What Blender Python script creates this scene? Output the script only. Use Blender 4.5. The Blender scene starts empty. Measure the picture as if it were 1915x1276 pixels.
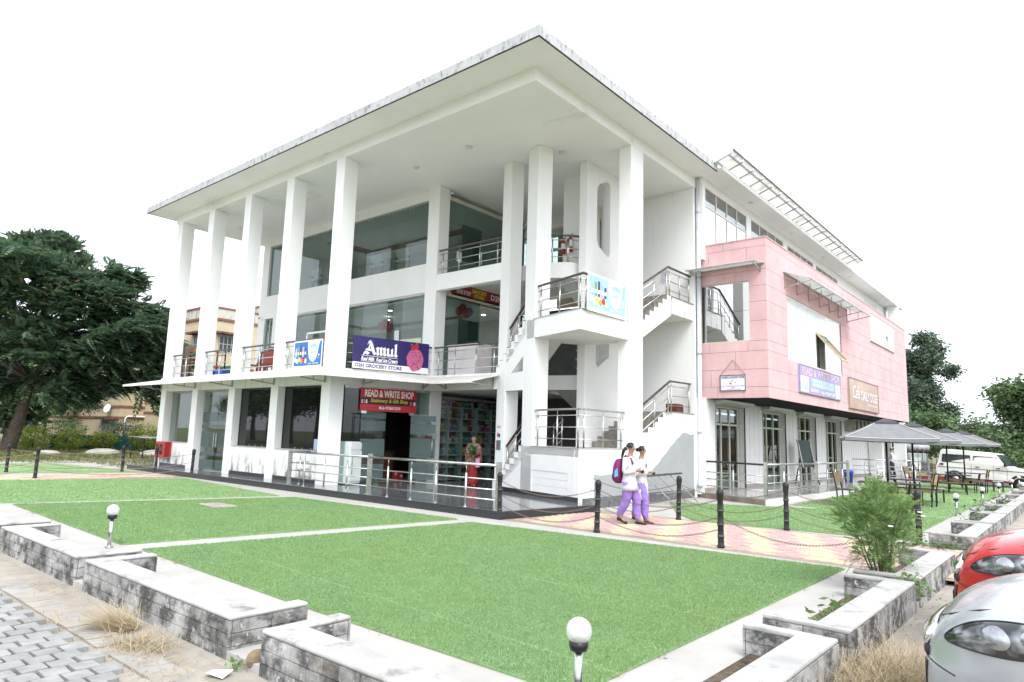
import bpy, math, random
import numpy as np
from math import sin, cos, pi, radians
from mathutils import Vector, Matrix
from mathutils.geometry import tessellate_polygon
random.seed(7); RNG = np.random.default_rng(7)
SC = bpy.context.scene
COL = SC.collection

# ------------------------------------------------------------------ camera
YAW, PITCH, ROLL = 0.70497, 0.14095, 0.03034
_r = Vector((cos(YAW), sin(YAW), 0)); _f = Vector((-sin(YAW), cos(YAW), 0)); _u = Vector((0, 0, 1))
_f2 = _f*cos(PITCH)+_u*sin(PITCH); _u2 = _u*cos(PITCH)-_f*sin(PITCH)
_r3 = _r*cos(ROLL)+_u2*sin(ROLL); _u3 = _u2*cos(ROLL)-_r*sin(ROLL)
cam_d = bpy.data.cameras.new('camera'); cam = bpy.data.objects.new('camera', cam_d); COL.objects.link(cam)
cam.matrix_world = Matrix(((_r3.x, _u3.x, -_f2.x, 0), (_r3.y, _u3.y, -_f2.y, 0), (_r3.z, _u3.z, -_f2.z, 1.7), (0, 0, 0, 1)))
cam_d.sensor_width = 36; cam_d.lens = 23.649; cam_d.clip_start = .05; cam_d.clip_end = 3000
SC.camera = cam
SC.render.resolution_x, SC.render.resolution_y = 1024, 682

# ------------------------------------------------------------------ sky, sun, exposure (bright overcast)
SUN_DIR = Vector((0.62, -0.42, 0.95)).normalized()      # towards the sun
w = bpy.data.worlds.new('World'); SC.world = w; w.use_nodes = True
nt = w.node_tree; nt.nodes.clear()
sky = nt.nodes.new('ShaderNodeTexSky'); sky.sky_type = 'NISHITA'; sky.sun_disc = False
sky.sun_elevation = math.asin(SUN_DIR.z); sky.sun_rotation = math.atan2(SUN_DIR.x, SUN_DIR.y)
sky.air_density = 1.0; sky.dust_density = 4.0; sky.ozone_density = 1.0
hsv = nt.nodes.new('ShaderNodeHueSaturation'); hsv.inputs['Saturation'].default_value = 0.14
cov = nt.nodes.new('ShaderNodeMix'); cov.data_type = 'RGBA'; cov.inputs[0].default_value = 0.55   # the even cloud layer
cov.inputs[7].default_value = (7.6, 8.15, 9.0, 1)
bg = nt.nodes.new('ShaderNodeBackground'); bg.inputs['Strength'].default_value = 0.15
wo = nt.nodes.new('ShaderNodeOutputWorld')
nt.links.new(sky.outputs[0], hsv.inputs['Color']); nt.links.new(hsv.outputs[0], cov.inputs[6])
nt.links.new(cov.outputs[2], bg.inputs['Color']); nt.links.new(bg.outputs[0], wo.inputs['Surface'])
sun_d = bpy.data.lights.new('sun', 'SUN'); sun_d.energy = 1.0; sun_d.angle = radians(28); sun_d.color = (1, .985, .965)
sun = bpy.data.objects.new('sun', sun_d); COL.objects.link(sun)
sun.rotation_euler = SUN_DIR.to_track_quat('Z', 'Y').to_euler(); sun.location = (20, -20, 40)
vs = SC.view_settings; vs.view_transform = 'Standard'; vs.look = 'None'; vs.gamma = 1; vs.use_curve_mapping = False
vs.exposure = 1.06
SC.cycles.max_bounces = 8; SC.cycles.transparent_max_bounces = 16; SC.cycles.diffuse_bounces = 6
SC.cycles.use_denoising = True
SC.cycles.caustics_reflective = False; SC.cycles.caustics_refractive = False

# ------------------------------------------------------------------ materials
MATS = {}
def _node(nt, t, **kw):
    n = nt.nodes.new(t)
    for k, v in kw.items():
        if k in ('operation', 'blend_type', 'data_type', 'noise_dimensions', 'feature', 'distance', 'wave_type', 'bands_direction', 'interpolation_type'): setattr(n, k, v)
        else: n.inputs[k.replace('_', ' ')].default_value = v
    return n
def rgba(c): return (c[0], c[1], c[2], 1)
def mat(name, col, rough=.7, metal=0, var=.05, vscale=2.5, bump=0, bscale=40, spec=.4, stains=(), rnd=0, island=0, col2=None, coat=0, coord='Object', emit=0, alpha=None):
    """procedural principled material; stains: (colour, (sx,sy,sz), lo, hi, amount, zlo, zhi)"""
    if name in MATS: return MATS[name]
    m = bpy.data.materials.new(name); m.use_nodes = True; nt = m.node_tree; nt.nodes.clear(); L = nt.links.new
    out = nt.nodes.new('ShaderNodeOutputMaterial'); b = nt.nodes.new('ShaderNodeBsdfPrincipled')
    b.inputs['Roughness'].default_value = rough; b.inputs['Metallic'].default_value = metal
    b.inputs['Specular IOR Level'].default_value = spec; b.inputs['Coat Weight'].default_value = coat; b.inputs['Coat Roughness'].default_value = .08
    tc = nt.nodes.new('ShaderNodeTexCoord'); cs = tc.outputs[coord] if coord != 'World' else nt.nodes.new('ShaderNodeNewGeometry').outputs['Position']
    n = _node(nt, 'ShaderNodeTexNoise', Scale=vscale, Detail=5, Roughness=.6); L(cs, n.inputs['Vector'])
    mx = _node(nt, 'ShaderNodeMix', data_type='RGBA')
    c2 = col2 or tuple(max(0, c*(1-var*3)) for c in col)
    mr = _node(nt, 'ShaderNodeMapRange'); mr.inputs[1].default_value = .35; mr.inputs[2].default_value = .7
    L(n.outputs['Fac'], mr.inputs[0]); L(mr.outputs[0], mx.inputs[0]); mx.inputs[6].default_value = rgba(col); mx.inputs[7].default_value = rgba(c2)
    cur = mx.outputs[2]
    if rnd or island:
        g = nt.nodes.new('ShaderNodeObjectInfo' if rnd else 'ShaderNodeNewGeometry')
        so = g.outputs['Random'] if rnd else g.outputs['Random Per Island']
        amt = rnd or island
        m2 = _node(nt, 'ShaderNodeMapRange'); L(so, m2.inputs[0]); m2.inputs[3].default_value = 1-amt; m2.inputs[4].default_value = 1+amt
        mm = _node(nt, 'ShaderNodeMix', data_type='RGBA', blend_type='MULTIPLY'); mm.inputs[0].default_value = 1
        L(cur, mm.inputs[6]); L(m2.outputs[0], mm.inputs[7]); cur = mm.outputs[2]
    for (sc_, ss, lo, hi, amt, z0, z1) in stains:
        mp = nt.nodes.new('ShaderNodeMapping'); mp.inputs['Scale'].default_value = ss; L(cs, mp.inputs[0])
        sn = _node(nt, 'ShaderNodeTexNoise', Scale=1, Detail=7, Roughness=.68); L(mp.outputs[0], sn.inputs['Vector'])
        sr = _node(nt, 'ShaderNodeMapRange'); sr.inputs[1].default_value = lo; sr.inputs[2].default_value = hi; L(sn.outputs['Fac'], sr.inputs[0])
        fac = sr.outputs[0]
        if z0 is not None:
            sx = nt.nodes.new('ShaderNodeSeparateXYZ'); L(cs, sx.inputs[0])
            zr = _node(nt, 'ShaderNodeMapRange'); zr.inputs[1].default_value = z0; zr.inputs[2].default_value = z1; zr.inputs[3].default_value = 1; zr.inputs[4].default_value = 0
            L(sx.outputs[2], zr.inputs[0]); mu = _node(nt, 'ShaderNodeMath', operation='MULTIPLY'); L(fac, mu.inputs[0]); L(zr.outputs[0], mu.inputs[1]); fac = mu.outputs[0]
        m3 = _node(nt, 'ShaderNodeMath', operation='MULTIPLY'); L(fac, m3.inputs[0]); m3.inputs[1].default_value = amt
        ms = _node(nt, 'ShaderNodeMix', data_type='RGBA'); L(m3.outputs[0], ms.inputs[0]); L(cur, ms.inputs[6]); ms.inputs[7].default_value = rgba(sc_); cur = ms.outputs[2]
    L(cur, b.inputs['Base Color'])
    if bump:
        bn = _node(nt, 'ShaderNodeTexNoise', Scale=bscale, Detail=4); L(cs, bn.inputs['Vector'])
        bp = _node(nt, 'ShaderNodeBump'); bp.inputs['Strength'].default_value = bump; bp.inputs['Distance'].default_value = .02
        L(bn.outputs['Fac'], bp.inputs['Height']); L(bp.outputs[0], b.inputs['Normal'])
    if emit: b.inputs['Emission Color'].default_value = rgba(col); b.inputs['Emission Strength'].default_value = emit
    if alpha is not None: b.inputs['Alpha'].default_value = alpha
    L(b.outputs[0], out.inputs[0]); MATS[name] = m; return m
def glass(name, tint=(.8, .86, .85), refl=1.0, ior=1.5, rough=0.0, frost=0):
    """thin pane: tinted see-through + mirror reflection by angle"""
    if name in MATS: return MATS[name]
    m = bpy.data.materials.new(name); m.use_nodes = True; nt = m.node_tree; nt.nodes.clear(); L = nt.links.new
    out = nt.nodes.new('ShaderNodeOutputMaterial'); t = nt.nodes.new('ShaderNodeBsdfTransparent'); t.inputs[0].default_value = rgba(tint)
    g = nt.nodes.new('ShaderNodeBsdfGlossy'); g.inputs['Roughness'].default_value = rough; g.inputs[0].default_value = (refl, refl, refl, 1)
    fr = nt.nodes.new('ShaderNodeFresnel')           # same reflectance from both sides of the pane
    ge = nt.nodes.new('ShaderNodeNewGeometry'); io = _node(nt, 'ShaderNodeMapRange'); io.inputs[3].default_value = ior; io.inputs[4].default_value = 1/ior
    L(ge.outputs['Backfacing'], io.inputs[0]); L(io.outputs[0], fr.inputs[0])
    tc = nt.nodes.new('ShaderNodeTexCoord'); wn = _node(nt, 'ShaderNodeTexNoise', Scale=.7, Detail=2); L(tc.outputs['Object'], wn.inputs['Vector'])
    bp = _node(nt, 'ShaderNodeBump'); bp.inputs['Strength'].default_value = .03; bp.inputs['Distance'].default_value = .05; L(wn.outputs['Fac'], bp.inputs['Height']); L(bp.outputs[0], g.inputs['Normal'])
    mx = nt.nodes.new('ShaderNodeMixShader'); L(fr.outputs[0], mx.inputs[0])
    if frost:
        d = nt.nodes.new('ShaderNodeBsdfDiffuse'); d.inputs[0].default_value = (.11, .155, .155, 1)
        m2 = nt.nodes.new('ShaderNodeMixShader'); m2.inputs[0].default_value = frost; L(t.outputs[0], m2.inputs[1]); L(d.outputs[0], m2.inputs[2]); L(m2.outputs[0], mx.inputs[1])
    else: L(t.outputs[0], mx.inputs[1])
    L(g.outputs[0], mx.inputs[2]); L(mx.outputs[0], out.inputs[0]); MATS[name] = m; return m
def translucent(name, col, trans=.6, dirt=(.35,.31,.25)):
    """cloudy plastic sheet: part of the light passes through"""
    if name in MATS: return MATS[name]
    m = bpy.data.materials.new(name); m.use_nodes = True; nt = m.node_tree; nt.nodes.clear(); L = nt.links.new
    out = nt.nodes.new('ShaderNodeOutputMaterial'); d = nt.nodes.new('ShaderNodeBsdfDiffuse'); t = nt.nodes.new('ShaderNodeBsdfTranslucent'); mx = nt.nodes.new('ShaderNodeMixShader'); mx.inputs[0].default_value = trans
    tc = nt.nodes.new('ShaderNodeTexCoord'); n = _node(nt, 'ShaderNodeTexNoise', Scale=2.5, Detail=6); L(tc.outputs['Object'], n.inputs['Vector']); r = _node(nt, 'ShaderNodeMapRange'); r.inputs[1].default_value = .55; r.inputs[2].default_value = .8; r.inputs[4].default_value = .6; L(n.outputs['Fac'], r.inputs[0])
    c = _node(nt, 'ShaderNodeMix', data_type='RGBA'); L(r.outputs[0], c.inputs[0]); c.inputs[6].default_value = rgba(col); c.inputs[7].default_value = rgba(dirt); L(c.outputs[2], d.inputs[0]); L(c.outputs[2], t.inputs[0])
    L(d.outputs[0], mx.inputs[1]); L(t.outputs[0], mx.inputs[2]); L(mx.outputs[0], out.inputs[0]); MATS[name] = m; return m
def leafmat(name, cols, rough=.55, trans=.25, spec=.25, patch=0):
    """leaf colours vary leaf by leaf; a little light passes through"""
    if name in MATS: return MATS[name]
    m = bpy.data.materials.new(name); m.use_nodes = True; nt = m.node_tree; nt.nodes.clear(); L = nt.links.new
    out = nt.nodes.new('ShaderNodeOutputMaterial'); b = nt.nodes.new('ShaderNodeBsdfPrincipled'); b.inputs['Roughness'].default_value = rough; b.inputs['Specular IOR Level'].default_value = spec
    g = nt.nodes.new('ShaderNodeNewGeometry'); cr = nt.nodes.new('ShaderNodeValToRGB'); e = cr.color_ramp.elements
    cr.color_ramp.interpolation = 'CONSTANT'
    while len(e) < len(cols): e.new(.5)
    tot = sum(c[1] for c in cols); acc = 0
    for i, (c, wgt) in enumerate(cols): e[i].position = acc/tot; e[i].color = rgba(c); acc += wgt
    L(g.outputs['Random Per Island'], cr.inputs[0]); cc = cr.outputs[0]
    if patch:      # worn and yellowed areas
        for sc_, c2, amt in ((.55, (1.12,.98,.80,1), patch), (2.6, (.80,.86,.80,1), patch)):
            ns = _node(nt, 'ShaderNodeTexNoise', Scale=sc_, Detail=5); L(g.outputs['Position'], ns.inputs['Vector']); mr = _node(nt, 'ShaderNodeMapRange'); mr.inputs[1].default_value = .42; mr.inputs[2].default_value = .68; mr.inputs[4].default_value = amt; L(ns.outputs['Fac'], mr.inputs[0])
            mm = _node(nt, 'ShaderNodeMix', data_type='RGBA', blend_type='MULTIPLY'); L(mr.outputs[0], mm.inputs[0]); L(cc, mm.inputs[6]); mm.inputs[7].default_value = c2; cc = mm.outputs[2]
    L(cc, b.inputs['Base Color'])
    tr = nt.nodes.new('ShaderNodeBsdfTranslucent'); L(cc, tr.inputs[0])
    mx = nt.nodes.new('ShaderNodeMixShader'); mx.inputs[0].default_value = trans; L(b.outputs[0], mx.inputs[1]); L(tr.outputs[0], mx.inputs[2])
    L(mx.outputs[0], out.inputs[0]); MATS[name] = m; return m

# ------------------------------------------------------------------ mesh helpers
class MB:
    def __init__(s): s.v = []; s.f = []; s.m = []; s.mi = 0
    def add(s, vs, fs):
        o = len(s.v); s.v += [tuple(p) for p in vs]; s.f += [tuple(i+o for i in f) for f in fs]; s.m += [s.mi]*len(fs); return s
    def box(s, x0, x1, y0, y1, z0, z1):
        return s.add([(x0,y0,z0),(x1,y0,z0),(x1,y1,z0),(x0,y1,z0),(x0,y0,z1),(x1,y0,z1),(x1,y1,z1),(x0,y1,z1)],
                     [(0,3,2,1),(4,5,6,7),(0,1,5,4),(1,2,6,5),(2,3,7,6),(3,0,4,7)])
    def obox(s, c, size, rz=0, rx=0, ry=0):
        R = Matrix.Rotation(rz, 3, 'Z') @ Matrix.Rotation(ry, 3, 'Y') @ Matrix.Rotation(rx, 3, 'X'); h = Vector(size)/2; c = Vector(c)
        P = [c+R@Vector((h.x*a, h.y*b, h.z*d)) for d in (-1,1) for a, b in ((-1,-1),(1,-1),(1,1),(-1,1))]
        return s.add(P, [(0,3,2,1),(4,5,6,7),(0,1,5,4),(1,2,6,5),(2,3,7,6),(3,0,4,7)])
    def bar(s, a, b, w, h=None):
        """square bar from a to b"""
        a = Vector(a); b = Vector(b); d = (b-a).normalized(); h = h or w
        q = Vector((0,0,1)) if abs(d.z) < .95 else Vector((1,0,0))
        x = d.cross(q).normalized()*w/2; y = x.normalized().cross(d)*h/2
        P = [p+i*x+j*y for p in (a, b) for i, j in ((-1,-1),(1,-1),(1,1),(-1,1))]
        return s.add(P, [(0,3,2,1),(4,5,6,7),(0,1,5,4),(1,2,6,5),(2,3,7,6),(3,0,4,7)])
    def tube(s, pts, r, n=8, cap=True, close=False):
        pts = [Vector(p) for p in pts]; k = len(pts); rr = r if hasattr(r, '__len__') else [r]*k; vs = []; fs = []
        pn = None
        for i, p in enumerate(pts):
            if close: d = (pts[(i+1) % k]-pts[i-1])
            else: d = pts[min(i+1, k-1)]-pts[max(i-1, 0)]
            if d.length < 1e-9: d = Vector((0,0,1))
            d.normalize()
            if pn is None:
                q = Vector((0,0,1)) if abs(d.z) < .9 else Vector((1,0,0)); a = d.cross(q).normalized()
            else:
                a = pn-d*pn.dot(d); a = a.normalized() if a.length > 1e-6 else d.orthogonal().normalized()
            pn = a; b = d.cross(a)
            vs += [p+(a*cos(2*pi*j/n)+b*sin(2*pi*j/n))*rr[i] for j in range(n)]
        for i in range(k if close else k-1):
            for j in range(n):
                i2 = (i+1) % k; fs.append((i*n+j, i*n+(j+1) % n, i2*n+(j+1) % n, i2*n+j))
        if cap and not close: fs += [tuple(range(n-1, -1, -1)), tuple(range((k-1)*n, k*n))]
        return s.add(vs, fs)
    def cyl(s, a, b, r, n=12, r2=None): return s.tube([a, b], [r, r if r2 is None else r2], n)
    def lathe(s, prof, n=16, c=(0,0,0), sx=1, sy=1):
        vs = [(c[0]+r*cos(2*pi*j/n)*sx, c[1]+r*sin(2*pi*j/n)*sy, c[2]+z) for r, z in prof for j in range(n)]; k = len(prof)
        fs = [(i*n+j, i*n+(j+1) % n, (i+1)*n+(j+1) % n, (i+1)*n+j) for i in range(k-1) for j in range(n)]
        fs += [tuple(range(n-1, -1, -1)), tuple(range((k-1)*n, k*n))]
        return s.add(vs, fs)
    def ball(s, c, r, n=12, k=8, sc=(1,1,1)):
        return s.lathe([(max(1e-4, r*sin(pi*i/k)), -r*cos(pi*i/k)*sc[2]) for i in range(k+1)], n, c, sc[0], sc[1])
    def prism(s, pts, z0, z1, holes=(), fr=None):
        """pts 2-D polygon extruded z0..z1; fr maps (a,b,c)->world"""
        loops = [list(pts)]+[list(h) for h in holes]; flat = [p for l in loops for p in l]; n = len(flat)
        fr = fr or (lambda a, b, c: (a, b, c))
        vs = [fr(a, b, z0) for a, b in flat]+[fr(a, b, z1) for a, b in flat]
        tr = tessellate_polygon([[Vector((a, b, 0)) for a, b in l] for l in loops])
        fs = [tuple(reversed(t)) for t in tr]+[tuple(i+n for i in t) for t in tr]; o = 0
        for l in loops:
            k = len(l)
            for i in range(k): j = (i+1) % k; fs.append((o+i, o+j, o+j+n, o+i+n))
            o += k
        return s.add(vs, fs)
    def loft(s, rings, cap=True):
        n = len(rings[0]); k = len(rings); vs = [p for r in rings for p in r]
        fs = [(i*n+j, i*n+(j+1) % n, (i+1)*n+(j+1) % n, (i+1)*n+j) for i in range(k-1) for j in range(n)]
        if cap: fs += [tuple(range(n-1, -1, -1)), tuple(range((k-1)*n, k*n))]
        return s.add(vs, fs)
    def mesh(s, name, ms, smooth=False, fix=True):
        me = bpy.data.meshes.new(name); me.from_pydata(s.v, [], s.f)
        for m in (ms if isinstance(ms, (list, tuple)) else [ms]): me.materials.append(m)
        if isinstance(ms, (list, tuple)): me.polygons.foreach_set('material_index', s.m)
        if fix:
            import bmesh
            bm = bmesh.new(); bm.from_mesh(me); bmesh.ops.recalc_face_normals(bm, faces=bm.faces); bm.to_mesh(me); bm.free()
        if smooth: me.polygons.foreach_set('use_smooth', [True]*len(me.polygons))
        me.update(); return me
    def build(s, name, ms, parent=None, smooth=False, bevel=0, local=False, **tags):
        return link(name, s.mesh(name, ms, smooth), parent, bevel, local, **tags)
LOCAL = [False]      # True while parts are given in their thing's own coordinates
def link(name, me, parent=None, bevel=0, local=False, loc=None, rot=None, **tags):
    o = bpy.data.objects.new(name, me); COL.objects.link(o)
    if parent is not None:
        o.parent = parent
        if not (local or LOCAL[0]) and parent.parent is None: o.location = -Vector(parent.location)   # geometry is in world coordinates
    if loc is not None: o.location = loc
    if rot is not None: o.rotation_euler = rot
    if bevel:
        b = o.modifiers.new('bevel', 'BEVEL'); b.width = bevel; b.segments = 2; b.limit_method = 'ANGLE'; b.angle_limit = radians(50)
    tag(o, **tags); return o
def tag(o, label=None, cat=None, group=None, kind=None):
    if label: o['label'] = label
    if cat: o['category'] = cat
    if group: o['group'] = group
    if kind: o['kind'] = kind
    return o
def thing(name, label, cat, loc=(0,0,0), rz=0, group=None):
    o = bpy.data.objects.new(name, None); COL.objects.link(o); o.empty_display_size = .2
    o.location = loc; o.rotation_euler = (0, 0, rz); return tag(o, label, cat, group)
def copy_tree(o, parent=None):
    c = o.copy(); COL.objects.link(c); c.parent = parent
    for ch in list(o.children): copy_tree(ch, c)
    return c
def frame(o, r, u):
    """maps (a,b,c): a along r, b along u, c along the outward normal"""
    o = Vector(o); r = Vector(r).normalized(); u = Vector(u).normalized(); n = r.cross(u)
    return lambda a, b, c=0: o+r*a+u*b+n*c
_TXT = {}
def text_geo(body, bold=0., shear=0.):
    key = (body, bold, shear)
    if key not in _TXT:
        cu = bpy.data.curves.new('t', 'FONT'); cu.body = body; cu.offset = bold; cu.shear = shear; cu.resolution_u = 3; cu.size = 1; cu.fill_mode = 'FRONT'
        ob = bpy.data.objects.new('t', cu); me = bpy.data.meshes.new_from_object(ob)
        v = np.array([p.co[:2] for p in me.vertices]); f = [tuple(p.vertices) for p in me.polygons]
        bpy.data.objects.remove(ob); bpy.data.curves.remove(cu); bpy.data.meshes.remove(me); _TXT[key] = (v, f)
    return _TXT[key]
def text_on(mb, fr, body, a0, a1, b0, b1, c=.012, bold=.02, shear=0., keep=False):
    v, f = text_geo(body, bold, shear); lo = v.min(0); hi = v.max(0); s = (np.array([a1-a0, b1-b0]))/(hi-lo)
    if keep: s[:] = s.min()
    p = (v-lo)*s+np.array([a0, b0]); mb.add([fr(x, y, c) for x, y in p], f)
def poly_on(mb, fr, pts, c=.01, th=.003): mb.prism(pts, c-th, c, fr=fr)
def rect(a0, a1, b0, b1): return [(a0,b0),(a1,b0),(a1,b1),(a0,b1)]
def ell(ca, cb, ra, rb, n=16, t0=0, t1=2*pi): return [(ca+ra*cos(t0+(t1-t0)*i/n), cb+rb*sin(t0+(t1-t0)*i/n)) for i in range(n)]
def rrect(a0, a1, b0, b1, r, n=5):
    o = []
    for (ca, cb, t) in ((a1-r, b0+r, -pi/2), (a1-r, b1-r, 0), (a0+r, b1-r, pi/2), (a0+r, b0+r, pi)):
        o += [(ca+r*cos(t+pi/2*i/n), cb+r*sin(t+pi/2*i/n)) for i in range(n+1)]
    return o
def tri_soup(name, verts, n_per, ms, parent=None, faces=None, **tags):
    """many small separate faces (numpy array of vertices, n_per per face)"""
    nv = len(verts); nf = nv//n_per; me = bpy.data.meshes.new(name)
    me.vertices.add(nv); me.vertices.foreach_set('co', verts.astype(np.float32).ravel())
    me.loops.add(nv); me.loops.foreach_set('vertex_index', np.arange(nv, dtype=np.int32))
    me.polygons.add(nf); me.polygons.foreach_set('loop_start', np.arange(0, nv, n_per, dtype=np.int32)); me.polygons.foreach_set('loop_total', np.full(nf, n_per, np.int32))
    me.materials.append(ms); me.update(calc_edges=True)
    return link(name, me, parent, **tags)
# ------------------------------------------------------------------ shared materials
BLK = (.03, .03, .028)
M_white = mat('white_paint', (.82, .825, .82), .6, var=.012, vscale=.8, bump=.04, bscale=90, stains=[((.5,.49,.46), (.9,.9,.12), .56, .8, .25, None, None), ((.46,.45,.42), (4.5,4.5,.28), .60, .76, .28, None, None)])
M_wall_low = mat('white_paint_weathered', (.80, .80, .785), .65, var=.02, bump=.05, bscale=70, stains=[((.09,.085,.08), (6,6,2.0), .48, .60, .9, .30, 1.0), ((.42,.36,.27), (2,2,.5), .5, .75, .3, None, None)])
M_streak = mat('white_paint_streaked', (.80, .80, .785), .65, var=.02, bump=.05, bscale=70, stains=[((.13,.125,.11), (5,5,.6), .60, .74, .7, None, None), ((.5,.47,.4), (1.2,1.2,.3), .5, .75, .35, None, None)])
M_fascia = mat('roof_edge_mouldy', (.50, .505, .515), .8, var=.05, bump=.08, bscale=50, stains=[((.40,.40,.41), (.8,.8,3), .45, .62, .7, None, None), ((.07,.07,.072), (8,8,3.5), .53, .68, .85, None, None)])
M_soffit = mat('soffit_paint', (.84, .85, .845), .7, var=.02, vscale=.5, stains=[((.42,.40,.36), (.35,.9,1), .60, .74, .4, None, None)])
M_granite = mat('black_granite', (.035, .037, .042), .25, var=.15, vscale=60, spec=.5)
M_deck = mat('polished_grey_granite', (.15, .155, .165), .09, var=.12, vscale=30, spec=.6, stains=[((.30,.30,.30), (.8,.8,1), .5, .7, .5, None, None)])
M_deck_pale = mat('pale_granite_deck', (.42, .41, .40), .2, var=.08, vscale=12, spec=.5, stains=[((.28,.27,.25), (1.2,1.2,1), .5, .72, .4, None, None)])
M_stone_dark = mat('dark_stone_kerb', (.17, .17, .175), .6, var=.2, vscale=14, stains=[((.4,.38,.35), (2,2,4), .5, .7, .4, None, None)])
M_step = mat('stair_stone', (.33, .30, .265), .5, var=.15, vscale=8)
M_cement = mat('bare_cement', (.40, .415, .42), .85, var=.08, vscale=1.2, bump=.08, bscale=30)
M_steel = mat('brushed_steel', (.62, .62, .60), .28, metal=1, var=.12, vscale=9)
M_steel_dull = mat('dull_steel', (.50, .50, .48), .4, metal=.85, var=.15, vscale=12, stains=[((.25,.2,.15), (6,6,2), .6, .75, .5, None, None)])
M_wood = mat('dark_wood_rail', (.105, .085, .075), .4, var=.2, vscale=9)
M_alu = mat('cream_window_frame', (.62, .61, .50), .45, var=.04)
M_pipe = mat('pvc_pipe', (.62, .66, .69), .4, var=.05, stains=[((.12,.11,.1), (8,8,1.0), .6, .72, .6, None, None)])
M_black = mat('black_paint', (.022, .022, .024), .42, var=.2, vscale=20, stains=[((.10,.095,.09), (30,30,9), .58, .72, .5, None, None)])
M_blackmetal = mat('black_metal', (.02, .02, .021), .38, var=.1)
M_chain = mat('rusty_chain', (.21, .185, .165), .5, metal=.7, var=.3, vscale=4, col2=(.16, .085, .05))
M_glass = glass('clear_glass', (.80, .86, .84), 1.0, 1.45)
M_glass_green = glass('greenish_glass', (.70, .78, .76), 1.0, 1.5)
M_glass_frost = glass('frosted_glass', (.7, .78, .77), .8, 1.4, frost=.6)
M_glass_black = mat('black_glass', (.008, .009, .010), .02, var=0, spec=.55)
M_mirror = glass('mirror_glass', (.35, .45, .5), .95, 8)
M_interior = mat('interior_wall', (.55, .55, .51), .8, var=.05)
M_interior_ceiling = mat('interior_ceiling', (.74, .74, .71), .8, var=.03)
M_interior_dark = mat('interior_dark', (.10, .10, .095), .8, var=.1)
M_green_wall = mat('pale_green_room', (.48, .52, .34), .8, var=.03)
M_lamp_on = mat('lit_downlight', (1, .97, .9), .5, emit=6, var=0)

# ------------------------------------------------------------------ ground
M_ground = mat('dry_grass_ground', (.16, .15, .075), .95, vscale=.35, col2=(.10, .13, .045), bump=.3, bscale=8, stains=[((.30,.24,.15), (.6,.6,1), .52, .72, .7, None, None), ((.06,.10,.03), (3,3,1), .55, .7, .6, None, None)])
M_soil = mat('dusty_soil', (.37, .335, .285), .95, vscale=1.1, col2=(.27, .245, .21), bump=.35, bscale=28, stains=[((.50,.46,.40), (2,2,1), .52, .68, .6, None, None), ((.15,.12,.09), (5,5,1), .6, .72, .5, None, None)])
M_strip = mat('beige_stone_strip', (.43, .415, .39), .8, vscale=1.6, col2=(.36, .345, .32), bump=.06, bscale=60, stains=[((.30,.25,.19), (1.8,1.8,1), .62, .76, .5, None, None)])
g = MB(); S = 900
g.add([(-S,-S,-.10),(S,-S,-.10),(S,S,-.10),(-S,S,-.10)], [(0,1,2,3)]); g.build('ground', M_ground, kind='structure')
g = MB(); g.add([(-60,-12,-.072),(-1.2,-12,-.072),(-1.2,2.9,-.072),(-60,2.9,-.072)], [(0,1,2,3)]); g.build('dirt_yard', M_soil, kind='structure')
g = MB(); g.add([(-1.8,-12,-.068),(14,-12,-.068),(14,62,-.068),(-1.8,62,-.068)], [(0,1,2,3)]); g.build('dirt_road', M_soil, kind='structure')
g = MB(); g.prism([(-36,2.80),(-1.56,2.80),(-1.56,40),(-36,40)], -.12, -.006); g.build('stone_path_strips', M_strip, kind='structure')

# grey concrete pavers of the yard, nearest ones laid with open joints
M_paver = mat('grey_paver', (.315, .315, .305), .85, coord='World', var=.1, vscale=6, bump=.15, bscale=60, rnd=.09, stains=[((.33,.27,.2), (3,3,3), .58, .72, .55, None, None)])
M_paver_dusty = mat('dusty_paver', (.36, .345, .32), .9, coord='World', var=.12, vscale=4, bump=.12, bscale=50, rnd=.06, stains=[((.37,.31,.235), (1.3,1.3,1), .45, .62, .75, None, None)])
yard = MB(); yard.add([(-16,-3,-.062),(-1.9,-3,-.062),(-1.9,2.7,-.062),(-16,2.7,-.062)], [(0,1,2,3)])
yard = yard.build('paved_yard', mat('joint_dirt', (.36, .325, .275), .95, vscale=3, col2=(.25,.215,.175), bump=.4, bscale=45), kind='structure')
pm = MB(); pm.prism(rrect(-.083,.083,-.080,.080,.012,2), -.07, -.022); pm = pm.mesh('paver', M_paver)
pd = MB(); pd.prism(rrect(-.117,.117,-.122,.122,.006,2), -.07, -.038); pd = pd.mesh('paver', M_paver_dusty)
cnt = 0
for i in range(60):
    for j in range(18):
        x = -11.2+i*.174; y = -.62+j*.185+(.09 if i % 2 else 0)
        if y > 2.42 or x > -2.6: continue
        open_zone = (x < -4.75-.55*(y-1.3)) and y < 2.12
        if open_zone and y > .75 and x > -9.6 and cnt < 296:
            link('paver', pm, yard, loc=(x, y, random.uniform(-.006,.004)), rot=(random.gauss(0,.012), random.gauss(0,.012), random.gauss(0,.02)))
            cnt += 1
for i in range(30):
    for j in range(14):
        x = -9.3+i*.238; y = -.9+j*.248
        if y > 2.62 or x > -2.2: continue
        open_zone = (x < -4.75-.55*(y-1.3)+.12) and .45 < y < 2.22
        if open_zone or x < -9.6: continue
        if random.random() < .04: continue
        if cnt > 430: continue
        link('paver', pd, yard, loc=(x, y, random.uniform(-.012,.002)), rot=(random.gauss(0,.008), random.gauss(0,.008), random.gauss(0,.01))); cnt += 1

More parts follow.
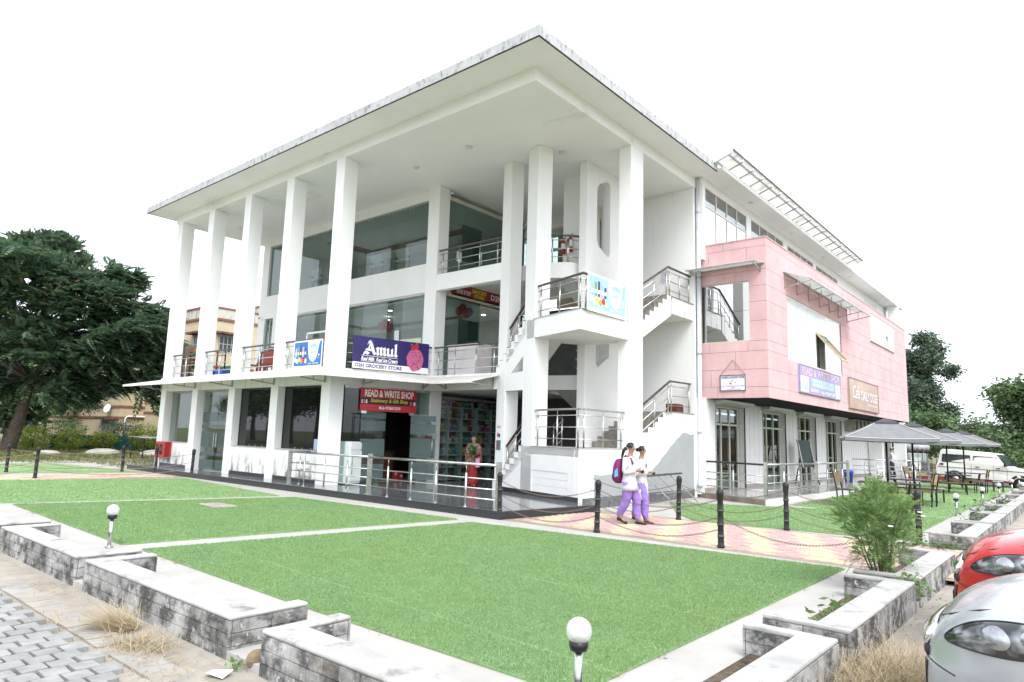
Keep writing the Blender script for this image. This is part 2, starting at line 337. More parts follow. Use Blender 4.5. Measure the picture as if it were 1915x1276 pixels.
# pink and yellow path
M_pink = mat('pink_paver', (.52, .34, .32), .85, coord='World', var=.08, vscale=5, bump=.1, bscale=60, rnd=.07, stains=[((.5,.42,.36), (.8,.8,1), .5, .7, .45, None, None)])
M_yel = mat('yellow_paver', (.60, .49, .34), .85, coord='World', var=.08, vscale=5, bump=.1, bscale=60, rnd=.07, stains=[((.55,.47,.38), (.8,.8,1), .5, .7, .45, None, None)])
base = MB(); base.add([(-9.28,10.76,-.002),(3,10.76,-.002),(3,14.2,-.002),(-9.28,14.2,-.002)], [(0,1,2,3)])
path = base.build('brick_path', mat('path_joint_sand', (.33,.27,.21), .95), kind='structure')
def zig(w=.205, h=.118):
    return [(-w/2,-h/2),(-w/4,-h/2-.012),(0,-h/2),(w/4,-h/2+.012),(w/2,-h/2),(w/2,h/2),(w/4,h/2+.012),(0,h/2),(-w/4,h/2-.012),(-w/2,h/2)]
pv = [MB().prism(zig(), -.03, .010).mesh('path_paver', M_pink), MB().prism(zig(), -.03, .010).mesh('path_paver', M_yel)]
cells = []
for j in range(26):
    for i in range(60):
        x = -8.98+i*.211+(j % 2)*.105; y = 10.98+j*.1225
        if x > 2.4 or y > 14.03: continue
        if x < -8.4 and y > 13.5: continue
        ph = (x+.42*y+(.06 if j % 2 else 0))/.44
        cells.append((x, y, int(math.floor(ph)) % 2, x*x+y*y))
cells.sort(key=lambda c: c[3])
vis = [c for c in cells if c[0] < -2.4]; rest = [c for c in cells if c[0] >= -2.4]
for (x, y, k, d) in vis[:300]: link('path_paver', pv[k], path, loc=(x, y, random.uniform(-.004,.003)), rot=(random.gauss(0,.006), random.gauss(0,.006), 0))
mb = MB()
for (x, y, k, d) in vis[300:]+rest:
    mb.mi = k; dz = random.uniform(-.004,.003); mb.prism([(a+x, b+y) for a, b in zig()], -.03+dz, .010+dz)
mb.build('path_paver', [M_pink, M_yel], path, kind='stuff')
# the same paving on the far left between the lawns
b2 = MB(); b2.add([(-26.9,-2,-.002),(-24.55,-2,-.002),(-23.3,10.6,-.002),(-26.4,10.6,-.002)], [(0,1,2,3)])
path2 = b2.build('brick_path', MATS['path_joint_sand'], kind='structure')
mb = MB()
for j in range(52):
    for i in range(11):
        y = 4.4+j*.12; x = -26.55+i*.211+(j % 2)*.1+(y-4.4)*.10
        if y > 10.5: continue
        mb.mi = int(math.floor((y*.55+abs((i*.21 % 1.5)-.75))/.5)) % 2; mb.prism([(a+x, b+y) for a, b in zig()], -.03, .008)
mb.build('path_paver', [M_pink, M_yel], path2, kind='stuff')

# artificial turf panels: sheet plus fibres
M_turf = leafmat('turf_fibre', [((.240,.378,.172),4),((.270,.412,.192),5),((.215,.338,.150),2),((.305,.440,.220),2),((.285,.36,.185),1)], .8, .3, .1, patch=.5)
M_turf_base = mat('turf_backing', (.275, .420, .190), .95, vscale=1.1, col2=(.225, .345, .150), bump=.6, bscale=260, stains=[((.22,.28,.13), (.9,.9,1), .55, .75, .5, None, None), ((.07,.16,.055), (26,26,1), .5, .66, .55, None, None)])
def in_poly(P, x, y):
    r = np.zeros(len(x), bool); n = len(P)
    for i in range(n):
        x1, y1 = P[i]; x2, y2 = P[(i+1) % n]
        c = ((y1 > y) != (y2 > y)) & (x < (x2-x1)*(y-y1)/(y2-y1+1e-12)+x1); r ^= c
    return r
def turf(P, n, label, hgt=.018, hole=None):
    mb = MB(); mb.prism(P, -.004, .010, holes=[hole] if hole else [])
    o = mb.build('artificial_turf', M_turf_base, kind='stuff', label=label)
    x0, y0 = np.min(P, 0); x1, y1 = np.max(P, 0)
    X = RNG.uniform(x0, x1, n*3); Y = RNG.uniform(y0, y1, n*3)
    k = in_poly(P, X, Y)
    if hole: k &= ~in_poly(hole, X, Y)
    d = np.hypot(X, Y); keep = RNG.random(len(X)) < np.clip((6.5/d)**1.3, .12, 1); k &= keep; X = X[k][:n]; Y = Y[k][:n]; m = len(X)
    seam = (np.abs(((X*.06+Y) % 2.0)-.35) < .012); h = hgt*RNG.uniform(.6, 1.35, m)*np.where(seam, .1, 1)
    th = RNG.uniform(0, 2*pi, m); wd = .0035*np.clip(d[k][:m]/6, 1, 3); lean = RNG.normal(0, .011, (m, 2))
    V = np.zeros((m, 3, 3)); V[:,0,0] = X-np.cos(th)*wd; V[:,0,1] = Y-np.sin(th)*wd; V[:,1,0] = X+np.cos(th)*wd; V[:,1,1] = Y+np.sin(th)*wd
    V[:,0,2] = V[:,1,2] = .008; V[:,2,0] = X+lean[:,0]; V[:,2,1] = Y+lean[:,1]; V[:,2,2] = .010+h
    tri_soup('turf_fibres', V.reshape(-1,3), 3, M_turf, o, kind='stuff'); return o
turf([(-10.05,4.06),(-6.0,3.95),(-2.72,3.95),(-2.70,10.52),(-4.89,10.36),(-9.33,9.90)], 330000, 'large front panel of green artificial turf between the planters')
MANHOLE = [(-15.25,7.2),(-14.2,7.15),(-14.2,7.72),(-15.25,7.78)]
turf([(-17.0,4.25),(-10.62,4.02),(-9.85,10.05),(-15.45,9.84)], 150000, 'green turf panel with the square drain cover', hole=MANHOLE)
turf([(-24.5,4.2),(-17.4,4.15),(-16.02,9.75),(-22.7,10.38)], 60000, 'green turf panel farthest along the planter row before the path')
turf([(-34,5),(-27.5,5),(-26.5,10.5),(-33.3,9.7)], 16000, 'green turf panel beyond the left brick path')
turf([(-9.0,17.6),(-6.95,19.0),(-5.6,19.72),(-2.75,20.15),(-2.72,16.5),(-2.75,14.75),(-3.65,14.5),(-6.64,14.12),(-7.6,15.2)], 60000, 'green turf panel between the pink path and the cafe deck')
turf([(-6.6,20.3),(-5.1,19.95),(-2.75,20.55),(-2.65,39.6),(-6.3,40.0),(-6.5,27.5)], 50000, 'green turf terrace under the cafe parasols')
mc = MB(); mc.prism([(-15.22,7.23),(-14.70,7.20),(-14.70,7.72),(-15.22,7.75)], -.05, .012); mc.prism([(-14.69,7.20),(-14.23,7.18),(-14.23,7.70),(-14.69,7.72)], -.05, .014)
mc.build('drain_cover', mat('concrete_cover', (.40,.36,.32), .85, var=.15, vscale=5), bevel=.004, label='square concrete drain cover set in the green turf', cat='drain cover')

# ------------------------------------------------------------------ block planters
M_block = mat('mouldy_block', (.52, .515, .50), .9, var=.12, vscale=4, bump=.35, bscale=45, rnd=.06, coord='World', stains=[((.21,.205,.195), (1.6,1.6,2.2), .40, .60, .85, None, None), ((.04,.04,.038), (4.2,4.2,5.0), .44, .58, .88, None, None), ((.34,.28,.20), (2.2,2.2,2.0), .58, .72, .4, None, None), ((.62,.62,.60), (14,14,11), .60, .66, .75, None, None)])
M_coping = mat('planter_coping', (.47, .462, .445), .85, var=.10, vscale=2.5, bump=.15, bscale=60, coord='World', stains=[((.10,.10,.095), (3.5,3.5,3.5), .54, .70, .7, None, None), ((.45,.36,.25), (1.5,2.4,1), .60, .74, .45, None, None)])
M_mortar = mat('planter_mortar', (.22, .21, .195), .95, var=.2, vscale=7, bump=.2, bscale=50)
M_bed = mat('planter_soil', (.13, .095, .065), .95, var=.3, vscale=9, bump=.6, bscale=40)
ZT, ZB = .25, -.08
CT = .035
def block_mesh(l, h, t):
    return MB().prism(rrect(-l/2, l/2, -t/2, t/2, .008, 2), -h/2, h/2).mesh('block', M_block)
BLKS = {}
def blk(l, h, t):
    k = (round(l,2), round(h,3), t)
    if k not in BLKS: BLKS[k] = block_mesh(*k)
    return BLKS[k]
def planter(label, loc, rz, L, arm=.70, wall=.28, aw=.13, zt=ZT, fine=True):
    """U-shaped low block wall; local x along the wall, +y into the lawn side"""
    t = thing('planter', label, 'planter', loc, rz, 'low block planters round the lawn')
    U = [(0,0),(L,0),(L,arm),(L-aw,arm),(L-aw,wall),(aw,wall),(aw,arm),(0,arm)]
    i = .012; Ui = [(i,i),(L-i,i),(L-i,arm-i),(L-aw+i,arm-i),(L-aw+i,wall-i),(aw-i,wall-i),(aw-i,arm-i),(i,arm-i)]
    MB().prism(Ui, ZB, zt-CT+.004).build('core', M_mortar, t, local=True)
    MB().prism(U, zt-CT, zt).build('coping', M_coping, t, local=True, bevel=.016)
    MB().prism([(aw-i,wall-i),(L-aw+i,wall-i),(L-aw+i,arm-.06),(aw-i,arm-.06)], -.05, .03).build('soil', M_bed, t, local=True)
    nc = 3; ch = (zt-CT-ZB)/nc; jt = .006
    for c in range(nc):
        z = ZB+ch*(c+.5); n = max(2, round(L/.40)); l = L/n; off = (c % 2)*.5
        xs = [0]+[(q+off)*l for q in range(1 if not off else 0, n+1) if 0.02 < (q+off)*l < L-.02]+[L]
        for a, b in zip(xs[:-1], xs[1:]):
            if b-a < .06: continue
            link('block', blk(b-a-jt, ch-jt, .03), t, local=True, loc=((a+b)/2, .015-random.uniform(0,.004), z))
        for sx in (0, 1):
            for q in range(2):
                l2 = (arm-.03)/2; y = .03+l2*(q+.5)
                link('block', blk(l2-jt, ch-jt, .03), t, local=True, loc=((.015 if sx == 0 else L-.015), y, z), rot=(0, 0, pi/2))
            link('block', blk(aw-.004, ch-jt, .02), t, local=True, loc=((aw/2 if sx == 0 else L-aw/2), arm-.010, z))
            lw = (arm-wall-.02)
            link('block', blk(lw-jt, ch-jt, .02), t, local=True, loc=((aw-.010 if sx == 0 else L-aw+.010), wall+lw/2, z), rot=(0, 0, pi/2))
    return t
names = ['left end', 'second from the left', 'third from the left', 'front left, nearest the camera', 'front corner, nearest']
PX = [(-18.2,3.05), (-14.9,2.98), (-11.6,3.00), (-8.32,3.15), (-4.70,3.10)]
labs = ['low grey planter wall far left, beyond the others along the yard', 'low planter wall cut by the left edge of the picture',
        'mouldy block planter wall beside the leftmost globe lamp', 'mouldy white-topped planter wall above the loose straw on the pavers', 'white-topped planter wall cut off at the bottom edge, left of the near globe lamp']
for (x, L), lb in list(zip(PX, labs))[1:]: planter(lb, (x, 2.80, 0), 0, L)
rl = ['white-topped planter wall at the bottom edge beside the dry straw heap', 'long planter wall with small seedlings next to the silver car', 'planter wall holding the tall feathery bush', 'planter wall just past the brick path with weeds at its foot',
      'planter behind the first globe lamp on the right', 'planter beside the second globe lamp on the right', 'planter by the third globe lamp on the right', 'planter by the fourth globe lamp on the right', 'farthest planter of the right row near the white jeep', 'last planter of the right row by the road bend']
RY = [(3.05,2.71),(6.08,2.70),(9.05,2.68),(14.15,2.72),(17.2,2.7),(20.25,2.7),(23.3,2.7),(26.35,2.7),(29.4,2.7),(32.5,2.7)]
for (y, L), lb in zip(RY, rl): planter(lb, (-1.54, y, 0), pi/2, L)
# ------------------------------------------------------------------ main white building
DZ = .16; FY = 11.55; FX = -9.33; CZ = 10.04; Z1B, Z1 = 3.08, 3.57; Z2B, Z2 = 6.41, 6.94
BLD = thing('shop_building', 'three-storey white building with tall columns, open staircase and pink side block', 'building', (-17, 15, 0))
def bpart(name, mb, m, parent=None, **k): return mb.build(name, m, parent or BLD, **k)

# podium deck with granite edge
dk = MB(); dk.prism([(-28.6,10.75),(-9.35,10.75),(-9.0,13.72),(-9.42,13.74),(-12.94,14.86),(-12.6,20),(-28.6,20)], .02, DZ)
bpart('deck', dk, M_deck)
e = MB(); e.prism([(-28.62,10.72),(-9.33,10.72),(-9.33,10.75),(-28.62,10.75)], -.03, DZ-.004); e.prism([(-9.33,10.72),(-9.30,10.72),(-8.95,13.72),(-8.98,13.72)], -.03, DZ-.004)
bpart('deck_edge', e, M_granite)

# columns
CXS = [-28.22, -25.50, -22.74, -19.98, -17.18]
for x in CXS:
    bpart('column', MB().box(x, x+.43, FY, 12.05, DZ-.02, CZ), M_white, bevel=.012)
bpart('column', MB().box(-16.62, -16.08, 14.93, 15.42, DZ-.02, CZ), M_white, bevel=.012)

# diagonal stair front frame: s along the face, n outward
DA = Vector((-12.94, 14.86, 0)); DB = Vector((-9.46, 13.755, 0)); du = (DB-DA).normalized(); DL = (DB-DA).length
dfr = frame(DA, du, (0,0,1))
for s0, s1, d in ((-.33,.14,.45),(1.06,1.58,.5)):
    m = MB(); m.prism(rect(s0, s1, DZ-.02, CZ), -d, .004 if s0 < 0 else .0, fr=dfr); bpart('column', m, M_white, bevel=.012)
bpart('column', MB().box(-9.72, FX, 15.95, 16.65, .0, CZ), M_white, bevel=.012)

# roof: slab, edge beam, overhanging plate with mouldy edge
bpart('ceiling', MB().box(-28.4, FX, FY, 22, CZ, 10.41), M_soffit)
roof = bpart('roof', MB().box(-29.05, -8.56, 10.66, 20.0, 10.40, 10.56), M_soffit)
f = MB(); f.box(-29.12, -8.50, 10.60, 10.66, 10.39, 10.64); f.box(-8.56, -8.50, 10.66, 20.0, 10.39, 10.64); f.box(-29.12, -29.05, 10.66, 20, 10.39, 10.64); f.box(-29.03,-8.58,10.68,19.98,10.57,10.62)
bpart('fascia', f, M_fascia, roof)
d_ = MB(); d_.box(-29.10,-8.52,10.605,10.63,10.372,10.389); d_.box(-8.53,-8.505,10.63,20.0,10.372,10.389); bpart('drip_groove', d_, mat('black_mould', (.03,.03,.03), .9), roof)
for (x, y) in [(-26.5,13.4),(-22.9,13.4),(-19.2,13.4),(-15.6,13.4),(-13.2,13.3),(-11.2,15.2),(-10.3,17.9),(-12,17.4)]:
    m = MB(); m.lathe([(.09,-.035),(.105,-.03),(.11,0)], 14, (x, y, CZ)); bpart('ceiling_lamp', m, mat('ceiling_lamp_white', (.72,.72,.70), .4), smooth=True)

# ground floor left rooms
gl_y = 11.84
for a, b in ((-27.79,-25.5),(-22.31,-19.98),(-19.55,-17.18)): bpart('skirting', MB().box(a, b, 11.585, 11.66, DZ-.02, .28), M_granite)
for a, b in ((-27.79,-25.5),(-22.31,-19.98),(-19.55,-17.18)):
    bpart('wall', MB().box(a, b, 11.60, 11.95, DZ-.01, 1.09), M_wall_low)
    bpart('window_sill', MB().box(a, b, 11.58, 11.96, 1.09, 1.115), mat('sill_stone', (.42,.41,.39), .5), bevel=.004)
bpart('lintel', MB().box(-28.1, -16.86, 11.60, 11.95, 3.06, Z1B+.02), M_streak)
bpart('lintel_band', MB().box(-28.1, -16.86, 11.575, 11.95, Z1B+.02, 3.40), M_streak)
for k, (a, b) in enumerate(((-22.31,-19.98),(-19.55,-17.18))):
    wn = bpart('window', MB().box(a, b, gl_y-.03, gl_y, 1.115, 1.15).box(a, b, gl_y-.03, gl_y, 3.0, 3.06).box(a, a+.04, gl_y-.03, gl_y, 1.15, 3.0), M_blackmetal)
    mid = (a+b)/2+.1
    for p, q in ((a+.04, mid-.004), (mid+.004, b)): bpart('pane', MB().box(p, q, gl_y-.02, gl_y-.008, 1.15, 3.0), M_glass_black, wn)
    for q in (a+.8, a+1.2, b-.7): bpart('glass_clip', MB().box(q, q+.03, gl_y-.05, gl_y-.01, 1.115, 1.17), M_steel, wn)
wn = bpart('window', MB().box(-27.79,-25.5,gl_y-.02,gl_y+.02,2.98,3.06), M_steel_dull)
bpart('pane', MB().box(-27.79,-25.5,gl_y,gl_y+.012,1.115,2.98), M_glass, wn)
# glass door bay between second and third column
dr = bpart('door', MB().box(-25.07,-22.74,gl_y-.02,gl_y+.02,2.98,3.06), M_steel_dull)
bpart('threshold', MB().box(-24.7,-22.9,gl_y-.03,gl_y+.03,DZ,DZ+.03), M_steel_dull, dr)
for a, b in ((-25.07,-23.9),(-23.89,-22.74)):
    bpart('pane', MB().box(a, b, gl_y, gl_y+.012, DZ+.02, 2.98), M_glass, dr)
    for z0, z1 in ((.20,.55),(.68,.80),(1.0,1.55),(1.68,1.80),(1.92,2.25)): bpart('frosted_band', MB().box(a+.01, b-.01, gl_y-.006, gl_y-.001, z0, z1), M_glass_frost, dr)
for x in (-23.98,-23.80): bpart('handle', MB().tube([(x,gl_y-.06,1.0),(x,gl_y-.06,1.5)], .014, 8), M_steel, dr)
# rooms behind (pale green store and shop hall)
rm = MB(); rm.box(-28.1,-28.0,11.95,20,DZ,3.08); rm.box(-28.0,-17,19.9,20,DZ,3.08); rm.box(-22.6,-22.5,11.95,19.9,DZ,3.08)
bpart('interior_wall', rm, M_green_wall)
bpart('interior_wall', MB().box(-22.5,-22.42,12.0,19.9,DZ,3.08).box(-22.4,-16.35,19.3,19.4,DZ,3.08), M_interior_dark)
bpart('interior_floor', MB().box(-28.0,-17.2,12,19.9,DZ+.002,DZ+.008), M_deck_pale)
# things seen inside the left room
for i, (x, y, z, w_, h_, c) in enumerate([(-24.3,14.6,DZ,.55,.5,(.42,.30,.03)),(-23.6,14.6,DZ,.55,.45,(.40,.28,.03)),(-24.0,14.7,DZ+.5,.5,.4,(.45,.33,.04)),(-23.4,14.7,DZ+.46,.5,.5,(.25,.13,.05))]):
    m = MB(); m.box(x-w_/2, x+w_/2, y-.25, y+.25, z, z+h_); m.box(x-.03, x+.03, y-.253, y+.253, z, z+h_+.003)
    m.build('carton', mat('carton_%d' % i, c, .8), label=['yellow carton at the left behind the glass door', 'yellow carton at the right behind the glass door', 'yellow carton stacked on top behind the glass door', 'brown carton stacked on the right behind the glass door'][i], cat='carton', group='cartons behind the glass door')

# first floor slab, with the recessed corner, and railing line
s1 = MB(); s1.prism([(-28.3,11.56),(-16.80,11.56),(-16.74,12.05),(-16.06,14.93),(-13.1,14.95),(-12.9,15.3),(-12.9,20),(-28.3,20)], Z1B, Z1)
bpart('floor_slab', s1, M_streak)
bpart('slab_trim', MB().box(-28.32,-16.78,11.53,11.565,3.38,Z1+.012), M_white)
# second floor slab, spandrel band and bridge
s2 = MB(); s2.prism([(-27.6,15.16),(-16.3,15.16),(-16.3,20),(-27.6,20)], Z2B, Z2); s2.box(-16.29,-13.0,14.96,15.2,Z2B,Z2); s2.box(-16.29,-13.0,15.2,20,6.86,Z2-.002)
bpart('floor_slab', s2, M_white)
bpart('wall', MB().box(-27.08,-16.63,15.10,15.30,6.45,7.45), M_white)
bpart('wall', MB().box(-27.62,-27.08,15.10,15.30,Z1,CZ), M_white)
bpart('wall', MB().box(-27.08,-26.40,15.12,15.30,Z1,4.30), M_white)
bpart('wall', MB().box(-26.40,-24.75,15.10,15.30,Z1,6.45), M_white)
bpart('wall', MB().box(-27.62,-27.45,15.3,20,Z1,CZ), M_white)
bpart('wall', MB().box(-27.08,-16.6,15.12,15.30,9.72,CZ), M_white)
# glazing, floors one and two
wn = bpart('window', MB().box(-27.08,-26.40,15.16,15.22,4.30,4.34).box(-27.08,-26.40,15.16,15.22,6.40,6.44).box(-26.76,-26.72,15.16,15.22,4.34,6.4), M_alu); bpart('pane', MB().box(-27.08,-26.4,15.185,15.195,4.34,6.40), M_glass_green, wn)
wn = bpart('window', MB().box(-24.75,-16.62,15.17,15.23,6.38,6.45), M_steel_dull)
xs = np.linspace(-24.75,-16.62,8)
for a, b in zip(xs[:-1], xs[1:]): bpart('pane', MB().box(a+.006, b-.006, 15.19, 15.202, Z1+.01, 6.38), M_glass_green, wn)
wn = bpart('window', MB().box(-27.08,-16.62,15.17,15.23,9.66,9.72), M_steel_dull)
xs = np.linspace(-27.08,-16.62,10)
for a, b in zip(xs[:-1], xs[1:]):
    bpart('pane', MB().box(a+.006, b-.006, 15.19, 15.202, 7.45, 9.66), M_glass_green, wn)
    for q in (a+.08, b-.08): bpart('glass_clip', MB().box(q-.03, q+.03, 15.17, 15.22, 9.60, 9.68), M_steel, wn)
for (z0, z1, nm) in ((Z1, 6.50, 'one'), (Z2, 9.86, 'two')):
    wn = bpart('window', MB().box(-16.26,-16.18,15.42,19.9,z1-.14,z1), M_alu)
    ys = [15.42, 16.1, 17.25, 18.4, 19.8]
    for a, b in zip(ys[:-1], ys[1:]):
        if nm == 'one' and a == 17.25: continue
        bpart('pane', MB().box(-16.225,-16.213,a+.006,b-.006,z0+.01,z1-.14), M_glass_green, wn)
    bpart('frosted_band', MB().box(-16.235,-16.228,16.2,17.2,z0+.8,z0+2.1), M_glass_frost, wn)
    bpart('handle', MB().tube([(-16.16,17.15,z0+.8),(-16.16,17.15,z0+1.3)], .014, 8), M_steel, wn)
# upper ceilings (with a lighter cove) and back walls of the rooms
for z, zz in ((Z2B, 6.28), (CZ, 9.80)):
    c = MB(); c.prism(rect(-27.4,-16.35,15.32,19.9), zz, zz+.06, holes=[rect(-24.8,-18.2,16.4,18.9)]); bpart('false_ceiling', c, M_interior_ceiling)
    bpart('cove', MB().box(-24.8,-24.7,16.4,18.9,zz+.04,z).box(-18.3,-18.2,16.4,18.9,zz+.04,z).box(-24.7,-18.3,18.8,18.9,zz+.04,z), mat('cove_brown', (.22,.13,.08), .7))
bpart('interior_wall', MB().box(-22.0,-16.35,19.7,19.8,Z1,Z2B), M_interior)
bpart('interior_wall', MB().box(-27.4,-26,19.7,19.8,Z1,Z2B).box(-26,-22,19.7,19.8,Z1,4.4).box(-26,-22,19.7,19.8,5.9,Z2B), M_interior)
bpart('interior_wall', MB().box(-27.4,-25.6,19.7,19.8,Z2,CZ).box(-25.6,-21.0,19.7,19.8,Z2,7.5).box(-25.6,-21,19.7,19.8,9.0,CZ).box(-21,-16.35,19.7,19.8,Z2,CZ), M_interior)
for x, y in ((-17.4,16.2),(-17.2,17.6),(-18.4,17.0),(-17.3,18.6),(-19.8,16.1),(-21.5,17.4),(-23.4,16.2)):
    m = MB(); m.lathe([(.07,-.01),(.075,0)], 12, (x, y, 6.275)); bpart('downlight', m, M_lamp_on)

# ------------------------------------------------------------------ stairs
def steps(P0, run, width, z0, rise, n, tread, name='stair_flight', under=.20, solid_to=None):
    """flight from P0 going along run (unit), treads extend along width vector (not normalised)"""
    P0 = Vector(P0); run = Vector(run).normalized(); wv = Vector(width)
    prof = [(0, z0-(.0))]
    for i in range(n): prof += [(i*tread, z0+(i+1)*rise), ((i+1)*tread, z0+(i+1)*rise)]
    L = n*tread; zt = z0+n*rise
    if solid_to is not None: low = [(L, solid_to), (0, solid_to)]
    else: low = [(L, zt-rise-under), (.0, z0-under)]
    th = wv.length; wn = wv.normalized()
    fr = lambda a, b, c: P0+run*a+Vector((0,0,b))+wn*c
    fl = MB(); fl.prism(prof+low, .0, th, fr=fr); o = bpart(name, fl, M_white)
    for i in range(n):
        t = MB(); a0 = i*tread; z = z0+(i+1)*rise
        t.prism([(a0-.012, z+.002), (a0+tread, z+.002), (a0+tread, z+.022), (a0-.012, z+.022)], -.004, th-.002, fr=fr)
        t.prism([(a0-.008, z-rise+.022), (a0-.003, z-rise+.022), (a0-.003, z+.002), (a0-.008, z+.002)], .0, th-.004, fr=fr)
        bpart('step', t, M_step, o)
    return o
inw = Vector((-du.y, du.x, 0))      # inward normal of the diagonal face
if inw.y < 0: inw = -inw
RISE, TR = .1725, .235
# lower and upper diagonal flights
for zb, n in ((DZ, 7), (Z1+.0, 8)):
    z0 = .24 if zb == DZ else 3.57
    r = (1.45-z0)/7 if zb == DZ else (4.95-3.57)/8
    st = -.42
    steps(DA+du*st, du, inw*1.35, z0, r, n, (1.30-st)/n*.92)
# front walls on the diagonal face: stepped parapet walls
def stepped(s0, z0, n, tr, rs): 
    P = []
    for i in range(n): P += [(s0+i*tr, z0+(i)*rs), (s0+(i+1)*tr, z0+i*rs)]
    return P
lo = [(.0,.02),(DL,.02),(DL,1.45),(1.2,1.45)]+[(1.08,1.45),(1.08,1.28),(.94,1.28),(.94,1.11),(.73,1.11),(.73,.93),(.50,.93),(.50,.76),(.28,.76),(.28,.60),(.13,.60),(.13,.45),(0,.45)]
jali = rect(1.62, 3.22, .27, .84)
m = MB(); m.prism(lo, -.20, 0, holes=[jali], fr=dfr); bpart('wall', m, mat('stair_base_white', (.80,.80,.785), .6, var=.015, bump=.04, bscale=80, stains=[((.55,.5,.42), (1,1,1.2), .58, .75, .35, None, None)]))
for i in range(10):
    for j in range(3):
        a0 = 1.62+i*.16; b0 = .27+j*.19; v = MB()
        hs = []
        for p in (0, 1):
            for q in (0, 1, 2):
                ca = a0+.045+p*.07; cb = b0+.035+q*.06; hs.append([(ca-.018,cb+.018),(ca-.008,cb+.022),(ca+.018,cb-.018),(ca+.008,cb-.022)])
        v.prism(rect(a0+.003, a0+.157, b0+.003, b0+.187), -.07, -.012, holes=hs, fr=dfr); bpart('vent_block', v, M_white)
m = MB(); m.prism(rect(-.02, DL, DZ-.02, .28), 0.0, .012, fr=dfr); bpart('skirting', m, M_granite)
for s0, s1, z in ((.135,.285,.60),(.275,.505,.76),(.495,.735,.93),(.725,.945,1.11),(.935,1.065,1.28)):
    m = MB(); m.prism(rect(s0, s1, z, z+.016), -.21, .008, fr=dfr); bpart('step_cap', m, mat('sill_stone', (.42,.41,.39), .5))
# beam at first floor between the pillars, with the triangle opening and upper stepped wall
up = [(.14,3.0),(1.06,3.0),(1.06,4.74)]+[(.98,4.74),(.98,4.55),(.74,4.55),(.74,4.37),(.52,4.37),(.52,4.19),(.27,4.19),(.27,4.04),(.14,4.04)]
m = MB(); m.prism(up, -.25, 0, holes=[[(.41,3.50),(1.04,3.53),(1.04,3.95)]], fr=dfr); bpart('wall', m, M_white)
for s0, s1, z in ((.14,.275,4.04),(.265,.525,4.19),(.515,.745,4.37),(.735,.985,4.55)):
    m = MB(); m.prism(rect(s0, s1, z, z+.016), -.26, .008, fr=dfr); bpart('step_cap', m, MATS['sill_stone'])
# corner landings
def landing(z0, z1, m=None):
    P = [dfr(1.2,0,0), dfr(DL,0,0), Vector((-9.40,15.95,0)), Vector((-9.40,16.4,0)), Vector((-11.0,16.4,0)), dfr(1.2,0,-1.35)]
    b = MB(); b.prism([(p.x, p.y) for p in P], z0, z1); return bpart('landing', b, m or M_white)
landing(1.25, 1.45); landing(4.42, 4.94)
# edge beam of the upper landing and thin stone caps
for z in (1.45, 4.94):
    c = MB(); c.prism(rect(1.55, DL+.02, z, z+.022), -.22, .015, fr=dfr); c.box(-9.62,-9.385,13.8,15.95,z,z+.022); bpart('landing_cap', c, MATS['sill_stone'])
    c = MB(); c.prism([(p.x,p.y) for p in (dfr(1.25,0,-.25), dfr(DL-.2,0,-.25), Vector((-9.65,16.35,0)), Vector((-10.9,16.35,0)), dfr(1.25,0,-1.3))], z, z+.012); bpart('landing_floor', c, M_step)
# right hand flights, landings and walls
def cem_wall():
    """lower right wall: white with a large bare cement patch"""
    m = mat('cement_patched_wall', (.80,.80,.785), .7, var=.02, bump=.05, bscale=60, stains=[((.11,.10,.09), (6,6,.9), .62, .74, .8, None, None)])
    nt = m.node_tree; b = [n for n in nt.nodes if n.type == 'BSDF_PRINCIPLED'][0]; src = b.inputs['Base Color'].links[0].from_socket; L = nt.links.new
    tc = nt.nodes.new('ShaderNodeTexCoord'); sx = nt.nodes.new('ShaderNodeSeparateXYZ'); L(tc.outputs['Object'], sx.inputs[0])
    ns = _node(nt, 'ShaderNodeTexNoise', Scale=2.2, Detail=6); L(tc.outputs['Object'], ns.inputs['Vector'])
    # patch edge height: h(y) = .85 until 17, rising to 1.95 at 20
    ymap = _node(nt, 'ShaderNodeMapRange'); L(sx.outputs[1], ymap.inputs[0]); ymap.inputs[1].default_value = 17.2; ymap.inputs[2].default_value = 19.2; ymap.inputs[3].default_value = .80; ymap.inputs[4].default_value = 1.95
    a1 = _node(nt, 'ShaderNodeMath', operation='SUBTRACT'); L(ymap.outputs[0], a1.inputs[0]); L(sx.outputs[2], a1.inputs[1])
    a2 = _node(nt, 'ShaderNodeMath', operation='ADD'); L(a1.outputs[0], a2.inputs[0])
    a3 = _node(nt, 'ShaderNodeMath', operation='MULTIPLY'); L(ns.outputs['Fac'], a3.inputs[0]); a3.inputs[1].default_value = .22; L(a3.outputs[0], a2.inputs[1])
    st = _node(nt, 'ShaderNodeMapRange'); L(a2.outputs[0], st.inputs[0]); st.inputs[1].default_value = .10; st.inputs[2].default_value = .115
    y2 = _node(nt, 'ShaderNodeMath', operation='GREATER_THAN'); L(sx.outputs[1], y2.inputs[0]); y2.inputs[1].default_value = 14.35
    mu = _node(nt, 'ShaderNodeMath', operation='MULTIPLY'); L(st.outputs[0], mu.inputs[0]); L(y2.outputs[0], mu.inputs[1])
    cm = _node(nt, 'ShaderNodeMix', data_type='RGBA'); cm.inputs[6].default_value = (.29,.305,.315,1); cm.inputs[7].default_value = (.38,.39,.395,1); L(ns.outputs['Fac'], cm.inputs[0])
    mx = _node(nt, 'ShaderNodeMix', data_type='RGBA'); L(mu.outputs[0], mx.inputs[0]); L(src, mx.inputs[6]); L(cm.outputs[2], mx.inputs[7]); L(mx.outputs[2], b.inputs['Base Color']); return m
yfr = lambda a, b, c: (c, a, b)
prof = [(13.80,-.05),(20.05,-.05),(20.05,2.55),(18.62,2.55)]
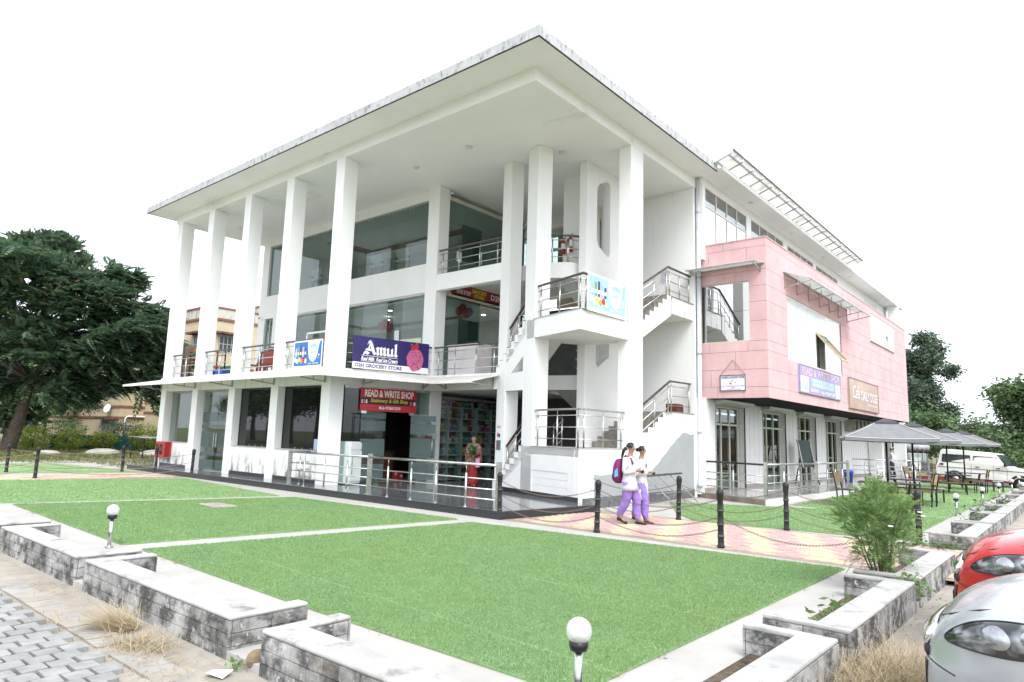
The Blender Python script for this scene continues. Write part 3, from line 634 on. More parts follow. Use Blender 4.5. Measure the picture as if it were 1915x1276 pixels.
for i in range(6): prof += [(18.62-i*.325, 2.55-.165*(i+1)+.0), (18.62-(i+1)*.325, 2.55-.165*(i+1))]
prof += [(16.67,1.45),(13.80,1.45)]
m = MB(); m.prism(prof, -9.62, -9.40, fr=yfr); bpart('wall', m, cem_wall())
m = MB(); m.box(-9.40,-9.385,13.85,20.0,-.05,.26); bpart('skirting', m, M_stone_dark)
steps((-9.60,16.55,0), (0,1,0), (-1.33,0,0), 1.45, (2.55-1.45)/7, 7, .30)
steps((-9.38,16.6,0), (0,1,0), (-1.55,0,0), 4.94, (6.08-4.94)/7, 7, .265, under=.42)
for z0, z1 in ((2.35,2.56),(5.56,6.08)): bpart('landing', MB().box(-12.6,-9.385,18.55,20.0,z0,z1), M_streak)
for z in (2.56, 6.08): bpart('landing_floor', MB().box(-12.6,-9.36,18.5,20.0,z,z+.022), M_step)
steps((-11.22,18.5,0), (0,-1,0), (-1.35,0,0), 2.58, (3.57-2.58)/6, 6, .28)
steps((-11.22,18.5,0), (0,-1,0), (-1.35,0,0), 6.10, (6.94-6.10)/5, 5, .28)
m = MB(); m.prism([(-12.95,15.6),(-12.0,15.75),(-11.5,16.05),(-11.22,16.5),(-11.22,16.9),(-12.95,16.9)], Z2B+.05, Z2); bpart('floor_slab', m, M_white)
m = MB(); m.prism([(-12.95,16.1),(-11.22,16.6),(-11.22,16.9),(-12.95,16.9)], Z1B+.05, Z1); bpart('floor_slab', m, M_white)
# core wall with rounded slots
def slot(y0, y1, zt0, zt1, zb0, zb1, r=.14):
    return [(y0,zt0-r),(y0+.03,zt0-.05),(y0+.16,zt0+.10),(y1-.2,zt1-.02),(y1-.05,zt1-.03),(y1,zt1-.14),(y1,zb1+.16),(y1-.03,zb1+.03),(y1-.14,zb1+.0),(y0+.12,zb0-.0),(y0+.02,zb0+.12),(y0,zb0+.25)]
core = [(16.12,1.45),(18.05,1.45),(18.05,CZ),(16.12,CZ)]
m = MB(); m.prism(core, -11.20, -10.93, holes=[slot(16.68,17.42,9.42,9.72,7.52,7.28), slot(16.70,17.43,6.0,6.2,3.80,4.10)], fr=yfr); bpart('core_wall', m, M_white, bevel=.01)
# back wall of the stair hall, and floor two door wall
bpart('wall', MB().box(-12.95,-9.36,20.0,20.15,0,CZ), M_white)
bpart('wall', MB().box(-13.1,-12.95,19.2,20.1,0,CZ), M_white)
bw = bpart('window', MB().box(-16.1,-12.95,19.95,20.02,9.55,9.65).box(-16.1,-12.95,19.95,20.02,8.75,8.83).box(-16.1,-16.0,19.95,20.02,Z2,9.55).box(-14.5,-14.42,19.95,20.02,Z2,8.75).box(-13.05,-12.95,19.95,20.02,Z2,9.55), M_alu)
bpart('pane', MB().box(-16.0,-14.5,19.97,19.98,Z2,8.75).box(-14.42,-13.05,19.97,19.98,Z2,8.75).box(-16,-13.05,19.97,19.98,8.83,9.55), M_glass_green, bw)
bpart('interior_wall', MB().box(-16.2,-12.9,21.8,21.9,Z2,CZ), mat('tan_room', (.50,.38,.26), .8))
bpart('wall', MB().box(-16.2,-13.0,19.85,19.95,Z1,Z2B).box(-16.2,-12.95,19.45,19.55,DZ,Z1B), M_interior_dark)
bpart('roof_back', MB().box(-13.4,-9.1,20.0,47.5,10.405,10.6), M_soffit)
bpart('wall', MB().box(-13.2,-9.2,47.2,47.4,0,10.4), M_white)

# ------------------------------------------------------------------ railings of the building
def railing(pts, h=.90, n=3, post=.95, hm=None, pm_=None, parent=None, closed_posts=True, slope=False, rail_r=.013):
    """pts: floor-level polyline; returns the railing part"""
    pts = [Vector(p) for p in pts]; hm = hm or M_wood; pm_ = pm_ or M_steel
    up = Vector((0,0,h))
    rl = MB()
    for a, b in zip(pts[:-1], pts[1:]):
        d = (b-a).normalized(); rl.bar(a+up-d*.02, b+up+d*.02, .065, .05)
    r = rl.build('railing', hm, parent or BLD, bevel=.008)
    for k in range(n):
        z = Vector((0,0,h*(.22+.62*k/(n-1) if n > 1 else .5)))
        t = MB(); t.tube([p+z for p in pts], rail_r, 6); t.build('rail', pm_, r, smooth=True)
    for a, b in zip(pts[:-1], pts[1:]):
        L = (b-a).length; kk = max(1, round(L/post))
        for i in range(kk+1):
            q = a+(b-a)*((.06 if i == 0 else (1-.06/1 if i == kk else i/kk)) if L > .5 else i/kk)
            t = MB(); t.cyl(q, q+Vector((0,0,h*.86)), .021, 8); t.cyl(q+Vector((0,0,h*.86)), q+Vector((0,0,h-.02)), .008, 6); t.build('post', pm_, r, smooth=True)
    return r
for a, b in zip(CXS[:-1], CXS[1:]): railing([(a+.43,11.72,Z1),(b,11.72,Z1)], .92)
railing([(-16.76,12.12,Z1),(-16.14,14.9,Z1)], .92)
railing([(-16.05,15.02,Z1),(-13.3,15.02,Z1)], .92)
railing([(-16.05,15.02,Z2),(-13.3,15.02,Z2)], .82)
inset = -.10
railing([dfr(1.6,1.47,inset), dfr(DL-.05,1.47,inset), (-9.50,15.9,1.47)], .96, hm=M_steel_dull)
railing([dfr(1.6,4.96,inset), dfr(DL-.05,4.96,inset), (-9.48,15.9,4.96)], .92)
railing([dfr(.16,.62,inset), dfr(1.04,1.34,inset)], .80, post=.5)
railing([dfr(.16,4.06,inset), dfr(1.04,4.76,inset)], .80, post=.5)
railing([(-9.50,16.67,1.62),(-9.50,18.6,2.56),(-9.50,19.97,2.58)], .94)
railing([(-9.48,16.67,5.14),(-9.48,18.45,6.10),(-9.48,19.97,6.10)], .92)
railing([dfr(.4,.9,-1.25), dfr(1.3,1.5,-1.25)], .85, post=.6)
railing([(-12.9,15.68,Z2),(-12.0,15.82,Z2),(-11.56,16.1,Z2),(-11.3,16.5,Z2),(-11.28,16.85,Z2)], .85, post=.6)
railing([(-11.3,16.2,Z1),(-11.3,18.4,2.7)], .85, post=.8)
# short stub wall ends (stone blocks where rails meet columns)
for x in CXS[1:]: bpart('stone_stub', MB().box(x-.34,x-.005,11.62,11.80,Z1,Z1+.0+.02), M_step)
# ------------------------------------------------------------------ pink side block
M_pinkw = mat('pink_render', (.68, .44, .45), .85, var=.05, vscale=1.5, bump=.18, bscale=55, rnd=.03, stains=[((.75,.56,.56), (1.5,1.5,.35), .5, .7, .45, None, None), ((.50,.24,.25), (2.5,2.5,.5), .62, .76, .45, None, None)])
M_groove = mat('pink_groove', (.30, .15, .15), .9)
PX0, PX1, PY0, PY1, PZ0, PZ1 = -9.36, -7.15, 20.33, 41.4, 3.08, 8.06
WIN_F = (-9.27,-7.69,4.83,6.73); WIN_S = (22.2,28.6,4.44,6.55)
core = MB(); core.prism([(PX0,PZ0),(PX1-.02,PZ0),(PX1-.02,PZ1-.02),(PX0,PZ1-.02)], PY0+.02, PY0+.2, holes=[rect(*WIN_F)], fr=lambda a,b,c:(a,c,b))
core.prism(rect(PY0+.02,PY1-.02,PZ0,PZ1-.02), PX1-.2, PX1-.02, holes=[rect(*WIN_S)], fr=lambda a,b,c:(c,a,b))
core.box(PX0,PX1-.2,PY1-.2,PY1-.02,PZ0,PZ1-.02)
pk = bpart('pink_block', core, M_groove)
bpart('parapet_cap', MB().prism([(PX0,PY0-.02),(PX1+.02,PY0-.02),(PX1+.02,PY1),(PX1-.22,PY1),(PX1-.22,PY0+.22),(PX0,PY0+.22)], PZ1-.005, PZ1+.03), M_pinkw, pk)
G = .009
def panels(rows, cuts, lo, hi, hole, put):
    """rows of wall panels with open joints; pieces inside the window are left out"""
    for r, (z0, z1) in enumerate(rows):
        xs = [lo]+[c for c in cuts[r % len(cuts)] if lo+.1 < c < hi-.1]+[hi]
        for a, b in zip(xs[:-1], xs[1:]):
            segs = [(a, b, z0, z1)]
            h0, h1, k0, k1 = hole
            out = []
            for (p, q, y0, y1) in segs:
                if q <= h0 or p >= h1 or y1 <= k0 or y0 >= k1: out.append((p, q, y0, y1)); continue
                if p < h0: out.append((p, h0, y0, y1))
                if q > h1: out.append((h1, q, y0, y1))
                if y0 < k0: out.append((max(p,h0), min(q,h1), y0, k0))
                if y1 > k1: out.append((max(p,h0), min(q,h1), k1, y1))
            for (p, q, y0, y1) in out:
                if q-p > .04 and y1-y0 > .04: put(p+(G if p not in (h1,) else 0)*.5, q-G*.5, y0+G*.5, y1-G*.5)
zr = [3.08, 3.42, 3.96, 4.52, 4.83, 5.45, 6.05, 6.55, 7.05, 7.80, 8.06]
rows = list(zip(zr[:-1], zr[1:]))
cf = [[-8.75,-7.9],[-8.95],[-8.15],[-9.0,-7.75],[-8.5]]
panels(rows, cf, PX0, PX1, WIN_F, lambda a,b,c,d: bpart('wall_panel', MB().box(a,b,PY0,PY0+.021,c,d), M_pinkw, pk))
csd = [[23.4,26.6,29.4,32.7,35.1,38.3],[22.2,25.0,28.6,31.6,34.4,37.2,39.9],[24.2,27.4,30.7,33.6,36.4,39.2]]
panels(rows, csd, PY0+.004, PY1, WIN_S, lambda a,b,c,d: bpart('wall_panel', MB().box(PX1-.021,PX1,a,b,c,d), M_pinkw, pk))
# mirror window in the front face
wn = bpart('window', MB().box(-9.27,-7.69,PY0+.03,PY0+.06,4.83,4.87).box(-9.27,-7.69,PY0+.03,PY0+.06,6.70,6.73).box(-9.27,-9.25,PY0+.03,PY0+.06,4.87,6.7), M_alu)
for a, b in ((-9.25,-8.50),(-8.49,-7.69)):
    for c, d in ((4.87,5.80),(5.81,6.70)): bpart('pane', MB().box(a,b,PY0+.035,PY0+.045,c,d), M_mirror, wn)
# large white panelled window in the long side
M_wpane = mat('white_film_glass', (.78,.79,.79), .12, var=.02, spec=.6)
wn = bpart('window', MB().box(PX1-.06,PX1-.03,22.2,28.6,4.44,4.48).box(PX1-.06,PX1-.03,22.2,28.6,6.5,6.55), M_white)
for i in range(6):
    a = 22.2+i*6.4/6; b = a+6.4/6-.012
    for c, d in ((4.48,5.75),(5.762,6.50)):
        if i == 3 and c < 5: continue
        bpart('pane', MB().box(PX1-.05,PX1-.04,a+.006,b,c,d), M_wpane, wn)
# hinged open sash
sa = MB(); p0 = Vector((PX1-.03,26.0,5.72)); 
for (y0, y1, off) in ((25.4,26.45,.75),):
    q = [Vector((PX1-.04,y0,5.74)), Vector((PX1-.04,y1,5.74)), Vector((PX1+off,y1,4.75)), Vector((PX1+off,y0,4.75))]
    for a, b in zip(q, q[1:]+q[:1]): sa.bar(a, b, .05)
    bpart('open_sash', sa, mat('cream_sash', (.62,.52,.30), .5), wn); g_ = MB(); g_.add(q, [(0,1,2,3)]); bpart('sash_pane', g_, glass('cream_pane', (.7,.66,.5), .6, 1.4, frost=.5), wn)
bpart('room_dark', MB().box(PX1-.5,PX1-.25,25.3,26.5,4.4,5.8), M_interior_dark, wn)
# awnings: sloping sheet on brackets
M_sheet = translucent('polycarbonate_sheet', (.80,.81,.80), .45)
def awning(P, out, drop, label_parts=3, sheets=1):
    """P: wall line [a,b]; out: outward vector; sheets split along the line"""
    a, b = map(Vector, P); out = Vector(out); dn = Vector((0,0,-drop)); r = None
    fr_ = MB(); o1 = a+out+dn; o2 = b+out+dn
    fr_.bar(o1, o2, .035); fr_.bar(a, b, .035)
    r = bpart('awning', fr_, M_steel_dull)
    for i in range(sheets):
        p = a+(b-a)*(i/sheets); q = a+(b-a)*((i+1)/sheets-.01/sheets); up = Vector((0,0,.025))
        m = MB(); m.add([p+up,q+up,q+out+dn+up,p+out+dn+up,p+up*1.4,q+up*1.4,q+out+dn+up*1.4,p+out+dn+up*1.4], [(0,1,2,3),(7,6,5,4),(0,4,5,1),(1,5,6,2),(2,6,7,3),(3,7,4,0)]); bpart('sheet', m, M_sheet, r)
    for i in range(label_parts):
        t = (i+.06)/(label_parts-1+.12) if label_parts > 1 else .5; p = a+(b-a)*t; k = MB()
        k.bar(p+dn*1.0+Vector((0,0,-.18)), p+out*.98+dn-Vector((0,0,.02)), .028); k.bar(p, p+dn+Vector((0,0,-.2)), .03); k.bar(p+out*.5+dn*1.0-Vector((0,0,.10)), p+out*.5+dn*.5, .022); bpart('bracket', k, M_steel_dull, r)
    return r
awning([(-9.5,PY0-.01,7.20),(-7.2,PY0-.01,7.22)], (0,-.62,0), .05, 2)
awning([(PX1+.01,21.9,7.25),(PX1+.01,29.6,7.25)], (.85,0,0), .32, 7, 8)
# upper wall above the pink block with ribbon windows
UX = -9.1
wins = [(20.35,24.0,8.25,10.13),(24.4,28.0,8.25,10.13),(28.5,32.1,8.25,10.10),(32.5,36.1,8.25,10.10)]
m = MB(); m.prism(rect(20.16,47.3,7.6,10.405), UX-.2, UX, holes=[rect(a,b,c,d) for a,b,c,d in wins], fr=yfr); bpart('wall', m, M_white)
M_pale_room = mat('pale_blind', (.72,.70,.64), .8)
for a, b, c, d in wins:
    fw = MB(); fw.box(UX-.06,UX-.01,a,b,d-.05,d).box(UX-.06,UX-.01,a,b,9.45,9.50)
    n = 4; 
    for i in range(n+1): y = a+(b-a-.05)*i/n; fw.box(UX-.055,UX-.012,y,y+.05,c,d-.05)
    wn = bpart('window', fw, mat('white_window_frame', (.74,.74,.70), .45))
    for i in range(n):
        y0 = a+(b-a-.05)*i/n+.05; y1 = a+(b-a-.05)*(i+1)/n
        bpart('pane', MB().box(UX-.04,UX-.03,y0,y1,9.5,d-.05), glass('pale_glass', (.72,.76,.76), 1, 3.2), wn); bpart('pane', MB().box(UX-.04,UX-.03,y0,y1,c,9.45), glass('bright_glass', (.86,.88,.88), 1, 14), wn)
    bpart('blind', MB().box(UX-.55,UX-.5,a,b,8.0,10.2), M_pale_room, wn)
for i in range(5): bpart('louvre', MB().box(UX-.02,UX+.012,41.5,44.5,9.78+i*.07,9.82+i*.07), MATS['white_window_frame'])
ev = bpart('eave', MB().box(UX-.1,-8.36,20.02,48.2,10.41,10.50), M_soffit)
bpart('fascia', MB().box(-8.36,-8.32,20.02,48.2,10.395,10.54), M_white, ev)
for y in (23.5,28,32.5,37): m = MB(); m.lathe([(.08,-.025),(.09,0)], 12, (-8.75,y,10.41)); bpart('ceiling_lamp', m, MATS['ceiling_lamp_white'], smooth=True)
# row of translucent sheets on steel arms above the eave
ar = MB(); ar.bar((-8.02,19.7,10.74),(-8.02,35.9,10.74), .05); ar.bar((-8.42,19.7,10.60),(-8.42,35.9,10.60), .05)
sr = bpart('sheet_canopy', ar, mat('galvanised', (.45,.46,.47), .4, metal=.7))
for i in range(18):
    y = 19.7+i*.9; k = MB(); k.bar((-8.5,y,10.56),(-7.92,y,10.76), .045); bpart('arm', k, MATS['galvanised'], sr)
    m = MB(); m.add([(-8.50,y+.03,10.60),(-8.50,y+.87,10.60),(-7.86,y+.87,10.83),(-7.86,y+.03,10.83),(-8.50,y+.03,10.606),(-8.50,y+.87,10.606),(-7.86,y+.87,10.836),(-7.86,y+.03,10.836)], [(0,1,2,3),(7,6,5,4),(0,4,5,1),(1,5,6,2),(2,6,7,3),(3,7,4,0)])
    bpart('sheet', m, translucent('cloudy_sheet', (.86,.85,.81), .65), sr)
# black edging of the sheets, downpipes
bpart('sheet_edge', MB().bar((-7.86,19.7,10.86),(-7.86,35.9,10.86), .05), M_stone_dark, sr)
dp = bpart('downpipe', MB().tube([(-9.27,20.18,10.4),(-9.27,20.18,.55),(-9.24,20.1,.42),(-9.2,19.98,.36)], .075, 12), M_pipe, smooth=True)
for z in (2.0, 4.5, 7.0, 9.2): bpart('pipe_clamp', MB().lathe([(.085,-.03),(.085,.03)], 12, (-9.27,20.18,z)), M_steel_dull, dp)
bpart('downpipe', MB().tube([(-8.85,47.0,10.4),(-8.85,47.0,8.0)], .06, 8), M_white, smooth=True)
# dark green slatted soffit under the pink block
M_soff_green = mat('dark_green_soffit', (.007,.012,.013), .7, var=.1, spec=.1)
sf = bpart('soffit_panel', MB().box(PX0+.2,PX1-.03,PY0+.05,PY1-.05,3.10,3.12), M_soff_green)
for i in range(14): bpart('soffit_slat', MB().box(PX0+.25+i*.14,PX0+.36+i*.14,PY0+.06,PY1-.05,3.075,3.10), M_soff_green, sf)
# cafe ground floor wall
CXW = -9.12
M_cafe = mat('cafe_white_panel', (.78,.78,.77), .55, var=.02)
op = [(21.0,23.45),(25.2,27.7),(29.2,31.65),(33.2,35.75)]
ys = [20.15]+[v for o in op for v in o]+[41.2]
for i in range(0, len(ys), 2):
    bpart('wall', MB().box(CXW-.3,CXW,ys[i],ys[i+1],.1,3.1), M_cafe)
    for j in range(1, int((ys[i+1]-ys[i])/.45)+1):
        y = ys[i]+j*.45
        if y < ys[i+1]-.1: bpart('wall_joint', MB().box(CXW,CXW+.004,y,y+.008,.25,3.08), mat('joint_grey', (.5,.5,.5), .7))
    bpart('skirting', MB().box(CXW,CXW+.02,ys[i],ys[i+1],.16,.30), mat('tan_skirting', (.36,.32,.27), .5))
for k, (a, b) in enumerate(op):
    fm = MB(); fm.box(CXW-.2,CXW-.13,a,b,2.85,2.92).box(CXW-.2,CXW-.13,a,b,2.28,2.34)
    n = 3
    for i in range(n+1): y = a+(b-a-.3)*i/n; fm.box(CXW-.2,CXW-.13,y,y+.07,.18,2.85)
    wn = bpart('window', fm, M_alu)
    for i in range(n):
        y0 = a+(b-a-.3)*i/n+.07; y1 = a+(b-a-.3)*(i+1)/n
        bpart('pane', MB().box(CXW-.17,CXW-.16,y0,y1,2.34,2.85), M_glass_green, wn)
        if not (k == 2 and i == 0): bpart('pane', MB().box(CXW-.17,CXW-.16,y0,y1,.2,2.28), M_glass_green, wn)
    bpart('shutter_box', MB().prism([(CXW+.0,2.92),(CXW+.30,3.0),(CXW+.36,3.09),(CXW,3.09)], a-.1, b+.1, fr=lambda p,q,c:(p,c,q)), mat('shutter_metal', (.55,.55,.53), .45, metal=.4, var=.1), wn)
    bpart('guide_rail', MB().box(CXW,CXW+.03,b-.03,b+.01,.18,2.95), M_blackmetal, wn)
    bpart('guide_rail', MB().box(CXW,CXW+.03,a-.01,a+.02,.18,2.95), M_steel_dull, wn)
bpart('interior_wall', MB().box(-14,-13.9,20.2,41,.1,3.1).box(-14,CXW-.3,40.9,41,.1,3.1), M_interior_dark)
bpart('wall', MB().box(-13,-12.8,20.2,47,3.1,10.4), M_interior)
bpart('floor_slab', MB().box(-13,PX1-.2,20.4,41.2,3.13,3.3), M_interior)
bpart('floor_slab', MB().box(-13,PX1-.2,20.4,41.2,7.3,7.5), M_interior)
bpart('ac_unit', MB().box(CXW,CXW+.5,36.4,39.6,2.45,3.05), mat('ac_grille', (.50,.48,.42), .6, var=.2, vscale=5))
for i in range(4): bpart('ac_grille', MB().box(CXW+.5,CXW+.53,36.5+i*.78,36.9+i*.78,2.5,3.0), M_interior_dark)
bpart('column', MB().box(-8.9,-8.3,46.4,46.8,0,10.4), M_white)
bpart('column', MB().box(-9.0,-8.4,40.9,41.3,0,3.1), M_white)
# cafe deck
cd = MB(); cd.prism([(-9.3,20.25),(-6.95,19.42),(-6.72,27.6),(-6.75,41),(-9.3,41)], -.05, .175); bpart('deck', cd, M_deck_pale)
ce = MB(); ce.prism([(-6.97,19.36),(-6.90,19.36),(-6.66,27.6),(-6.73,27.6)], -.05, .15); ce2 = MB().prism([(-9.36,20.2),(-6.97,19.36),(-6.94,19.42),(-9.33,20.26)], -.05, .15)
bpart('deck_edge', ce, M_streak); bpart('deck_edge', ce2, mat('brown_deck_edge', (.27,.22,.19), .6, var=.2))
for i in range(2): bpart('deck_step', MB().box(-6.70,-6.35+i*-.17,27.7,32.0,-.05,.06+i*.06), M_deck_pale)
# ------------------------------------------------------------------ canopy under the first floor
M_canopy = mat('white_canopy_sheet', (.74,.73,.70), .5, var=.06, vscale=2, stains=[((.45,.36,.25), (1.5,5,2), .55, .72, .45, None, None)])
inn = [(-28.35,11.53,3.50),(-16.78,11.53,3.50),(-16.02,14.90,3.50),(-13.15,14.92,3.50)]
outp = [(-29.9,10.72,3.30),(-15.98,10.66,3.28),(-14.95,13.95,3.26),(-13.35,13.98,3.26)]
cn = MB()
for i in range(3):
    a, b, c, d = map(Vector, (inn[i], inn[i+1], outp[i+1], outp[i])); u = Vector((0,0,.012))
    cn.add([a,b,c,d,a+u,b+u,c+u,d+u], [(3,2,1,0),(4,5,6,7),(0,1,5,4),(2,3,7,6)])
canopy = bpart('canopy', cn, M_canopy)
for i in range(3):
    a, b = Vector(outp[i]), Vector(outp[i+1]); bpart('canopy_edge', MB().bar(a-Vector((0,0,.03)), b-Vector((0,0,.03)), .04, .06), M_canopy, canopy)
bpart('canopy_edge', MB().bar(outp[0], inn[0], .04), M_canopy, canopy); bpart('canopy_edge', MB().bar(outp[3], inn[3], .04), M_canopy, canopy)
brk = [(( x,11.53),(x,10.75)) for x in (-28.2,-25.3,-22.5,-19.8,-17.0)]+[((-16.55,12.6),(-15.6,12.4)),((-16.1,14.6),(-15.2,14.0)),((-15.4,14.93),(-14.9,14.05)),((-13.4,14.93),(-13.4,14.05))]
for (a, b) in brk:
    k = MB(); A = Vector((*a,3.36)); B = Vector((*b,3.27)); k.bar(A+Vector((0,0,-.22)), B+Vector((0,0,-.06)), .03); k.bar(A+Vector((0,0,.08)), A+Vector((0,0,-.25)), .035); k.bar((A+B)/2+Vector((0,0,.0)), (A+B)/2+Vector((0,0,-.17)), .02); k.bar(B+Vector((0,0,.0)), B+Vector((0,0,-.09)), .04); bpart('bracket', k, M_steel_dull, canopy)

# ------------------------------------------------------------------ ground floor shop front along the recessed corner
SA = Vector((-16.74,12.06,0)); SB = Vector((-16.12,14.93,0)); su = (SB-SA).normalized(); SL = (SB-SA).length
sfr = frame(SA, su, (0,0,1))     # a along, b up, c outward (+x side)
def strip(a0, a1, b0, b1, c0, c1): m = MB(); m.prism(rect(a0,a1,b0,b1), c0, c1, fr=sfr); return m
sh = bpart('shop_front', strip(0, SL, 3.0, 3.08, -.04, .04), M_steel_dull)
for a0, a1, b0, b1 in ((.02,.55,.18,3.0),(.56,2.3,2.33,3.0),(2.31,SL-.02,.18,3.0)): bpart('pane', strip(a0,a1,b0,b1,-.006,.006), M_glass, sh)
dr = bpart('glass_door', strip(.57,1.42,.19,2.32,-.006,.006), M_glass, sh)
for z0, z1 in ((.3,.75),(1.0,1.5),(1.75,2.05),(2.12,2.28)): bpart('frosted_band', strip(.59,1.40,z0,z1,.007,.011), M_glass_frost, sh)
# the second leaf stands open outwards
oh = SA+su*2.28; ofr = frame(oh, Vector((.86,.50,0)), (0,0,1))
m = MB(); m.prism(rect(0,.85,.19,2.30), -.006, .006, fr=ofr); dr2 = bpart('glass_door', m, M_glass, sh)
for z0, z1 in ((.3,.8),(.95,1.55),(1.7,2.0),(2.08,2.26)): m = MB(); m.prism(rect(.02,.83,z0,z1), .007, .011, fr=ofr); bpart('frosted_band', m, M_glass_frost, sh)
m = MB(); m.tube([ofr(.75,.95,.05), ofr(.75,1.55,.05)], .015, 8); bpart('door_handle', m, M_steel, sh, smooth=True)
for a in (.56, 2.2): bpart('hinge', strip(a,a+.18,2.26,2.38,-.02,.03), M_steel, sh)
bpart('lintel', strip(0, SL, 3.06, 3.42, -.02, .015), M_streak)

# ------------------------------------------------------------------ signs
def board(name, label, cat, fr, w, h, m, th=.03, frame_m=None, group=None):
    t = thing(name, label, cat, fr(w/2, 0, 0), 0, group)
    mb = MB(); mb.prism(rect(0,w,0,h), -th, 0, fr=fr); mb.build('board', m, t)
    if frame_m:
        for a0,a1,b0,b1 in ((0,w,0,.025),(0,w,h-.025,h),(0,.025,.025,h-.025),(w-.025,w,.025,h-.025)):
            f_ = MB(); f_.prism(rect(a0,a1,b0,b1), 0, .012, fr=fr); f_.build('frame', frame_m, t)
    return t
def letter(t, fr, m, *args, name='lettering', **k):
    mb = MB(); text_on(mb, fr, *args, **k); o = link(name, mb.mesh(name, m, fix=False), t); return o
def shape(t, fr, m, pts, c=.006, name='print', th=.003):
    mb = MB(); poly_on(mb, fr, pts, c, th); return mb.build(name, m, t)
P_navy = mat('print_navy', (.020,.014,.095), .35, var=.1, vscale=1.2, col2=(.030,.020,.16)); P_white = mat('print_white', (.80,.80,.82), .4, var=0); P_red = mat('print_red', (.50,.020,.028), .4, var=.04)
P_blk = mat('print_black', (.012,.012,.012), .4, var=0); P_yel = mat('print_yellow', (.75,.62,.03), .4, var=0); P_pinkice = mat('print_ice_cream', (.62,.14,.30), .6, var=.18, vscale=14, bump=.8, bscale=26)
P_purple = mat('print_purple', (.075,.045,.20), .4, var=0); P_cyan = mat('print_cyan', (.22,.56,.72), .4, var=.1, vscale=1.2, col2=(.42,.74,.82)); P_blue = mat('print_blue', (.025,.17,.55), .4, var=.08, vscale=2)
P_green = mat('print_green', (.10,.35,.10), .4, var=0); P_cream = mat('print_cream', (.75,.62,.42), .4, var=0); P_orange = mat('print_orange', (.70,.30,.04), .4, var=0); P_lilac = mat('print_lilac', (.42,.36,.70), .4, var=0)

# ice cream sign on the first floor railing
fr = frame(SA+su*.15+Vector((.09,-.02,3.60)), su, (0,0,1))
W, H = 2.62, .98
t = board('ice_cream_sign', 'dark blue ice cream signboard with a pink scoop on the first-floor railing', 'sign', fr, W, H, P_navy, .04, None)
shape(t, fr, P_white, rect(0.0,W,0,.19), .006)
letter(t, fr, P_purple, 'D2H GROCERY STORE', .08, 1.66, .04, .155, c=.012, bold=.035)
letter(t, fr, P_white, 'Real Milk  Real Ice Cream', .27, 1.50, .25, .37, c=.012, bold=.03, shear=.25)
for b in (.225, .395): shape(t, fr, P_white, rect(.27,1.50,b,b+.012), .008)
def nib(mb, pts, w=.095, ang=.75, c=.012):
    """broad-pen stroke"""
    d = Vector((cos(ang), sin(ang)))*w/2
    for (p, q) in zip(pts[:-1], pts[1:]):
        P = [Vector(p)+d, Vector(p)-d, Vector(q)-d, Vector(q)+d]
        mb.prism([(v.x, v.y) for v in P], c-.004, c, fr=fr)
mb = MB(); o = lambda x, y: (.36+x*1.06, .43+y)
for st in ([o(.10,.33),o(.16,.42)],[o(.14,.43),o(.22,.32),o(.30,.08),o(.35,.03)],[o(.20,.40),o(.14,.20),o(.06,.07)],[o(.02,.10),o(.0,.0)],[o(.05,.17),o(.27,.15)],[o(.06,.07),o(.14,.03)],
           [o(.38,.24),o(.42,.22),o(.42,.05),o(.46,.03)],[o(.44,.22),o(.52,.25),o(.53,.05),o(.57,.03)],[o(.55,.22),o(.63,.25),o(.64,.05),o(.69,.03)],
           [o(.71,.24),o(.75,.22),o(.75,.06),o(.83,.03)],[o(.83,.05),o(.88,.10)],[o(.86,.24),o(.88,.22),o(.88,.05),o(.93,.03)],
           [o(.96,.38),o(1.0,.40),o(1.0,.05),o(1.05,.03)]): nib(mb, st)
mb.build('logo_lettering', P_white, t)
ic = MB(); ic.prism([(2.12+.30*cos(a)*(1+.04*sin(9*a)), .42+.36*sin(a)*(1+.05*cos(7*a))) for a in np.linspace(0,2*pi,40,endpoint=False)], .006, .012, fr=fr); ic.build('scoop_print', P_pinkice, t)
for (a, b, r) in ((2.02,.80,.075),(2.14,.84,.08)): shape(t, fr, P_red, ell(a,b,r,r*1.1,14), .018, 'strawberry_print')
for (a, b) in ((1.97,.90),(2.15,.94)): shape(t, fr, P_green, [(a-.05,b-.03),(a,b+.035),(a+.05,b-.02),(a,b)], .021, 'leaf_print')
for (a, b) in ((2.0,.5),(2.15,.56),(2.25,.4),(2.1,.3),(2.02,.22),(2.3,.55),(2.2,.2)): shape(t, fr, mat('print_berry', (.16,.02,.05), .5), ell(a,b,.018,.026,8), .0155, 'berry_print')
# READ & WRITE SHOP, red
fr = frame(SA+su*.50+Vector((.07,-.02,2.34)), su, (0,0,1)); W, H = 1.90, .69
t = board('shop_sign', 'red READ & WRITE SHOP signboard above the glass shop door', 'sign', fr, W, H, P_red, .03)
shape(t, fr, P_blk, rect(0,W,.20,.40), .005)
letter(t, fr, P_white, 'READ & WRITE SHOP', .13, 1.80, .43, .645, c=.012, bold=.022); letter(t, fr, P_yel, 'Stationery & Gift Shop', .33, 1.60, .235, .385, c=.012, bold=.012, shear=.12); letter(t, fr, P_white, 'Mob-9758672359', .62, 1.35, .06, .15, c=.012, bold=.014)
for a, c_ in ((.03,P_lilac),(.10,P_pinkice),(.17,P_cream),(1.68,P_pinkice),(1.74,P_red),(1.82,P_white)): shape(t, fr, c_, rrect(a,a+.055,.22,.34,.015,3), .008, 'goods_print')
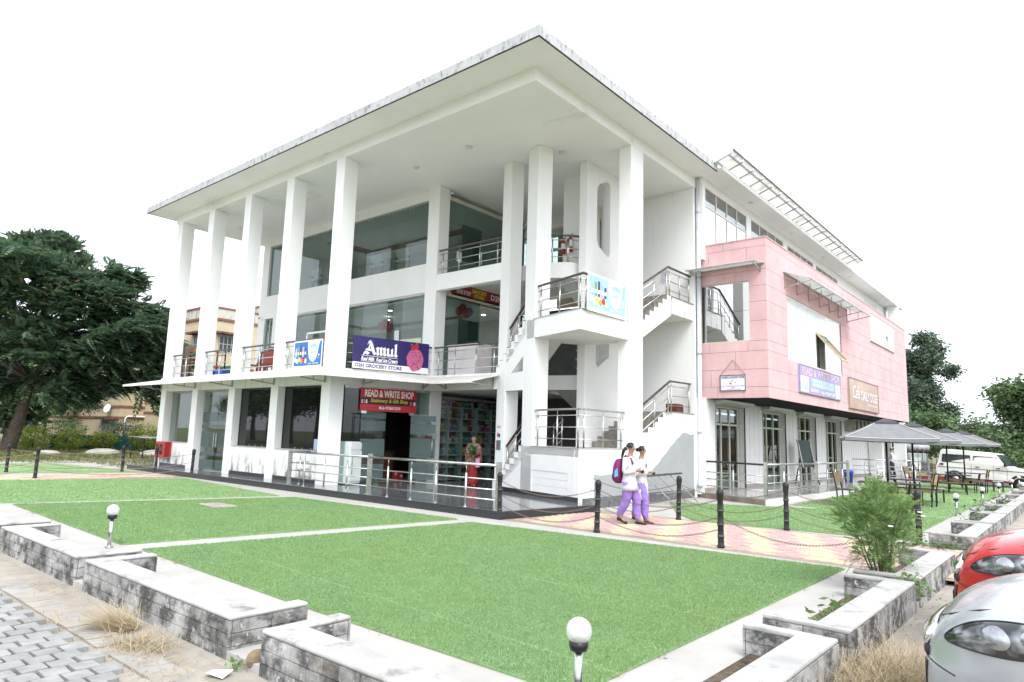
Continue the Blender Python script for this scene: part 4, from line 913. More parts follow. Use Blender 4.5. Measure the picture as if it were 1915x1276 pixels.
# grocery banner
fr = frame((-16.18,15.75,6.44), (0,1,0), (0,0,1)); W, H = 2.75, .42
t = board('grocery_banner', 'red ONE STOP GROCERY STORE banner over the first-floor entrance', 'banner', fr, W, H, mat('banner_red', (.36,.03,.03), .6, var=.1), .012)
letter(t, fr, P_white, 'ONE STOP', .25, .95, .10, .24, c=.012, bold=.02, shear=.15); letter(t, fr, P_yel, 'GROCERY', 1.0, 1.78, .22, .37, c=.012, bold=.03); letter(t, fr, P_yel, 'STORE!', 1.12, 1.66, .05, .19, c=.012, bold=.03); letter(t, fr, P_white, 'D2H', 2.0, 2.6, .14, .34, c=.012, bold=.03)
shape(t, fr, P_blk, [(.08,.36),(.12,.38),(.2,.12),(.16,.1)], .005)
# milk posters
def milk(fr, W, H, label, back, group):
    t = board('milk_poster', label, 'poster', fr, W, H, P_white, .012, None, group)
    shape(t, fr, back, rrect(.03*W,.50*W,.10*H,.95*H,.03,4), .004); 
    drop = [(.47*W,.95*H),(.50*W,.80*H),(.55*W,.40*H),(.62*W,.26*H),(.70*W,.22*H),(.78*W,.28*H),(.84*W,.45*H),(.90*W,.88*H),(.93*W,.95*H),(.975*W,.95*H),(.975*W,.10*H),(.45*W,.10*H),(.45*W,.95*H)]
    shape(t, fr, back, drop, .0035)
    for i, (c_, hh) in enumerate(((P_lilac,.33),(P_green,.38),(P_purple,.42),(P_lilac,.36),(P_purple,.30))):
        a = (.07+i*.082)*W; shape(t, fr, c_, rect(a,a+.062*W,.42*H,.42*H+hh*H), .006, 'pack_print'); shape(t, fr, P_white, rect(a+.008*W,a+.054*W,(.50)*H,(.60)*H), .0085, 'pack_print')
    for i, c_ in enumerate((P_white,P_cream,P_yel,P_orange,P_red,P_cream)): shape(t, fr, c_, ell((.08+i*.075)*W,(.33-.06*(i%2))*H,.04*W,.09*H,10), .009+.0006*i, 'food_print')
    shape(t, fr, P_cyan, [(.60*W,.82*H),(.70*W,.88*H),(.82*W,.80*H),(.79*W,.55*H),(.62*W,.52*H)], .006); shape(t, fr, P_white, rect(.63*W,.78*W,.60*H,.72*H), .0085)
    for a, b, r in ((.90,.45,.018),(.88,.35,.01)): shape(t, fr, P_white, ell(a*W,b*H,r*W,r*W*1.3,10), .006)
    letter(t, fr, P_white, 'ENJOY THEM HERE', .55*W, .90*W, .135*H, .19*H, c=.007, bold=.02); return t
milk(frame((-9.355,13.90,4.92), (0,1,0), (0,0,1)), 1.88, .98, 'pale cyan milk product poster on the upper stair landing rail', P_cyan, None)
milk(frame((-19.02,11.685,Z1+.02), (1,0,0), (0,0,1)), 1.55, .88, 'deep blue milk product poster on the balcony rail between two columns', P_blue, None)
# handicraft board hung on a cord
fr = frame((-8.65,PY0-.03,3.30), (1,0,0), (0,0,1)); W, H = .82, .50
t = board('handicraft_board', 'small white TAILORING & HANDICRAFT CENTER board hung on a cord on the pink wall', 'sign', fr, W, H, P_white, .02, mat('dark_frame', (.10,.09,.12), .5))
letter(t, fr, P_purple, 'TAILORING & HANDICRAFT CENTER', .04, .78, .385, .455, c=.006, bold=.02); letter(t, fr, P_purple, 'Rural Development Institute (RDI)', .16, .77, .13, .175, c=.006, bold=.012); letter(t, fr, P_purple, 'HIHT', .36, .50, .085, .115, c=.006); letter(t, fr, P_lilac, 'Phone: 0135-2471258', .24, .66, .035, .07, c=.006)
for a, b, r, c_ in ((.37,.31,.035,P_cyan),(.42,.33,.03,P_cyan),(.33,.27,.03,P_cream),(.47,.27,.035,P_white),(.50,.26,.02,P_red),(.34,.225,.04,P_blk)): shape(t, fr, c_, ell(a,b,r,r*(.35 if c_ is P_blk else .9),10), .006)
shape(t, fr, P_purple, ell(.08,.14,.045,.045,16), .005); shape(t, fr, P_white, ell(.08,.14,.036,.036,16), .008)
cb = MB(); cb.tube([fr(.02,H,0),fr(.42,.96,0),fr(.80,H,0)], .007, 5); cb.build('cord', mat('brown_cord', (.16,.07,.06), .7), t)
# purple stationery board
fr = frame((PX1+.05,23.1,3.44), (0,1,0), (0,0,1)); W, H = 4.9, .95
t = board('stationery_board', 'overexposed purple READ & WRITE SHOP board on the long pink wall', 'sign', fr, W, H, mat('print_overexposed_purple', (.36,.34,.62), .4, var=.05), .05, mat('grey_frame', (.3,.3,.32), .5))  # strong side light is put into the pale purple, pink and blue prints
letter(t, fr, mat('print_overexposed_pink', (.75,.50,.66), .4), 'READ & WRITE SHOP', .2, 4.7, .62, .90, c=.010, bold=.035)
shape(t, fr, mat('print_overexposed_blue', (.38,.58,.76), .4), rrect(1.25,4.0,.27,.58,.05), .005); letter(t, fr, P_white, 'READ & WRITE STATIONERY', 1.4, 3.85, .44, .54, c=.010, bold=.02); letter(t, fr, P_white, '& MOBILE RECHARGE SHOP', 1.45, 3.8, .31, .41, c=.010, bold=.02); letter(t, fr, P_white, 'Mob-9758672359', 2.25, 4.1, .07, .20, c=.010, bold=.03)
shape(t, fr, P_white, rrect(.1,.95,.05,.58,.04), .005); shape(t, fr, P_white, rrect(4.2,4.82,.05,.55,.04), .005); shape(t, fr, MATS['print_overexposed_pink'], [(1.05,.33),(1.2,.22),(2.1,.22),(2.1,.10),(1.15,.10)], .006)
for i in range(8): shape(t, fr, (P_cyan,P_lilac)[i % 2], rect(.2+.09*i,.26+.09*i,.1+.02*(i % 3),.3+.05*(i % 4)), .008); 
for i in range(12): shape(t, fr, (P_lilac,P_cyan)[i % 2], rect(4.27+.13*(i % 4),4.35+.13*(i % 4),.12+.13*(i//4),.20+.13*(i//4)), .008)
# cafe board
fr = frame((PX1+.06,29.2,3.22), (0,1,0), (0,0,1)); W, H = 5.0, 1.25
t = board('cafe_board', 'brown-gold Cafe DAILY DOSE signboard on the pink wall above the parasols', 'sign', fr, W, H, mat('cafe_board_brown', (.40,.28,.22), .4, var=.25, vscale=.35, col2=(.62,.48,.40)), .06, mat('dark_frame', (.10,.09,.12), .5))
letter(t, fr, P_white, 'Cafe', .55, 1.65, .45, .98, c=.012, bold=.008, shear=.35); letter(t, fr, P_white, 'DAILY DOSE', 1.9, 4.7, .42, .82, c=.012, bold=.02); letter(t, fr, P_white, 'Quality Campus Eatery', 2.9, 4.7, .20, .34, c=.012, bold=.02)
# gym board
fr = frame((PX1+.05,33.35,6.46), (0,1,0), (0,0,1)); W, H = 5.0, 1.3
t = board('gym_board', 'overexposed white GYM signboard high at the far end of the pink wall', 'sign', fr, W, H, mat('gym_board_pale', (.72,.72,.69), .4, var=.05, vscale=.5), .06, mat('grey_frame', (.3,.3,.32), .5))  # near-white board colour has the overexposure painted in
letter(t, fr, P_white, 'GYM', 1.5, 3.6, .35, 1.0, c=.012, bold=.04); shape(t, fr, mat('print_pale_blue', (.62,.70,.74), .4), [(.2,.1),(.9,.1),(.7,1.1),(.3,1.15)], .006)
shape(t, fr, MATS['print_pale_blue'], [(4.0,.1),(4.7,.1),(4.6,1.0),(4.2,1.1)], .006)
# small poster on the stair pillar
fr = frame(dfr(-.26,1.28,.012), du, (0,0,1))
t = board('pillar_poster', 'small pink and teal poster pasted on the stair pillar', 'poster', fr, .27, .78, P_white, .006)
shape(t, fr, mat('print_teal', (.05,.25,.28), .4), rect(.01,.26,.02,.30), .003); shape(t, fr, P_red, rect(.02,.10,.05,.27), .006); shape(t, fr, P_blk, ell(.16,.44,.05,.06,10), .003); shape(t, fr, P_pinkice, ell(.08,.46,.04,.07,10), .003); letter(t, fr, P_red, 'NOTICE', .04, .23, .66, .71, c=.004)
# papers on the glass
for (p, lb) in (((-18.35,15.17,4.9), 'white paper notice stuck on the first-floor glass'), ((-16.20,15.95,7.65), 'white paper notice on the second-floor glass beside the pillar')):
    fr = frame(p, (1,0,0) if p[1] < 15.5 else (0,1,0), (0,0,1)); t = board('paper_notice', lb, 'notice', fr, .24, .36, P_white, .003)
    for i in range(5): shape(t, fr, mat('print_grey', (.35,.35,.37), .5), rect(.03,.21,.05+i*.06,.065+i*.06), .0025)
fr = frame((-10.55,19.985,6.95), (1,0,0), (0,0,1)); t = board('paper_notice', 'faint lilac paper notice on the stair hall wall', 'notice', fr, .28, .42, mat('print_pale_lilac', (.66,.64,.74), .5), .003)
for i in range(6): shape(t, fr, MATS['print_grey'], rect(.04,.24,.05+i*.055,.062+i*.055), .0025)
# ------------------------------------------------------------------ steel guard rail on the front deck
def guard(label, pts, big, z, h=.98, n=3, posts=(), black_first=False):
    """square-post steel guard rail: pts polyline, big = list of square post points, posts = slim post points"""
    t = thing('guard_rail', label, 'railing', (pts[0][0], pts[0][1], z))
    for i, (a, b) in enumerate(zip(pts[:-1], pts[1:])):
        A = Vector((*a, z+h-.06)); B = Vector((*b, z+h-.06)); MB().tube([A, B], .030, 10).build('handrail', M_black if (black_first and i == 0) else M_steel, t, smooth=True)
        for k in range(n): q = Vector((0,0,-(h-.06)+.20+k*.21)); MB().tube([A+q, B+q], .016, 8).build('rail', M_steel, t, smooth=True)
    for p in big:
        m = MB(); m.box(p[0]-.045,p[0]+.045,p[1]-.045,p[1]+.045,z,z+h+.02); m.box(p[0]-.075,p[0]+.075,p[1]-.075,p[1]+.075,z,z+.012); m.build('square_post', M_steel, t, bevel=.004)
    for p in posts:
        m = MB(); m.cyl((p[0],p[1],z),(p[0],p[1],z+h*.74),.024,10); m.cyl((p[0],p[1],z+h*.74),(p[0],p[1],z+h-.07),.009,6); m.lathe([(.05,0),(.05,.008),(.03,.014)],10,(p[0],p[1],z)); m.build('post', M_steel, t, smooth=True)
    return t
guard('steel guard rail along the front edge of the shop deck', [(-17.45,11.5),(-17.45,10.87),(-13.83,10.87),(-9.50,10.87)], [(-17.45,10.87),(-13.83,10.87),(-9.50,10.87)], DZ, posts=[(-16.7,10.87),(-15.75,10.87),(-14.75,10.87),(-13.1,10.87),(-12.25,10.87),(-11.4,10.87),(-10.45,10.87),(-17.45,11.2)])
guard('cafe deck rail with a black end section beside the downpipe', [(-9.25,20.35),(-7.05,19.65),(-6.85,23.7),(-6.78,27.3)], [(-7.05,19.65),(-6.85,23.7),(-6.78,27.3)], .175, h=1.0, posts=[(-8.15,20.0),(-6.98,20.95),(-6.94,22.2),(-6.84,24.9),(-6.82,25.8),(-6.80,26.6)], black_first=True)
guard('steel ramp rail at the far end of the cafe deck', [(-9.2,37.6),(-6.9,38.6),(-6.3,41.0)], [(-9.2,37.6),(-7.6,38.3),(-6.3,41.0)], .15, h=1.0, posts=[(-8.6,37.86),(-8.1,38.1),(-7.1,38.5),(-6.75,39.2),(-6.55,40.0)])
# rail section lying against the grey wall
t = thing('loose_rail', 'loose steel railing section leaning on the cement wall behind the two women', 'railing', (-8.6,17.2,0))
m = MB(); m.bar((-8.95,15.2,.76),(-8.95,18.2,.80),.07,.05); m.build('handrail', M_wood, t)
for y in (16.4,17.1,17.8): MB().tube([(-8.96,y-.25,.76),(-8.45,y+.42,.03)], .018, 6).build('post', M_steel_dull, t)
for k in (.3,.6,.9): MB().tube([(-8.96+.5*k,15.9+.5*k,.76-.73*k),(-8.96+.5*k,18.2+.4*k,.80-.75*k)], .010, 6).build('rail', M_steel_dull, t)

# ------------------------------------------------------------------ bollards and chains
prof = [(.062,0),(.062,.03),(.052,.05),(.050,.16),(.058,.18),(.050,.20),(.048,.34),(.056,.36),(.056,.40),(.048,.42),(.047,.56),(.055,.58),(.055,.62),(.047,.64),(.047,.76),(.056,.78),(.056,.83),(.060,.84),(.062,.88),(.055,.915),(.035,.945),(.01,.955)]
bm_ = MB().lathe(prof, 14).mesh('shaft', M_black, True); rg = MB()
for z in (.19,.38,.60,.80): rg.lathe([(.050,z-.012),(.0585,z-.006),(.0585,z+.006),(.050,z+.012)],14)
rings = [MB().lathe([(.050,z-.010),(.0595,z-.005),(.0595,z+.005),(.050,z+.010)],14).mesh('ring', mat('worn_grey_edge', (.12,.12,.12), .5), True) for z in (.19,.38,.60)]
def bollard(label, x, y, rz=0):
    t = thing('bollard', label, 'bollard', (x,y,0), rz, 'black bollards along the brick paths'); link('shaft', bm_, t, local=True); t.rotation_euler = (random.gauss(0,.012), random.gauss(0,.012), 0)
    for r in rings: link('ring', r, t, local=True)
    return t
BN = [((-9.42,10.84),'black bollard right beside the corner post of the steel guard rail'),((-7.0,10.80),'black bollard standing left of the two women'),((-4.68,10.94),'black bollard standing on the kerb right of the two women'),((-2.3,11.05),'black bollard mostly hidden in the feathery bush')]
BF = [((-6.93,13.95),'rust-stained black bollard in front of the leaning loose rail'),((-4.72,14.25),'black bollard in front of the cafe deck corner'),((-2.43,14.43),'black bollard just right of the feathery bush')]
BL = [((-27.6,6.6),'black bollard at the far left edge on the far side of the left path'),((-26.85,9.9),'black bollard on the far side of the left path before the tree'),((-26.1,10.75),'black bollard in front of the red fire cabinet')]
BL2 = [((-24.5,6.6),'black bollard at the left on the near side of the left path'),((-23.75,9.2),'second black bollard on the near side of the left path') ,((-23.28,10.78),'black bollard in front of the frosted glass door')]
BL2.pop(1)
for row in (BN, BF, BL, BL2):
    for (p, lb) in row: bollard(lb, *p)
_lk = []
def link_geo():
    n, k = 8, 4; path = [Vector((.020*cos(a)+(.010 if cos(a) > 0 else -.010), .0125*sin(a), 0)) for a in np.linspace(0,2*pi,n,endpoint=False)]
    m = MB(); m.tube(path, .0042, k, close=True); return np.array(m.v), m.f
LV, LF = link_geo(); LF = np.array(LF)
def chain(label, a, b, sag):
    a = np.array(a, float); b = np.array(b, float); L = np.linalg.norm(b-a); n = int((L+8*sag*sag/(3*L))/.047); V = []; F = []
    for i in range(n):
        t = (i+.5)/n; p = a+(b-a)*t; p[2] -= 4*sag*t*(1-t); d = (b-a)/L; d = d*L+np.array([0,0,-4*sag*(1-2*t)]); d /= np.linalg.norm(d)
        up = np.array([0,0,1.]); y = np.cross(up, d); y /= np.linalg.norm(y); z = np.cross(d, y); ang = (i % 2)*pi/2+.4; y2 = y*cos(ang)+z*sin(ang); z2 = np.cross(d, y2)
        V.append(p+LV[:,0:1]*d+LV[:,1:2]*y2+LV[:,2:3]*z2); F.append(LF+i*len(LV))
    me = bpy.data.meshes.new('chain'); me.from_pydata(np.concatenate(V).tolist(), [], np.concatenate(F).tolist()); me.materials.append(M_chain)
    link('chain', me, None, label=label, cat='chain', group='rusty chains between the bollards')
HN = ['top','middle','lowest']
def chains(P, Q, who, hs=(.78,.50,.30), sags=(.22,.24,.22)):
    for h, s, nm in zip(hs, sags, HN): chain('%s rusty chain %s' % (nm, who), (*P, h), (*Q, h), s)
chains(BN[0][0], BN[1][0], 'from the guard rail corner to the bollard left of the women')
chains(BN[1][0], BN[2][0], 'hanging in front of the two women')
chain('single rusty chain hanging over the kerb towards the bush', (*BN[2][0],.50), (*BN[3][0],.48), .30)
chains(BF[0][0], BF[1][0], 'before the cafe deck between the rear bollards')
chains(BF[1][0], BF[2][0], 'behind the bush between the rear bollards')
chains((-9.2,13.9), BF[0][0], 'from the stair wall to the rust-stained bollard')
chains(BL[0][0], BL[1][0], 'on the far side of the left path', sags=(.14,.17,.17)); chains(BL2[0][0], BL2[1][0], 'on the near side of the left path', sags=(.2,.22,.2)); chains(BL[1][0], BL[2][0], 'next to the red fire cabinet', sags=(.06,.06,.06)); chains((-31,5.4), BL[0][0], 'running off the left edge on the far side', sags=(.18,.2,.2)); chains((-25.1,3.9), BL2[0][0], 'running off the left edge on the near side', sags=(.18,.2,.2))

# ------------------------------------------------------------------ globe garden lamps
M_globe = glass('lamp_globe', (.86,.88,.85), 1, 1.45, frost=.55); MATS['lamp_globe'].node_tree.nodes['Diffuse BSDF'].inputs[0].default_value = (.82,.84,.81,1)
pole_m = MB().cyl((0,0,-.03),(0,0,.40),.027,12).mesh('pole', M_steel, True); col_m = MB().lathe([(.03,.385),(.055,.39),(.062,.42),(.058,.445),(.04,.45)],14).mesh('collar', M_blackmetal, True)
glb_m = MB().lathe([(.04,.44)]+[(.082*sin(a),.505-.082*cos(a)) for a in np.linspace(.55,pi,14)],18).mesh('globe', M_globe, True)
blb_m = MB().ball((0,0,.49),.028,8,6).mesh('bulb', P_white, True); bas_m = MB().lathe([(.05,0),(.05,.01),(.03,.018)],12).mesh('base_plate', M_steel, True)
def lamp(label, x, y, s=1.0):
    t = thing('garden_lamp', label, 'lamp', (x,y,0), 0, 'globe garden lamps'); t.scale = (s,s,s)
    for nm, me in (('pole',pole_m),('collar',col_m),('globe',glb_m),('bulb',blb_m),('base_plate',bas_m)): link(nm, me, t, local=True)
lamp('globe lamp on a steel post beside the left planters', -10.52, 3.82)
lamp('large near globe lamp cut by the bottom edge of the picture', -2.515, 3.69, 1.0)
for lb, x, y in (('globe lamp nearest the camera in the right-hand row',-2.70,21.3),('second globe lamp in the right-hand row',-2.58,25.9),('third globe lamp in the right-hand row',-2.5,30.2),('fourth globe lamp in the right-hand row',-2.46,35.0),('fifth and farthest globe lamp before the jeep',-2.55,40.5)): lamp(lb, x, y, 1.0)

# ------------------------------------------------------------------ fire cabinet, extinguishers, cameras and other small fixtures
M_red = mat('red_enamel', (.42,.025,.025), .35, var=.1, vscale=6)
t = thing('fire_cabinet', 'red fire hose cabinet with two dark windows on the white wall', 'cabinet', (-26.95,11.45,.45))
MB().box(-27.78,-26.9,11.35,11.585,.49,1.10).build('case', M_red, t, bevel=.008)
for x in (-27.70,-27.34): MB().box(x,x+.2,11.34,11.352,.62,1.0).build('window', M_glass_black, t)
MB().box(-26.905,-26.885,11.34,11.5,.52,1.08).build('door_edge', mat('dark_red', (.24,.012,.012), .4), t)
def extinguisher(label, p, s=1.0):
    t = thing('fire_extinguisher', label, 'extinguisher', p, 0, 'fire extinguishers'); t.scale = (s,s,s)
    MB().lathe([(.07,0),(.075,.02),(.075,.36),(.06,.42),(.025,.45),(.02,.48)],14).build('bottle', M_red, t, smooth=True, local=True)
    MB().lathe([(.076,.14),(.0765,.15),(.0765,.31),(.076,.32)],14).build('label_band', P_white, t, smooth=True, local=True)
    MB().obox((.03,0,.51),(.14,.02,.02),ry=-.4).obox((.02,0,.48),(.10,.02,.02)).build('lever', M_blackmetal, t, local=True)
    MB().tube([(0,.02,.48),(-.08,.03,.45),(-.11,.03,.30),(-.09,.02,.14)],.011,6).build('hose', M_blackmetal, t, smooth=True, local=True)
extinguisher('red fire extinguisher hung on the white pillar by the shop door', (-15.98,14.84,1.45), 1.35)
extinguisher('left of the two fire extinguishers on the second-floor stair wall', (-12.34,16.90,7.52), 1.0)
extinguisher('right of the two fire extinguishers on the second-floor stair wall', (-12.08,16.90,7.56), 1.05)
bpart('wall', MB().box(-12.43,-11.21,17.0,17.1,Z2,CZ), M_white)
def cctv(label, p, d):
    t = thing('security_camera', label, 'camera', p, 0); p = Vector(p); d = Vector(d)
    MB().obox(p, (.06,.06,.04)).build('mount', P_white, t); MB().ball(p+d*.10-Vector((0,0,.03)),.055,10,8).build('housing', P_white, t, smooth=True); MB().ball(p+d*.12-Vector((0,0,.055)),.038,10,8).build('lens', M_blackmetal, t, smooth=True)
cctv('white dome camera under the ceiling at the corner pillar', (-16.05,15.46,9.9), (.5,-.3,0)); cctv('small camera on the wall at the left end of the balcony', (-27.35,15.05,6.55), (.3,-.8,0))

# ------------------------------------------------------------------ shop interior seen through glass
cab = MB().box(-17.4,-17.3,15.0,19.2,DZ,2.95).mesh('x', M_interior_dark)
t = thing('bookshelf', 'tall grey bookshelf full of small goods behind the recessed shop glass', 'shelf', (-16.6,17.2,DZ))
M_shelf = mat('grey_shelf', (.66,.68,.70), .6, var=.03)
MB().box(-16.75,-16.72,15.5,19.3,DZ,2.95).build('back_panel', mat('shelf_back', (.20,.21,.22), .7), t)
SY = [15.5,16.15,16.8,17.55,18.3,18.85,19.3]; SZ = [DZ+.05,.62,1.02,1.42,1.82,2.25,2.62]
for y in SY: MB().box(-16.75,-16.42,y-.018,y+.018,DZ,2.66).build('upright', M_shelf, t)
for z in SZ: MB().box(-16.75,-16.42,15.5,19.3,z-.016,z+.016).build('shelf', M_shelf, t)
bk = {}; cols = [(.50,.06,.06),(.08,.24,.55),(.66,.60,.50),(.16,.42,.20),(.72,.56,.08),(.45,.18,.45),(.75,.75,.75),(.10,.10,.11),(.20,.46,.54),(.60,.30,.14)]
CN = ['red','blue','cream','green','yellow','purple','white','black','teal','orange']; RN = ['bottom','second lowest','third','middle','fifth','sixth','top']
for i, c in enumerate(cols): bk[i] = mat('goods_%d' % i, c, .5, var=.15, vscale=9)
GB = {}
def goods(w_, h_, ci):
    k = (round(w_,2), round(h_,2), ci)
    if k not in GB:
        m = MB(); m.prism(rrect(-.07,.07,-k[0]/2,k[0]/2,.006,1), 0, k[1]); m.mi = 1; m.box(.07,.0715,-k[0]*.35,k[0]*.35,k[1]*.55,k[1]*.8); GB[k] = m.mesh('boxed_item', [bk[ci], bk[6]])
    return GB[k]
for si, z in enumerate(SZ):
    for a, b in zip(SY[:-1], SY[1:]):
        y = a+.04
        while y < b-.07:
            w_ = random.choice((.05,.08,.12,.16)); h_ = random.choice((.16,.20,.24,.28)); 
            if random.random() < .18: y += w_; continue
            if y+w_ > b-.02: break
            ci = random.randrange(10)
            link('boxed_item', goods(w_, h_, ci), None, loc=(-16.53-random.uniform(0,.06), y+w_/2, z+.016), rot=(0,0,random.gauss(0,.06)), label='%s boxed item on the %s shelf of the grey bookshelf' % (CN[ci], RN[si]), cat='boxed item', group='goods on the bookshelf')
            y += w_+.008
bpart('pane', MB().box(-16.26,-16.248,15.42,19.3,DZ+.02,2.95), M_glass, sh)
bpart('glass_head', MB().box(-16.28,-16.23,15.42,19.3,2.86,2.95), M_steel_dull, sh)
# fridge, counter and shop clutter
t = thing('fridge', 'white fridge with control panel at the shop entrance', 'fridge', (-16.85,12.42,DZ), .2)
MB().box(-.33,.30,-.26,.26,.02,1.25).build('cabinet', mat('fridge_white', (.58,.63,.62), .35, var=.03), t, local=True, bevel=.03); MB().box(.30,.315,-.22,.22,1.02,1.20).build('control_panel', M_shelf, t, local=True); MB().box(.30,.32,-.24,.24,.10,.98).build('door', mat('fridge_door', (.66,.71,.70), .3), t, local=True, bevel=.02)
MB().tube([(.33,-.18,.3),(.34,-.18,.5),(.34,-.18,.8)],.01,6).build('handle', M_steel, t, local=True)
t = thing('shop_counter', 'brown shop counter stacked with goods inside the doorway', 'counter', (-18.4,14.2,DZ)); MB().box(-18.9,-18.2,13.3,15.3,DZ,1.05).build('body', mat('counter_brown', (.16,.06,.03), .5), t, bevel=.01); MB().box(-18.95,-18.12,13.25,15.35,1.05,1.09).build('top', M_wood, t)
for i in range(34):
    y = 13.3+random.uniform(0,1.9); st = i % 3; z = 1.09 if st == 0 else DZ
    x = -18.5+random.uniform(-.2,.2) if st == 0 else (-17.9+random.uniform(0,.5) if st == 1 else -19.6)
    ci = random.randrange(10)
    link('boxed_item', goods(random.choice((.12,.16)), random.choice((.24,.28,.2)), ci), None, loc=(x, y, z), rot=(0,0,random.uniform(-.5,.5)), label='loose %s boxed item %s in the dark shop doorway' % (CN[ci], ('on the counter','on the floor before the counter','on the floor behind the counter')[st]), cat='boxed item', group='loose goods in the shop doorway')
for k in range(3):
    t = thing('wall_rack', ['left wall rack in the dark stationery shop', 'middle wall rack in the dark stationery shop', 'right wall rack in the dark stationery shop'][k], 'rack', (-20.5+k*1.5, 19.0, DZ))
    for z in (.5,.95,1.4,1.85,2.3): MB().box(-21.1+k*1.5,-19.75+k*1.5,18.75,19.15,z-.012,z+.012).build('shelf', M_shelf, t)
    for x in (-21.1,-19.75): MB().box(x+k*1.5-.012,x+k*1.5+.012,18.75,19.15,DZ,2.5).build('upright', M_shelf, t)
t = thing('green_hoop', 'green plastic hoop toy hanging behind the shop glass', 'toy', (-16.45,14.45,2.35)); 
for r in (.17,.22,.26): MB().tube([(-16.42,14.5+r*.55*cos(a),2.55+r*sin(a)) for a in np.linspace(0,2*pi,20,endpoint=False)],.018,6,close=True).build('hoop', mat('hoop_green', (.12,.36,.30), .4), t)
# first floor: white freezer with clothes, balloons, gym machines, stored furniture
t = thing('display_counter', 'white display counter behind the first-floor railing', 'counter', (-14.9,15.6,Z1)); MB().box(-15.75,-14.45,15.3,16.0,Z1,Z1+.98).build('body', mat('counter_white', (.66,.63,.64), .4), t, bevel=.01); MB().box(-15.78,-14.42,15.27,16.03,Z1+.98,Z1+1.01).build('top', P_white, t)
m = MB(); 
for i in range(7): m.ball((-15.35+i*.11,15.55+.05*(i % 2),Z1+1.05+.02*(i % 3)),.10,8,6,(1.3,1,.6))
m.build('folded_clothes', mat('dark_cloth', (.02,.025,.04), .8, var=.3), label='heap of dark clothes on the white display counter', cat='clothes')
def balloons(p, lb):
    t = thing('balloon_bunch', lb, 'balloons', p)
    for i, (dx, dy, dz, c) in enumerate(((0,0,0,(.45,.01,.02)),(.1,.25,-.05,(.45,.01,.02)),(.05,.42,.03,(.12,.07,.35)),(.0,.15,.12,(.45,.01,.02)))): MB().ball((p[0]+dx,p[1]+dy,p[2]+dz),.15,10,8,(1,1,1.15)).build('balloon', mat('balloon_%d' % (i % 2 if i != 2 else 5), c, .3), t, smooth=True)
balloons((-16.5,16.5,6.0), 'red and purple balloons at the first-floor store entrance'); balloons((-19.6,15.6,5.6), 'red and purple balloons behind the first-floor glass')
def treadmill(label, x, y):
    t = thing('treadmill', label, 'treadmill', (x,y,Z2), 0, 'gym treadmills'); m_ = mat('gym_grey', (.14,.14,.15), .5); mw = mat('gym_white', (.6,.6,.6), .4)
    MB().box(x-.35,x+.35,y-.2,y+1.4,Z2+.02,Z2+.2).build('deck', m_, t); MB().bar((x-.33,y,Z2+.15),(x-.33,y-.1,Z2+1.25),.07).build('upright', m_, t); MB().bar((x+.33,y,Z2+.15),(x+.33,y-.1,Z2+1.25),.07).build('upright', m_, t)
    MB().obox((x,y-.05,Z2+1.35),(.72,.08,.42),rx=.5).build('console', mw, t, bevel=.03); MB().obox((x,y+.1,Z2+1.1),(.8,.5,.08)).build('handle', mw, t, bevel=.02)
for x, lb in ((-24.4,'leftmost treadmill silhouette in the second-floor gym'),(-23.0,'second treadmill silhouette in the second-floor gym'),(-20.4,'treadmill behind the middle of the gym glass'),(-18.9,'treadmill nearest the corner pillar in the gym')): treadmill(lb, x, 15.9)
# balcony clutter between the left columns
t = thing('old_cabinet', 'old brown board cabinet leaning behind the first balcony railing', 'cabinet', (-28.1,12.4,Z1)); MB().obox((-28.18,12.35,Z1+.72),(.55,.34,1.45),ry=.10).build('carcass', mat('old_board', (.22,.17,.13), .8, var=.2), t); MB().obox((-28.23,12.16,Z1+.72),(.46,.02,1.3),ry=.10).build('door', mat('old_ply', (.38,.30,.23), .8), t)
t = thing('orange_rack', 'orange and black metal rack behind the first balcony railing', 'rack', (-27.6,12.5,Z1)); mo = mat('orange_metal', (.50,.12,.03), .5)
for x in (-27.85,-27.25): MB().bar((x,12.4,Z1),(x,12.4,Z1+1.25),.04).build('upright', M_blackmetal, t)
for z in (.35,.75,1.2): MB().bar((-27.85,12.4,Z1+z),(-27.25,12.4,Z1+z),.05).build('shelf', mo if z > .5 else M_blackmetal, t)
t = thing('orange_trolley', 'black and orange trolley frame behind the second balcony railing', 'trolley', (-25.7,12.5,Z1))
for x in (-25.75,-25.1): MB().bar((x,12.5,Z1),(x,12.5,Z1+1.05),.04).build('upright', M_blackmetal, t)
for z in (.5,1.05): MB().bar((-25.82,12.5,Z1+z),(-25.68,12.5,Z1+z),.06).build('clamp', mo, t)
MB().bar((-25.75,12.5,Z1+.9),(-25.1,12.5,Z1+.9),.03).build('handle', M_blackmetal, t)
MB().box(-25.75,-24.7,12.6,13.0,Z1,Z1+.5).build('green_bin', mat('green_plastic', (.03,.16,.07), .4), label='green plastic bin behind the second balcony railing', cat='bin', bevel=.03)
MB().box(-25.5,-24.5,12.1,12.4,Z1,Z1+.3).build('blue_crate', mat('blue_plastic', (.03,.08,.42), .4), label='low blue plastic crate behind the second balcony railing', cat='crate', bevel=.03)
def chair_stack(lb, x, y, rz):
    t = thing('plastic_chair', lb, 'chair', (x,y,Z1), rz, 'red chairs stacked on the balcony'); mr = mat('red_plastic', (.24,.05,.035), .5)
    MB().obox((0,0,.44),(.44,.42,.04)).build('seat', mr, t, local=True, bevel=.01); MB().obox((0,.2,.72),(.42,.04,.5),rx=-.12).build('backrest', mr, t, local=True, bevel=.01)
    for a in (-.19,.19):
        for b in (-.18,.18): MB().bar((a,b,.42),(a*1.15,b*1.15,0),.035).build('leg', mr, t, local=True)
